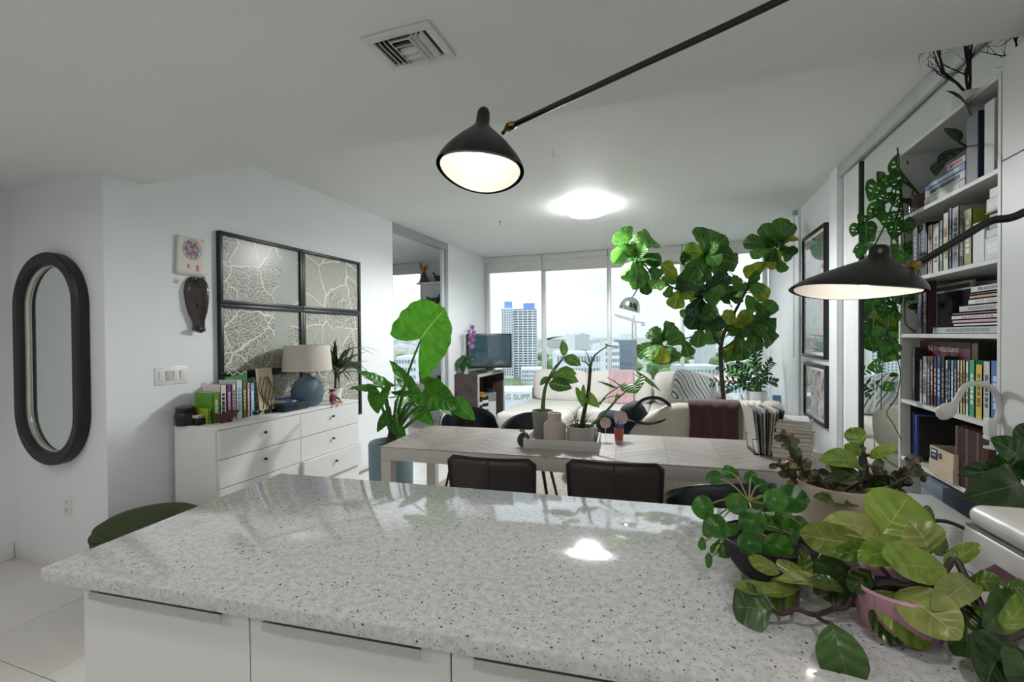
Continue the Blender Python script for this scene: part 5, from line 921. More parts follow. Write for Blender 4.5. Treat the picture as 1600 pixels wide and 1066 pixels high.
boxthing('white_box', 'plain white upright box left of the small box stack', 'box', Ypx(1505, 400)-.062, Ypx(1538, 400), SH[2], SH[2]+.155, '#d6d7d8', XF-.0, .14)
yy1, yy0 = Ypx(1538, 380)-.002, BY0+.022; z = SH[2]
for k, (h, cc, st, lab) in enumerate(((.085, '#c9d4d6', '#e6ecec', 'white patterned box at the bottom of the small box stack'), (.03, '#c3c4c4', None, 'flat pale grey box second in the small box stack'), (.055, '#6f8a8e', '#b9c6c4', 'teal-grey box in the middle of the small box stack'), (.008, '#17181a', None, 'thin black tray in the small box stack'), (.05, '#cfc9a2', '#d9dcd9', 'cream box with yellow edge near the top of the stack'), (.035, '#e2e2e0', None, 'small white box on top of the stack'))):
    boxthing('small_box', lab, 'box', yy1+(-.01 if k in (2, 5) else 0), yy0, z, z+h-.0005, cc, XF+.004*(k % 3), .13, st); z += h
# top compartment: boxes, plant pot, tall files
z = SH[1]
for k, (h, cc, st, a, lab) in enumerate(((.045, '#c9cbc9', '#dfe0dd', 1440, 'long white box at the bottom of the top-shelf pile'), (.035, '#d3d5d3', '#2a3550', 1441, 'white box with navy print in the top-shelf pile'), (.03, '#3c78b0', '#cfd8df', 1441, 'blue and white flat box in the top-shelf pile'), (.028, '#d8d6d4', '#b33a44', 1475, 'white box with red print on top of the top-shelf pile'))):
    boxthing('flat_box', lab, 'box', Ypx(a, 285), Ypx(1503, 285), z, z+h-.0005, cc, XF+.01, .16, st); z += h
p = Vector((XF+.07, Ypx(1518, 270, XF+.05), SH[1])); o = thing('shelf_potted_plant', 'white pot with three long dark leaves on the top shelf', 'plant', p); MB().lathe([(.001, 0), (.038, 0), (.05, .075), (.056, .08), (.056, .125), (.05, .125), (.045, .1), (.001, .1)], p, 24).build('pot', WHITE, o); MB().lathe([(.001, .101), (.046, .101), (.001, .104)], p, 12).build('soil', SOIL, o); dS = dep(p)
HL = leaf_mat('hoya_leaf', '#14251a', '#2a4a2a', '#4a6a4a', .35, .2, 4, .2, .03, .1); hm = leafmesh('hoya_leaf_mesh', HL, ovp, .38, .08, .15)
for a, b in (((1516, 184), (1478, 142)), ((1498, 222), (1475, 200)), ((1506, 230), (1468, 262)), ((1470, 250), (1463, 276))): leaf(o, hm, pd(*a, dS-.05), pd(*b, dS-.1), (-.5, -.6, .5), 1.1)
MB().tube(bez([p+Vector((0, 0, .1)), pd(1512, 232, dS-.04), pd(1498, 222, dS-.05)], 5), .004, 6).tube(bez([p+Vector((.01, 0, .1)), pd(1520, 205, dS-.05), pd(1516, 184, dS-.05)], 5), .004, 6).build('stem', BARK, o)
boxthing('navy_file', 'tall navy-black box file on the top shelf', 'box file', Ypx(1517, 265, XF), Ypx(1536, 265, XF), SH[1], SH[1]+.255, '#1d2b3d', XF-.015, .22); boxthing('white_file', 'tall white box file at the right end of the top shelf', 'box file', Ypx(1543, 262, XF), Ypx(1559, 262, XF), SH[1], SH[1]+.262, '#cfd0cf', XF-.01, .2); boxthing('black_file', 'narrow black file against the right side of the top shelf', 'box file', Ypx(1560, 262, XF)-.002, BY0+.02, SH[1], SH[1]+.25, '#121316', XF-.005, .2)
p = Vector((XF+.05, Ypx(1434, 300, XF+.04), SH[1])); o = thing('glass_jar', 'clear glass jar holding plant roots on the top shelf', 'jar', p); MB().lathe([(.001, 0), (.045, 0), (.05, .06), (.035, .11), (.035, .13), (.032, .13), (.032, .11), (.046, .06), (.041, .004), (.001, .004)], p, 24).build('glass', CLEAR, o); MB().lathe([(.001, .006), (.04, .006), (.043, .05), (.001, .05)], p, 16).build('water', CLEAR, o)
# compartment 3: binders, frames, flat stack
spines([(1433, 1441, 442, 500, '#161d2c', '#5f6c86', 'navy ring binder at the left of the eye-level shelf'), (1441.5, 1448, 440, 500, '#3c1f26', '#8f6f70', 'burgundy binder beside the navy binder')], SH[3], .035, 'binders on the eye-level shelf')
def sframe(lab, px0, px1, top, m, inner, x, w=.012):
    y1, y0 = Ypx(px0, 490, x), Ypx(px1, 490, x); z0, z1 = SH[3], Zpx((px0+px1)/2, top, x); o = thing('shelf_picture_frame', lab, 'picture frame', (x, (y0+y1)/2, z0))
    for A, B in (((y0, z0), (y1, z0+w)), ((y0, z1-w), (y1, z1)), ((y0, z0+w), (y0+w, z1-w)), ((y1-w, z0+w), (y1, z1-w))): MB().span((x, *A), (x+.014, *B), .001, 1).build('frame_bar', m, o)
    MB().span((x+.005, y0+w, z0+w), (x+.012, y1-w, z1-w)).build('picture', inner, o)
sframe('large pale wooden picture frame leaning on the eye-level shelf', 1450, 1518, 443, mat('pale_frame', '#b5b5ab', .5), cmat('#3b3f3c'), XF+.10); sframe('dark-picture frame standing before the pale frame', 1462, 1520, 452, mat('steel_frame', '#8f9ba0', .35), cmat('#1a1420', .2), XF+.08, .009)
z = SH[3]; 
for k, (a, tt, cc, ti, lab) in enumerate(((1458, .03, '#b9bcbf', '#8f9296', 'thick grey book at the bottom of the eye-level flat stack'), (1490, .012, '#d7d8d8', None, 'thin white booklet second in the eye-level flat stack'), (1488, .014, '#c9a7b4', None, 'pale pink book in the eye-level flat stack'), (1487, .018, '#d8d2d4', '#b58a9a', 'white and pink book in the eye-level flat stack'), (1488, .010, '#8c4f68', None, 'mauve thin book in the eye-level flat stack'), (1499, .026, '#bfbfb8', '#8f908a', 'pale stone book halfway up the eye-level flat stack'), (1513, .022, '#dcdedf', '#b5b8ba', 'white journal in the upper eye-level flat stack'), (1515, .014, '#b99b45', None, 'gold-edged book in the upper eye-level flat stack'), (1516, .008, '#7a5a86', None, 'thin violet booklet in the upper eye-level flat stack'), (1517, .026, '#c9cccc', '#6f7374', 'white book with grey print on top of the eye-level flat stack'))):
    y1, y0 = Ypx(a, 490, XF), BY0+.022; book('book', lab, cc, (XF, (y0+y1)/2, z), tt, y1-y0, .075, '-x', ti, 0, 'flat stack on the eye-level shelf', True); z += tt+.0003
# compartment 4: the long coloured row
R4 = [(1425, 1430, 543, '#22201f', '#77706a', 'thin black book at the far left of the coloured row'), (1437, 1441, 562, '#bfc4c2', '#7f8b8b', 'slim grey-green book left in the coloured row'), (1441.5, 1448, 557, '#c9c7c2', '#8a8680', 'off-white book left in the coloured row'), (1448.5, 1453, 567, '#5f7f9c', '#cfd9e2', 'steel blue slim book in the coloured row'), (1453.5, 1458, 559, '#8a3b3a', '#e0c0b8', 'brick red book in the coloured row'), (1458.5, 1463.5, 557, '#2a3448', '#b6bccb', 'dark navy book with pale letters in the coloured row'), (1464, 1469.5, 557, '#3e5a92', '#ccd5e6', 'medium blue book in the coloured row'), (1470, 1476, 557, '#16181c', '#8f9095', 'black book with white spine marks in the coloured row'), (1477, 1481, 563, '#cdd3d6', '#3a4a66', 'white book with navy spine marks in the coloured row'), (1481.5, 1485, 563, '#27344f', '#aeb8c8', 'thin midnight-blue book in the coloured row'), (1485.5, 1490, 563, '#7fa7b8', '#e3ecef', 'pale turquoise book in the coloured row'), (1490.5, 1495, 563, '#3c3f52', '#b5b7c8', 'slate-violet book in the coloured row'), (1495.5, 1499.5, 563, '#d8d0bd', '#a84a4f', 'cream book with red marks in the coloured row'), (1500, 1504, 563, '#d9cf8f', '#8f8440', 'pale yellow thin book in the coloured row'), (1504.5, 1508, 563, '#d5b9a8', '#8a5a48', 'peach thin book in the coloured row'), (1508.5, 1513.5, 565, '#dcdcd2', '#6f7f78', 'white-spined book before the green one in the coloured row'), (1514, 1523, 563, '#35a070', '#d8efe3', 'bright mint green thick book in the coloured row'), (1524, 1535, 570, '#d3b93a', '#6f6a2a', 'yellow thick book right of the green one'), (1536, 1547, 565, '#c6c9c6', '#4f5a62', 'pale grey thick book right of the yellow one'), (1548, 1561, 564, '#4c6fae', '#c9d3e6', 'thick blue book at the right end of the coloured row')]
spines([(a, b, tp, 600, cc, ti, lab) for a, b, tp, cc, ti, lab in R4], SH[4], .10, 'coloured row of books', XF+.004)
y1, y0 = Ypx(1431, 560, XF+.058), Ypx(1516, 560, XF+.058); o = thing('invitations_book', 'large maroon book titled 52 invitations standing behind the coloured row', 'book', (XF+.068, (y0+y1)/2, SH[4])); z1 = SH[4]+.287
MB().span((XF+.058, y0, SH[4]), (XF+.062, y1, z1)).span((XF+.084, y0, SH[4]), (XF+.088, y1, z1)).build('cover', cmat('#5e1f2c'), o); MB().span((XF+.062, y0+.004, SH[4]+.003), (XF+.084, y1-.004, z1-.004)).build('pages', PAGES, o)
tme = text_mesh('52 invitations', .042, cmat('#d3c3c0'), 'title_lettering'); tme.transform(Matrix(((1.15, .2, 0, 0), (0, .95, 0, 0), (0, 0, 1, 0), (0, 0, 0, 1)))); q = inst('title_lettering', tme, o, Matrix.Translation((-.0112, .0, z1-SH[4]-.032)) @ Matrix(((0, 0, -1, 0), (-1, 0, 0, 0), (0, 1, 0, 0), (0, 0, 0, 1))))
# compartment 5: portfolios and files
def lean_panel(name, lab, cat, px0, px1, h, cc, th, x, d, lean):
    y1 = Ypx(px0, 690, x); o = MB().span((0, -th, 0), (d, 0, h), .002, 1).build(name, cmat(cc, .5)); o.matrix_world = Matrix.Translation((x, y1, SH[5]+.001)) @ Matrix.Rotation(lean, 4, 'X'); tag(o, lab, cat)
lean_panel('black_portfolio', 'large black portfolio leaning at the left of the file shelf', 'portfolio', 1420, 1430, .262, '#0f1012', .012, XF+.02, .24, -.05)
lean_panel('navy_folder', 'dark slate folder between the portfolio and the blue folder', 'folder', 1426, 1430, .225, '#24344c', .01, XF+.01, .22, .0)
lean_panel('blue_folder', 'black folder with bright blue spine edge on the file shelf', 'folder', 1431, 1436, .215, '#0f1013', .014, XF+.004, .20, .0)
bf = [q for q in COL.objects if q.name == 'blue_folder'][0]; MB().span((-.004, -.017, -.0005), (.006, .003, .217), .002, 1).span((0, -.017, .212), (.2, .003, .218), .002, 1).build('spine_edge', cmat('#27479a'), bf, sub=False)
o = thing('cardboard_file_box', 'cream cardboard file box with navy label and round button', 'box', (XF+.08, (Ypx(1452, 730)+Ypx(1493, 730))/2, SH[5])); y1, y0 = Ypx(1453, 720, XF-.03), Ypx(1490, 740, XF-.03); CB = mat('cream_board', '#c6b59c', .7, var=.06); x0 = XF-.03; zt = SH[5]+.12
MB().span((x0, y0, SH[5]+.0005), (x0+.003, y1, zt)).span((x0+.19, y0, SH[5]+.0005), (x0+.193, y1, zt)).span((x0+.003, y0, SH[5]+.0005), (x0+.19, y0+.003, zt)).span((x0+.003, y1-.003, SH[5]+.0005), (x0+.19, y1, zt)).span((x0+.003, y0+.003, SH[5]+.0005), (x0+.19, y1-.003, SH[5]+.004)).build('carton', CB, o)
MB().span((x0-.003, y0-.001, SH[5]+.002), (x0-.0005, y1+.001, SH[5]+.062)).build('lower_flap', CB, o); lb = MB().span((x0-.002, y1-.062, SH[5]+.066), (x0-.0003, y1-.012, SH[5]+.112)).build('navy_label', cmat('#1f2f5c'), o)
MB().span((x0-.0026, y1-.055, SH[5]+.096), (x0-.0019, y1-.019, SH[5]+.106)).span((x0-.0026, y1-.05, SH[5]+.082), (x0-.0019, y1-.024, SH[5]+.086)).build('label_print', cmat('#d9dbe0'), lb); MB().lathe([(.001, 0), (.013, 0), (.011, .004), (.001, .004)], (0, 0, 0), 18, M=Matrix(((0, 0, -1), (0, 1, 0), (1, 0, 0)))).build('button', cmat('#5e5346'), o, sub=False).location = Vector((x0, y1-.085, SH[5]+.09))-o.location
p = Vector((XF, (Ypx(1490, 700)+Ypx(1545, 700))/2, SH[5])); o = thing('accordion_files', 'row of brown accordion file wallets on the file shelf', 'files', p); ya, yb = Ypx(1489, 690, XF-.02)-.004, Ypx(1541, 690, XF-.02)
n = 18
for i in range(n): y = lerp(ya, yb, (i+.5)/n); MB().box((XF+.09, y, SH[5]+.118+.004*sin(i*2.1)), (.21, abs(ya-yb)/n*.82, .234), None, .002, 1).build('file_wallet', mat('file_brown', '#4d332f', .75, var=.12, rnd=.2) if i % 6 else mat('file_brown_pale', '#7d6660', .6), o)
# lower compartment: grey case, white crate
o = thing('grey_box', 'blue-grey storage case with metal label holder below the file box', 'box', (1.2, 2.45, SH[6])); y1, y0 = Ypx(1443, 760), Ypx(1478, 790); z1 = SH[5]-.05; GB = mat('grey_case', '#75808a', .6, var=.05)
MB().span((XF-.01, y0, SH[6]+.002), (XF+.25, y1, z1), .003).build('case', GB, o); MB().span((XF-.013, y0-.001, z1-.05), (XF+.25, y1+.001, z1+.002), .003).build('lid', GB, o); lh = MB().tube([(XF-.016, (y0+y1)/2+.05, z1-.13), (XF-.016, (y0+y1)/2+.05, z1-.09), (XF-.016, (y0+y1)/2-.05, z1-.09), (XF-.016, (y0+y1)/2-.05, z1-.13), (XF-.016, (y0+y1)/2+.05, z1-.13)], .004, 6).build('label_holder', HANDLE, o)
q = pd(1466, 800, 1.95); o = thing('white_crate', 'white storage crate with cut-out handle in front of the bookcase', 'crate', (.95, 2.2, 0)); CRW = mat('crate_white', '#c3c6c2', .5, var=.03); cx0, cx1, cy0, cy1, cz = .90, 1.05, 2.08, 2.50, .74
MB().span((cx0, cy0, .001), (cx1, cy1, cz), .004).build('body', CRW, o); MB().span((cx0-.006, cy0-.006, cz-.03), (cx1+.002, cy1+.006, cz+.004), .004).build('lid', CRW, o); MB().box((cx0-.001, (cy0+cy1)/2+.02, cz-.09), (.004, .10, .03), None, .0015).build('hand_hole_shade', mat('hole_shade', '#23262a', .8), o)  # dark plate on the face, shade of the cut-out put into its colour
# clamp lamp
LW = mat('white_plastic_lamp', '#d8d8d5', .35, var=.02); xl = XF-.035; p = onx(1557, 668, xl); p = Vector((xl, p.y, SH[4]-.018)); o = thing('clamp_lamp', 'white gooseneck clamp lamp fixed to the bookcase shelf', 'lamp', p); dL = dep(p)
MB().tube(bez([pd(1556, 662, dL), pd(1562, 640, dL), pd(1555, 612, dL), pd(1535, 600, dL), pd(1510, 603, dL), pd(1495, 625, dL-.01), pd(1490, 632, dL-.01)], 7), .0095, 10).build('neck', LW, o)
MB().tube(bez([pd(1492, 629, dL-.01), pd(1484, 640, dL-.01), pd(1472, 645, dL-.01), pd(1466, 648, dL-.01)], 4), [.011, .015, .02, .026, .03, .032, .033, .032, .03, .028, .026, .02, .01], 14, flat=.6).build('lamp_head', LW, o)
MB().span((xl-.03, p.y-.018, SH[4]-.0455), (XF+.03, p.y+.018, SH[4]-.0285), .004).span((xl-.03, p.y-.018, SH[4]-.0285), (xl-.005, p.y+.018, SH[4]+.03), .005).build('clamp', LW, o); MB().tube([(xl-.012, p.y, SH[4]-.07), (xl-.012, p.y, SH[4]-.046)], .007, 8).lathe([(.001, 0), (.022, 0), (.022, .006), (.001, .006)], (xl-.012, p.y, SH[4]-.076), 18).build('clamp_screw', LW, o)
# vase with bare branches on top of the bookcase
p = Vector((1.20, 2.56, 2.35)); o = thing('branch_vase', 'white vase of bare dark branches on top of the bookcase', 'vase', p); MB().lathe([(.001, 0), (.05, 0), (.07, .03), (.078, .08), (.07, .115), (.05, .13), (.045, .135), (.04, .13), (.06, .1), (.001, .03)], p, 28).build('vase', WHITE_MATT, o)
TW = mat('dark_twigs', '#1f1a1b', .8, var=.2); rr = random.Random(4)
def twig(mb, a, d, L, r, lv):
    pts = [a]; 
    for i in range(5):
        d = (d+Vector((rr.uniform(-.25, .25), rr.uniform(-.25, .25), rr.uniform(-.1, .12)))).normalized(); n_ = pts[-1]+d*L/5
        if n_.z > 2.80: n_.z = 2.80; d.z = min(d.z, -.05)
        n_.x = max(1.12, min(1.335, n_.x)); n_.y = min(n_.y, 2.80)
        if n_.y < 2.1: n_.y = 2.1
        pts.append(n_)
        if lv and rr.random() < .8: twig(mb, n_, (d+Vector((rr.uniform(-.7, .5), rr.uniform(-.5, .9), rr.uniform(-.3, .4)))).normalized(), L*.55, r*.5, lv-1)
    mb.tube(pts, [r*(1-.14*i) for i in range(6)], 5)
for k in range(5):
    mb = MB(); twig(mb, p+Vector((0, 0, .12)), Vector((-.35+.12*k, .4-.2*k, 1)).normalized(), .40, .006, 2); mb.build('branch', TW, o)
# ================================================================== hanging swiss-cheese vine
k7 = crop(1310, 240, .2252); k8 = crop(1310, 460, .2252); vp = Vector((XF+.06, BY1-.075, SH[1])); dV = 2.28
ADA = leaf_mat('adansonii_leaf', '#1d4a1a', '#3f7a2c', '#7fa35a', .35, .4, 6, .25, .03, .2); hl = {(i, j) for i in (4, 7) for j in (2, 3, 6, 7)}
vm_ = [leafmesh('vine_leaf_mesh', ADA, [(0, .55), (.12, .9), (.3, 1), (.5, .92), (.7, .68), (.88, .34), (1, .02)], .78, .08, .12, .01, 3, .1, 5, 14, hl, k) for k in range(2)]; vs_ = leafmesh('vine_leaf_mesh', ADA, ovp, .55, .08, .12, h=2, nv=6)
o = thing('hanging_vine', 'trailing swiss-cheese vine hanging from the left end of the bookcase', 'plant', vp)
MB().lathe([(.001, 0), (.045, 0), (.055, .09), (.05, .09), (.045, .07), (.001, .07)], vp, 20).build('pot', mat('terracotta_dark', '#5a4a40', .8), o); MB().lathe([(.001, .071), (.046, .071), (.001, .074)], vp, 12).build('soil', SOIL, o)
V7 = lambda x, y, d=0: pd(*k7(x, y), dV+d); V8 = lambda x, y, d=0: pd(*k8(x, y), dV+d)
VS = mat('vine_stem', '#3b4a2a', .6, var=.2)
def vine(pts, r=.0035): MB().tube(bez(pts, 6), r, 6).build('vine', VS, o)
top = vp+Vector((-.02, .0, .08)); lip = V7(430, 190)
vine([top, lip, V7(380, 340), V7(310, 520), V7(250, 640)]); vine([top, lip, V7(430, 340), V7(370, 560), V7(380, 740), V7(400, 980)]); vine([top, V7(420, 130), V7(360, 150), V7(270, 160)]); vine([top, lip, V7(300, 380), V7(180, 480), V7(120, 500)]); vine([top, V7(405, 80), V7(412, 0), V7(408, -40)]); vine([lip, V7(450, 460), V7(460, 700), V7(465, 980), V8(460, 80), V8(465, 200), V8(530, 260)])
vine([V7(380, 740), V8(340, 60), V8(330, 250), V8(310, 450), V8(298, 640), V8(296, 800)], .002); vine([V7(400, 980), V8(345, 250), V8(400, 420), V8(430, 560), V8(400, 720), V8(335, 820), V8(380, 900), V8(435, 1010)], .002); vine([V7(250, 640), V7(330, 900), V8(260, 120), V8(240, 260)], .002)
for fn, lst in ((V7, (((410, 130), (412, 0)), ((400, 150), (355, 120)), ((300, 180), (265, 125)), ((265, 200), (215, 335)), ((330, 160), (300, 260)), ((380, 150), (420, 260)), ((340, 270), (280, 370)), ((370, 300), (430, 380)), ((480, 350), (605, 270)), ((280, 350), (210, 460)), ((260, 380), (300, 480)), ((170, 430), (150, 500)), ((130, 490), (100, 580)), ((190, 480), (185, 620)), ((230, 530), (260, 570)), ((320, 420), (330, 520)), ((400, 400), (410, 480)), ((400, 480), (380, 600)), ((460, 460), (500, 560)), ((440, 560), (460, 640)), ((420, 640), (400, 760)), ((480, 620), (510, 700)), ((450, 680), (430, 775)), ((180, 640), (98, 690)), ((170, 660), (130, 730)), ((240, 980), (300, 1060)), ((340, 970), (300, 1030)), ((400, 980), (420, 1050)), ((480, 1000), (540, 1050)), ((450, 1010), (430, 1066)))), (V8, (((290, 30), (240, 90)), ((330, 50), (300, 170)), ((360, 100), (330, 190)), ((400, 120), (420, 190)), ((300, 230), (235, 290)), ((280, 230), (270, 330)), ((350, 260), (420, 300)), ((310, 330), (250, 370)), ((330, 350), (300, 430)), ((350, 340), (365, 440)), ((390, 340), (430, 400)), ((290, 490), (195, 510)), ((410, 550), (350, 570)), ((310, 630), (385, 660)), ((470, 30), (540, 10)), ((480, 90), (570, 80)), ((530, 110), (605, 150)), ((470, 130), (520, 200)), ((540, 255), (550, 310)), ((400, 30), (440, 60)), ((200, 300), (190, 325)), ((420, 420), (420, 455))))):
    for i, (a, b) in enumerate(lst):
        small = fn is V8 and i not in (11, 13, 4, 1); dd = random.uniform(-.06, .06); leaf(o, vs_ if small else vm_[i % 2], fn(*a, dd), fn(*b, dd+random.uniform(-.03, .03)), (random.uniform(-.4, .3), -1, random.uniform(-.2, .5)), 1.15)
# ================================================================== printer and leaflets on the island
CT_ = .9305; PRW = mat('printer_white', '#d6d4cf', .35, var=.02); pr = thing('printer', 'white desktop printer with rounded lid at the right of the island', 'printer', (.80, 1.13, CT_), radians(5))
MB().span((-.19, -.20, 0), (.19, .175, .10), .008, 3).build('body', PRW, pr, sub=False); MB().span((-.194, -.205, .104), (.194, .165, .152), .024, 5).build('lid', PRW, pr, sub=False); MB().span((-.17, .155, .0), (.17, .215, .085), .012, 3).build('rear_tray', PRW, pr, sub=False); MB().span((-.188, -.198, .0995), (.188, .17, .1045)).build('seam', mat('printer_grey', '#8d8c89', .5), pr, sub=False)
MB().span((-.1905, -.12, .02), (-.189, .02, .06)).build('side_panel', mat('printer_panel', '#bdbbb6', .4), pr, sub=False)
MB().tube(bez([Vector((-.15, .2, .07)), Vector((-.2, .24, .08)), Vector((-.27, .27, .03)), Vector((-.34, .27, .004)), Vector((-.42, .20, .005))], 6), .0045, 7).build('power_cable', BLACKM, pr, sub=False)
p = onz(1556, 893, CT_+.02); p = Vector((.56, 1.06, CT_)); o = thing('flower_brochure', 'maroon brochure with white flower cover leaning on the printer', 'brochure', p); Rb = Matrix.Rotation(radians(5), 3, 'Z') @ Matrix.Rotation(radians(-38), 3, 'Y')
MB().box(p+Vector((-.018, .0, .040)), (.11, .16, .003), Rb).build('cover', cmat('#4e1f2e', .3), o); c_ = p+Vector((-.018, 0, .040))
MB().box(c_+Rb @ Vector((-.02, .03, .0022)), (.05, .07, .0006), Rb).build('text_panel', cmat('#cbbfc0'), o)
for k in range(9): a = k*2*pi/9; MB().box(c_+Rb @ Vector((.022+.022*cos(a), -.04+.022*sin(a), .0022)), (.028, .009, .0006), Rb @ Matrix.Rotation(a, 3, 'Z')).build('printed_petal', cmat('#dedcd8'), o)
# ================================================================== island plants
kc1, kc2, kc3, kc4, kc5, kc7 = crop(1060, 700, .2251), crop(1130, 820, .2308), crop(1240, 740, .2251), crop(1360, 820, .2308), crop(1200, 650, .1625), crop(1400, 640, .1502)
def top_pot(c, prof, m, par, n=36, fn=None): return MB().lathe(prof, c, n, fn=fn).build('pot', m, par)
# --- pilea in black bowl
p = onz(1200, 898, CT_); dP = dep(p); PIL = leaf_mat('pilea_leaf', '#1f5218', '#4a8026', '#6f9a44', .3, .35, 2, .25, .01, 0); pm_ = [leafmesh('pilea_leaf_mesh', PIL, rp, .92, cu, -.10, seed=k) for k, cu in enumerate((-.06, -.12, .05))]
o = thing('pilea_plant', 'round-leaved pilea in a low black bowl on the island', 'plant', p); top_pot(p, [(.001, 0), (.045, 0), (.062, .01), (.084, .04), (.096, .082), (.092, .084), (.08, .05), (.001, .03)], mat('black_bowl', '#232125', .6, var=.1), o); MB().lathe([(.001, .064), (.08, .064), (.001, .07)], p, 20).build('soil', SOIL, o)
P1 = lambda x, y, d=0: pd(*kc1(x, y), dP+d); hubp = P1(490, 375, .0); hub2 = P1(430, 560, -.01)
MB().tube(bez([p+Vector((-.01, 0, .07)), P1(500, 600), hubp], 6), [.006]*13, 7).build('stem', BARK, o)
for x, y, r, dd, nr, two in ((165, 415, 88, .0, (-.6, -.8, .2), 0), (250, 205, 58, .06, (-.3, -.7, .6), 0), (362, 165, 58, .08, (0, -.6, .7), 0), (503, 205, 46, .1, (0, -.9, .3), 0), (575, 258, 52, .08, (.3, -.7, .6), 0), (400, 388, 78, -.06, (-.3, -.9, .3), 0), (678, 362, 84, -.04, (.1, -.95, .3), 0), (512, 518, 96, -.09, (0, -1, .15), 0), (258, 545, 86, -.05, (-.5, -.8, .2), 0), (192, 545, 80, -.02, (-.9, -.4, .1), 0), (352, 568, 60, -.04, (-.2, -.5, .8), 1), (495, 668, 82, -.1, (0, -1, .2), 1), (692, 690, 98, -.08, (.1, -1, .1), 1), (640, 520, 62, .03, (.1, -.9, .3), 0), (738, 488, 72, .02, (.3, -.9, .3), 0), (845, 530, 62, .0, (.3, -.9, .4), 0), (545, 395, 50, .05, (.1, -.6, .7), 0), (262, 695, 50, -.06, (-.4, -.6, .6), 1), (160, 665, 46, -.05, (-.8, -.5, .2), 1), (210, 782, 52, -.08, (-.9, -.4, .2), 1), (312, 705, 70, .02, (-.4, -.9, 0), 1), (800, 350, 105, .06, (.2, -.9, .4), 0), (622, 748, 55, -.06, (0, -.8, .5), 1), (785, 595, 60, -.02, (.4, -.6, .6), 1), (890, 660, 60, .02, (.3, -.8, .5), 1)):
    c = P1(x, y, dd); s = r*.2251*dep(c)/FPX; hb = hub2 if two else hubp; d = (c-hb); d.y *= .3; n_ = Vector(nr).normalized(); d = (d-n_*d.dot(n_)); d = d.normalized() if d.length > 1e-4 else Vector((0, 0, -1)); leaf(o, pm_[len(o.children) % 3], c-d*s, c+d*s, nr, 1)
    MB().tube(bez([hb, hb.lerp(c, .5)+Vector((0, .0, .012)), c+n_*-.002], 4), .0018, 5).build('petiole', mat('pilea_petiole', '#8a8a52', .5), o)
# --- cream pot with jade and rubber leaves
p = Vector((.42, 1.40, CT_)); p = onz(1312, 838, CT_); dJ = dep(p); o = thing('mixed_succulent_pot', 'jade branches and glossy oval leaves in a cream pot on the island', 'plant', p)
top_pot(p, [(.001, 0), (.075, 0), (.09, .02), (.102, .135), (.098, .142), (.093, .138), (.088, .11), (.001, .11)], mat('cream_pot', '#a99b89', .35, var=.08, coat=.3), o); MB().lathe([(.001, .112), (.089, .112), (.001, .118)], p, 20).build('soil', SOIL, o)
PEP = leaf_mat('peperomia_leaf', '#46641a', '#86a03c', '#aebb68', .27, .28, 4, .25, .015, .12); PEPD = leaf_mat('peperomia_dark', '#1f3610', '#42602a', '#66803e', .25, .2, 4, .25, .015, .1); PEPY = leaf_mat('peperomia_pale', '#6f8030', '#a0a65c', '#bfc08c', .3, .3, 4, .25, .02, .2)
pmn = [(0, .12), (.06, .38), (.18, .72), (.35, .95), (.5, 1), (.68, .95), (.84, .72), (.95, .38), (1, .08)]
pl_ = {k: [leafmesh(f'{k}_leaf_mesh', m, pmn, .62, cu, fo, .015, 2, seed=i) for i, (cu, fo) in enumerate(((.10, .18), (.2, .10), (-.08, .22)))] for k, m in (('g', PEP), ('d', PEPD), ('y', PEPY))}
def opx(par, fn, lst):
    for i, (b, tp, w, db, dt, kind, nr) in enumerate(lst):
        B, Tp = fn(*b, db), fn(*tp, dt); L = (Tp-B).length; lpx = sqrt((b[0]-tp[0])**2+(b[1]-tp[1])**2); wm = w/lpx*L/max(.3, 1) if True else 0; sc_ = dep(B)/FPX*fn.s*w
        leaf(par, pl_[kind][i % 3], B, Tp, nr, max(.35, min(3.2, 1.2*sc_/(.62*L))))
def FN(kc, s, d0): f = lambda x, y, d=0: pd(*kc(x, y), d0+d); f.s = s; return f
J5 = FN(kc5, .1625, dJ)
opx(o, J5, [((890, 490), (488, 430), 175, 0, -.08, 'g', (0, -.8, .6)), ((890, 285), (800, 112), 150, 0, .03, 'g', (-.3, -.9, .2)), ((905, 375), (735, 275), 110, .02, .05, 'g', (-.1, -.8, .6)), ((978, 402), (1242, 300), 100, 0, -.04, 'g', (.1, -.75, .7)), ((915, 660), (515, 642), 130, -.02, -.1, 'd', (0, -.7, .7)), ((850, 800), (440, 785), 120, -.05, -.12, 'g', (0, -.6, .8)), ((895, 860), (735, 852), 80, -.06, -.1, 'd', (0, -.7, .7)), ((880, 800), (1065, 722), 90, -.03, -.05, 'g', (0, -.8, .6)), ((1000, 705), (1110, 600), 130, -.02, -.04, 'd', (.2, -.9, .3)), ((890, 985), (850, 875), 75, -.08, -.08, 'g', (0, -1, .1)), ((910, 390), (905, 300), 90, .01, .0, 'd', (.9, -.4, .1))])
MB().tube(bez([p+Vector((.02, 0, .1)), J5(940, 720), J5(948, 540), J5(915, 340)], 6), [lerp(.009, .005, i/18) for i in range(19)], 8).build('stem', BARK, o)
JAD = leaf_mat('jade_leaf', '#232d20', '#4f5a38', '#6b6f50', .4, .1, 1, .35, .0, 0); jm = leafmesh('jade_leaf_mesh', JAD, pmn, .6, .1, .1, h=2, nv=6); JADR = leaf_mat('jade_leaf_bronze', '#4a3c2a', '#8a7450', '#8a7450', .4, .1, 1, .3, .0, 0); jr = leafmesh('jade_leaf_mesh', JADR, pmn, .6, .1, .1, h=2, nv=6)
rr = random.Random(6)
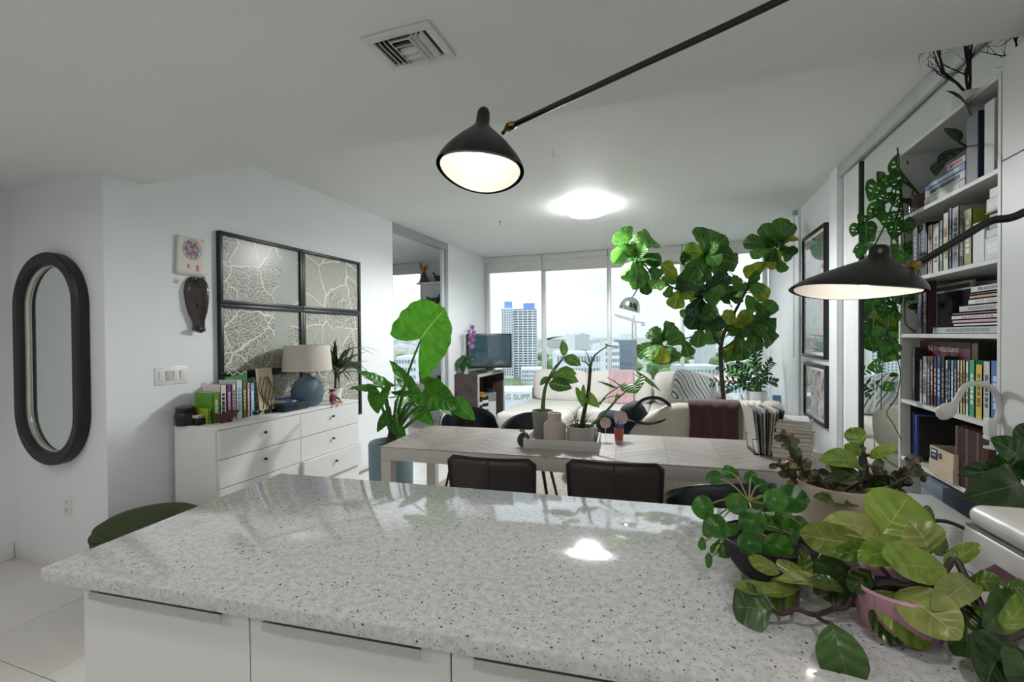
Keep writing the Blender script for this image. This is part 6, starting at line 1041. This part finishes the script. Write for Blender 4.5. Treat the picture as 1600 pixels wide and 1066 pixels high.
for pts, r in (([(440, 805), (300, 665), (210, 580), (130, 490), (95, 470)], .005), ([(530, 705), (400, 580), (280, 460), (220, 340), (190, 220), (150, 195)], .005), ([(400, 690), (390, 580), (405, 470)], .003), ([(985, 590), (1120, 570), (1240, 590), (1380, 530), (1490, 580)], .004), ([(950, 680), (1120, 650), (1250, 690), (1300, 640)], .004), ([(930, 470), (1040, 500), (1100, 510)], .003), ([(900, 560), (700, 520), (600, 560)], .003), ([(1330, 590), (1390, 480), (1420, 450)], .003), ([(540, 770), (600, 720), (650, 690)], .003)):
    L = bez([J5(x, y, rr.uniform(-.03, .03)) for x, y in pts], 5); MB().tube([p+Vector((rr.uniform(-.04, .04), rr.uniform(-.03, .03), .10)), L[0]]+L[1:], r, 6).build('stem', BARK, o)
    for i in range(2, len(L)):
        for sgn in (1, -1):
            d = (L[i]-L[i-1]).normalized(); sd = (d.cross(Vector((rr.uniform(-.4, .4), -1, rr.uniform(-.6, .6))))*sgn+d*.5+Vector((0, 0, rr.uniform(-.2, .4)))).normalized()
            if rr.random() < .6: leaf(o, jr if rr.random() < .2 else jm, L[i], L[i]+sd*rr.uniform(.018, .032), (rr.uniform(-.5, .5), -.8, rr.uniform(0, 1)), 1.1, 'small_leaf')
# --- dark-leaved plant at the right edge
p = Vector((.86, 1.46, CT_)); dR = dep(p); o = thing('broad_leaf_plant', 'broad dark-leaved plant behind the printer at the right edge', 'plant', p); top_pot(p, [(.001, 0), (.055, 0), (.072, .11), (.067, .11), (.06, .09), (.001, .09)], mat('brown_pot', '#6b5a4c', .6), o); MB().lathe([(.001, .092), (.062, .092), (.001, .096)], p, 16).build('soil', SOIL, o)
R7 = FN(kc7, .1502, 1.17); RB = leaf_mat('broad_leaf', '#17330f', '#2f5a22', '#6f8f4a', .25, .25, 5, .2, .025, .1); pl_['r'] = [leafmesh('broad_leaf_mesh', RB, pmn, .62, .1, .15, .01, 2, seed=i) for i in range(3)]
opx(o, R7, [((1290, 560), (985, 300), 230, 0, -.05, 'r', (-.1, -.9, .3)), ((1300, 560), (1345, 140), 260, 0, .02, 'r', (.2, -1, .2)), ((1250, 735), (1060, 460), 170, 0, -.02, 'r', (-.3, -1, .1)), ((1225, 755), (645, 690), 170, 0, -.08, 'r', (0, -.6, .8)), ((1235, 770), (680, 925), 330, -.02, -.12, 'd', (0, -.95, .4)), ((1250, 775), (1310, 1000), 260, -.03, -.1, 'd', (.1, -1, .2)), ((1270, 700), (1500, 600), 260, 0, -.05, 'r', (.1, -.8, .5))])
MB().tube(bez([p+Vector((0, 0, .09)), R7(1255, 800), R7(1260, 740), R7(1295, 560)], 5), .007, 8).build('stem', STALK, o)
# --- big trailing peperomia in pink ribbed pot
p = onz(1405, 985, CT_); dK = dep(p); o = thing('trailing_peperomia', 'large trailing peperomia in a pink ribbed pot at the front right', 'plant', p)
top_pot(p, [(.001, 0), (.05, 0), (.058, .008), (.072, .078), (.068, .082), (.063, .078), (.058, .065), (.001, .065)], mat('pink_ribbed', '#b8899b', .45, var=.04), o, 96, lambda a, z: 1+.012*cos(40*a)); MB().lathe([(.001, .066), (.059, .066), (.001, .071)], p, 20).build('soil', SOIL, o)
G2, G3, G4 = FN(kc2, .2308, .84), FN(kc3, .2251, .86), FN(kc4, .2308, .76)
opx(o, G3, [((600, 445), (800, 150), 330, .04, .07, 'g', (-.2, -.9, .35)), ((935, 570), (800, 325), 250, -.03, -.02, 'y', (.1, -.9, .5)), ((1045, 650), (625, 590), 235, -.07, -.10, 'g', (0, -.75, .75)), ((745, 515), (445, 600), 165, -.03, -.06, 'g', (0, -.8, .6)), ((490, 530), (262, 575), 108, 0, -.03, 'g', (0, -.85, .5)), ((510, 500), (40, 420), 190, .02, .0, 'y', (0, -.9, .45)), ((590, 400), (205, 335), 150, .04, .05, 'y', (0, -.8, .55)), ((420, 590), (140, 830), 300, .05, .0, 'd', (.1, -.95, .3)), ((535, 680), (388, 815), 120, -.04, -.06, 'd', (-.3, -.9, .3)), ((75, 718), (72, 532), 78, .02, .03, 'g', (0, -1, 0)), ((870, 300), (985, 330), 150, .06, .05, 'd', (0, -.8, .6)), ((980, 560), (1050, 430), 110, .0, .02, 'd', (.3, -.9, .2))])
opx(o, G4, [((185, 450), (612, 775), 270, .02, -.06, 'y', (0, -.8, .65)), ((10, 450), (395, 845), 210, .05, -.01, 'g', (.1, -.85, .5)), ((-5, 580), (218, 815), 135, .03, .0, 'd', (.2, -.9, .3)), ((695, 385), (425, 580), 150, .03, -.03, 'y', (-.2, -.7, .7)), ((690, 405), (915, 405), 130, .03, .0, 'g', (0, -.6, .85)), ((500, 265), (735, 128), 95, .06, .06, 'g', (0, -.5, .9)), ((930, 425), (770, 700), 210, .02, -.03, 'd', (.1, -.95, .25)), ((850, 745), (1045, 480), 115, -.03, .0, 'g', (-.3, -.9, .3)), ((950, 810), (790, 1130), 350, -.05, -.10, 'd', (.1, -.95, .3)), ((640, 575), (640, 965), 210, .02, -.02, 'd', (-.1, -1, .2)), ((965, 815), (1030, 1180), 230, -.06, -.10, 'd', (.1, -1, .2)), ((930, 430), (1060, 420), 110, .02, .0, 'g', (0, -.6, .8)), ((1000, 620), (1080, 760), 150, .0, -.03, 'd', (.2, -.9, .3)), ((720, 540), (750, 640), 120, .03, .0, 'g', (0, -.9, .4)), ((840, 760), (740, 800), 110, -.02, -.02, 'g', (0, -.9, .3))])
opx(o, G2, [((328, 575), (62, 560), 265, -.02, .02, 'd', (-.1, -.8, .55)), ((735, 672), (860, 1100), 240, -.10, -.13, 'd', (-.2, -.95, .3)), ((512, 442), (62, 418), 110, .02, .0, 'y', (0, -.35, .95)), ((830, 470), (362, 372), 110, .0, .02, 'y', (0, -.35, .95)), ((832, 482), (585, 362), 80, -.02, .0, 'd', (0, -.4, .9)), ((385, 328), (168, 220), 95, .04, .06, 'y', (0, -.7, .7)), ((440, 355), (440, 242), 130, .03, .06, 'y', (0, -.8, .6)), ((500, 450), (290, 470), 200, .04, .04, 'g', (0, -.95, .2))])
PST = mat('peperomia_stem', '#3b2a2a', .5, var=.2)
def pst(pts, r): MB().tube(bez(pts, 6), r, 8).build('stem', PST, o)
cz_ = p+Vector((0, 0, .075))
pst([cz_, G2(960, 430, -.01), G2(870, 500, -.02), G2(830, 560, -.02), G2(740, 575, -.02), G2(620, 610, -.03), G2(490, 575, -.02), G2(400, 605, -.02), G2(335, 580, -.02)], .0042); pst([G2(620, 610, -.03), G2(680, 655, -.06), G2(735, 672, -.1)], .0035); pst([G2(745, 575, -.02), G2(748, 500, -.01)], .003); pst([G2(500, 570, -.02), G2(510, 450, .02)], .003); pst([G2(410, 600, -.02), G2(400, 470, .02)], .003)
pst([cz_, G4(0, 430, .06), G4(120, 395, .04), G4(270, 410, .02), G4(420, 380, .03)], .006); pst([cz_, G4(420, 420, .05), G4(560, 240, .06), G4(640, 350, .04), G4(700, 450, .03), G4(800, 660, 0), G4(860, 760, -.02), G4(1000, 830, -.04)], .006); pst([cz_, G4(600, 530, .03), G4(750, 640, .01), G4(850, 745, -.02)], .004); pst([cz_, G3(600, 640, -.02), G3(560, 560, -.01), G3(520, 500, .01)], .004); pst([cz_, G3(800, 620, .02), G3(700, 500, .03), G3(600, 445, .04)], .004); pst([cz_, G3(950, 640, -.03), G3(935, 570, -.03)], .004)
# ================================================================== the city beyond the windows
GZ = -43.0
GRD = bpy.data.materials.new('city_ground_mix'); GRD.use_nodes = True; t_, n_, l_ = nodes_of(GRD); tcx = n_.new('ShaderNodeTexCoord'); nz = n_.new('ShaderNodeTexNoise'); nz.inputs['Scale'].default_value = .012; nz.inputs['Detail'].default_value = 8; l_(tcx.outputs['Object'], nz.inputs['Vector']); r_ = n_.new('ShaderNodeValToRGB'); l_(nz.outputs[0], r_.inputs[0]); ee = r_.color_ramp.elements; ee[0].position = .42; ee[0].color = (*hx('#66765a'), 1); ee[1].position = .56; ee[1].color = (*hx('#a5a6a3'), 1); l_(r_.outputs[0], n_['Principled BSDF'].inputs['Base Color']); n_['Principled BSDF'].inputs['Roughness'].default_value = .95
struct(MB().span((-6000, 60, GZ-1), (5000, 8000, GZ)).build('city_ground', GRD))
WINM = mat('far_window_glass', '#75828e', .25, var=.2, scale=.2); CONC = mat('far_white_concrete', '#d3d6d8', .8, var=.04, scale=.1); CON2 = mat('far_grey_concrete', '#b4b8ba', .8, var=.06, scale=.1)  # far tones kept pale, distance haze put into the colours
def gpos(px, d): q = pd(px, 560, d); return Vector((q.x, q.y, GZ))
def far_block(lab, pl_x, pr_x, top, d, thick, m, floors, cols, group=None, roofm=None):
    a, b = gpos(pl_x, d), gpos(pr_x, d); c = (a+b)/2; w = (b-a).length; ang = math.atan2(b.y-a.y, b.x-a.x); h = pd((pl_x+pr_x)/2, top, d).z-GZ
    o = thing('city_building', lab, 'building', c, ang, group); MB().span((-w/2, 0, 0), (w/2, thick, h)).build('walls', m, o, sub=False)
    if floors:
        mb = MB(); fh = h/floors; cwid = w/cols
        for i in range(floors):
            for j in range(cols): mb.span((-w/2+cwid*(j+.22), -.25, fh*(i+.35)), (-w/2+cwid*(j+.78), .1, fh*(i+.8)))
        q = mb.build('windows', WINM, o, sub=False, smooth=0); q['kind'] = 'stuff'
    MB().span((-w/2+.5, .5, h), (w/2-.5, thick-.5, h+1.2)).build('parapet', roofm or m, o, sub=False); return o, w, h, thick
# the tower: two joined slabs with balconies and blue plant rooms
D = 483; a, b = gpos(784, D), gpos(840, D); c = (a+b)/2; w = (b-a).length; ang = math.atan2(b.y-a.y, b.x-a.x); o = thing('apartment_tower', 'tall white apartment tower with blue rooftop boxes beyond the window', 'building', c, ang); h = pd(812, 478, D).z-GZ; wl = w*.33
MB().span((-w/2, 2, 0), (-w/2+wl, 30, h-2)).build('left_wing', CONC, o, sub=False); MB().span((-w/2+wl, 6, 0), (w/2, 34, h-4)).build('right_wing', CONC, o, sub=False)
BLU = mat('far_blue_paint', '#6f93c8', .7, var=.1, scale=.3); MB().span((-w/2+3, 8, h-2), (-w/2+wl-1, 22, h+5)).build('rooftop_box', BLU, o, sub=False); MB().span((w/2-14, 10, h-4), (w/2-2, 24, h+3.5)).build('rooftop_box', BLU, o, sub=False)
mb, mw = MB(), MB(); nf = 27
for i in range(nf):
    z = (h-6)*(i+.5)/nf+2
    mb.span((-w/2+wl, 4.2, z), (w/2, 6, z+.9))
    mw.span((-w/2+wl+.5, 5.7, z+1.0), (w/2-.5, 6.05, z+2.3))
    for j in range(5): x = -w/2+wl*(j+.2)/5; mw.span((x, 1.7, z), (x+wl*.11, 2.1, z+1.7))
for j in range(1, 5): x = -w/2+wl+(w-wl)*j/5; mb.span((x-.5, 4, 0), (x+.5, 6.1, h-4))
q = mb.build('balcony_bands', CONC, o, sub=False, smooth=0); q['kind'] = 'stuff'; q = mw.build('window_bands', WINM, o, sub=False, smooth=0); q['kind'] = 'stuff'
far_block('low white parking block with dark openings at the tower foot', 815, 852, 578, 440, 30, CONC, 3, 10)
far_block('white mid-rise with glassy grid left of the crane mast', 946, 968, 538, 300, 18, CONC, 9, 6); far_block('blue-grey glass mid-rise behind the crane mast', 968, 996, 534, 320, 18, mat('far_bluegrey', '#687986', .5, var=.05, scale=.1), 10, 8); far_block('low white hall with flat roof right of the second mullion', 870, 945, 553, 380, 40, CONC, 3, 16)
far_block('long white warehouse with flat roof below the tower', 725, 765, 600, 290, 30, CONC, 0, 0); far_block('white low-rise behind the fig trunk', 1070, 1130, 575, 330, 30, CON2, 3, 10); far_block('pale hall with red-brown roof right of the fig trunk', 1090, 1165, 598, 260, 30, CONC, 2, 12, None, mat('far_red_roof', '#b98d80', .8)); far_block('white apartment block left in the side-room window', 618, 650, 560, 300, 25, CONC, 6, 7); far_block('pale blue low block at the right end of the view', 1030, 1062, 603, 240, 20, mat('far_blue_wall', '#7f9cc6', .7), 2, 8)
o = thing('supply_building', 'low white building with large grey sign letters below the window sill', 'building', gpos(800, 215), math.atan2((gpos(830, 215)-gpos(770, 215)).y, (gpos(830, 215)-gpos(770, 215)).x)); hh = pd(800, 612, 215).z-GZ
MB().span((-30, 0, 0), (30, 25, hh)).build('walls', CONC, o, sub=False); q = inst('sign_letters', text_mesh('G SUPP', 3.6, mat('far_sign_grey', '#9a9a98', .8), 'sign_letters', .1), o, Matrix.Translation((2.5, -.15, hh-2.6)) @ Matrix.Rotation(pi/2, 4, 'X'))
# arched stadium roof on the skyline
q = gpos(880, 1700); o = thing('stadium_roof', 'white arched stadium roof on the far skyline', 'stadium', q); MB().grid(lambda u, v: q+Vector((-90+180*u, 120*v, 16*(1-(2*u-1)**2)*1.0+(pd(880, 527, 1700).z-GZ)-12)), 16, 4).build('roof_arch', CONC, o, solid=1); MB().span(q+Vector((-118, 5, 0)), q+Vector((118, 115, (pd(880, 527, 1700).z-GZ)-10))).build('stands', CON2, o)
rr = random.Random(12); TAKEN = [(gpos(812, 498), 32), (gpos(833, 455), 24), (gpos(957, 309), 12), (gpos(982, 329), 13), (gpos(907, 400), 32), (gpos(745, 300), 24), (gpos(1100, 345), 24), (gpos(1127, 275), 24), (gpos(634, 312), 16), (gpos(1046, 250), 13), (gpos(800, 228), 34), (gpos(880, 1760), 130), (gpos(991, 300), 4)]
def free(q, r):
    if any((q-c).length < r+s for c, s in TAKEN): return False
    TAKEN.append((q, r)); return True
for k in range(110):
    px = rr.choice((rr.uniform(605, 665), rr.uniform(845, 1210), rr.uniform(845, 1210), rr.uniform(745, 790))); d = rr.uniform(600, 2400); w = rr.uniform(14, 46); q = gpos(px, d); hh = rr.uniform(6, 26) if rr.random() < .85 else rr.uniform(30, 48)
    if not free(q, w*.62): continue
    o = MB().span((-w/2, 0, 0), (w/2, w*.6, hh)).span((-w/4, w*.1, hh), (w/6, w*.3, hh+2.5)).build('skyline_building', (CONC, CON2, mat('far_cream', '#c4c0b8', .8, var=.05, scale=.1))[k % 3]); o.location = q; o.rotation_euler = (0, 0, rr.uniform(-.5, .5)+.3); tag(o, 'small pale building in the hazy far city skyline', 'building', 'far skyline buildings')
TRE = mat('far_tree_green', '#5c7846', .95, var=.3, scale=.4, rnd=.2)
def crownmesh(seed):
    r2 = random.Random(seed); bm = bmesh.new(); bmesh.ops.create_icosphere(bm, subdivisions=2, radius=1)
    for v in bm.verts: v.co *= r2.uniform(.8, 1.15); v.co.z = v.co.z*.7+.75
    me = bpy.data.meshes.new('tree_crown_mesh'); bm.to_mesh(me); bm.free(); me.materials.append(TRE); return me
crowns = [crownmesh(i) for i in range(4)]
for k in range(330):
    px = rr.choice((rr.uniform(610, 665), rr.uniform(745, 1215), rr.uniform(745, 1215), rr.uniform(745, 1215))); d = rr.choice((rr.uniform(170, 300), rr.uniform(250, 420), rr.uniform(400, 900))); q = gpos(px, d); s = rr.uniform(4, 8)*(1 if d < 400 else 1.6)
    if (d < 240 and px < 870) or not free(q, s*1.1): continue
    o = bpy.data.objects.new('city_tree', crowns[k % 4]); COL.objects.link(o); o.location = q; o.scale = (s, s, s*rr.uniform(.7, 1.1)); o.rotation_euler = (0, 0, rr.uniform(0, 6)); tag(o, 'round green tree crown among the city blocks outside', 'tree', 'trees in the city view')
# tower crane
D = 300; q = gpos(991, D); o = thing('tower_crane', 'cream tower crane standing among the far buildings', 'crane', q); CRN = mat('crane_cream', '#8f7c68', .7, var=.05); zt = pd(991, 503, D).z; g = 1.1
mb = MB()
for dx, dy in ((-g, -g), (g, -g), (-g, g), (g, g)): mb.tube([q+Vector((dx, dy, 0)), Vector((q.x+dx, q.y+dy, zt))], .22, 4)
n = 26
for i in range(n):
    z0, z1 = lerp(q.z, zt, i/n), lerp(q.z, zt, (i+1)/n); s = 1 if i % 2 else -1; mb.tube([(q.x-g*s, q.y-g, z0), (q.x+g*s, q.y-g, z1)], .14, 4); mb.tube([(q.x+g, q.y-g*s, z0), (q.x+g, q.y+g*s, z1)], .14, 4)
mb.build('mast', CRN, o); tip, tail = pd(961, 494, D), pd(1005, 504, D-2); top = Vector((q.x, q.y, zt)); mb = MB()
for off in (Vector((0, -.7, 0)), Vector((0, .7, 0)), Vector((0, 0, 1.6))): mb.tube([top+off, tip+off*.6], .2, 4)
for i in range(14): a = top.lerp(tip, i/14); b = top.lerp(tip, (i+.5)/14); mb.tube([a+Vector((0, -.7, 0)), b+Vector((0, 0, 1.5)), top.lerp(tip, (i+1)/14)+Vector((0, .6, 0))], .11, 4)
mb.build('jib', CRN, o); MB().tube([top, tail], .5, 4).build('counter_jib', CRN, o); MB().box(tail+Vector((0, 0, -1.2)), (2.5, 2, 2.6)).build('counterweight', CON2, o); MB().box(top+Vector((.6, -1.2, -.3)), (1.8, 1.8, 2.2)).build('cab', CON2, o); MB().tube([top, top+Vector((0, 0, 4))], .35, 4).build('tower_head', CRN, o)
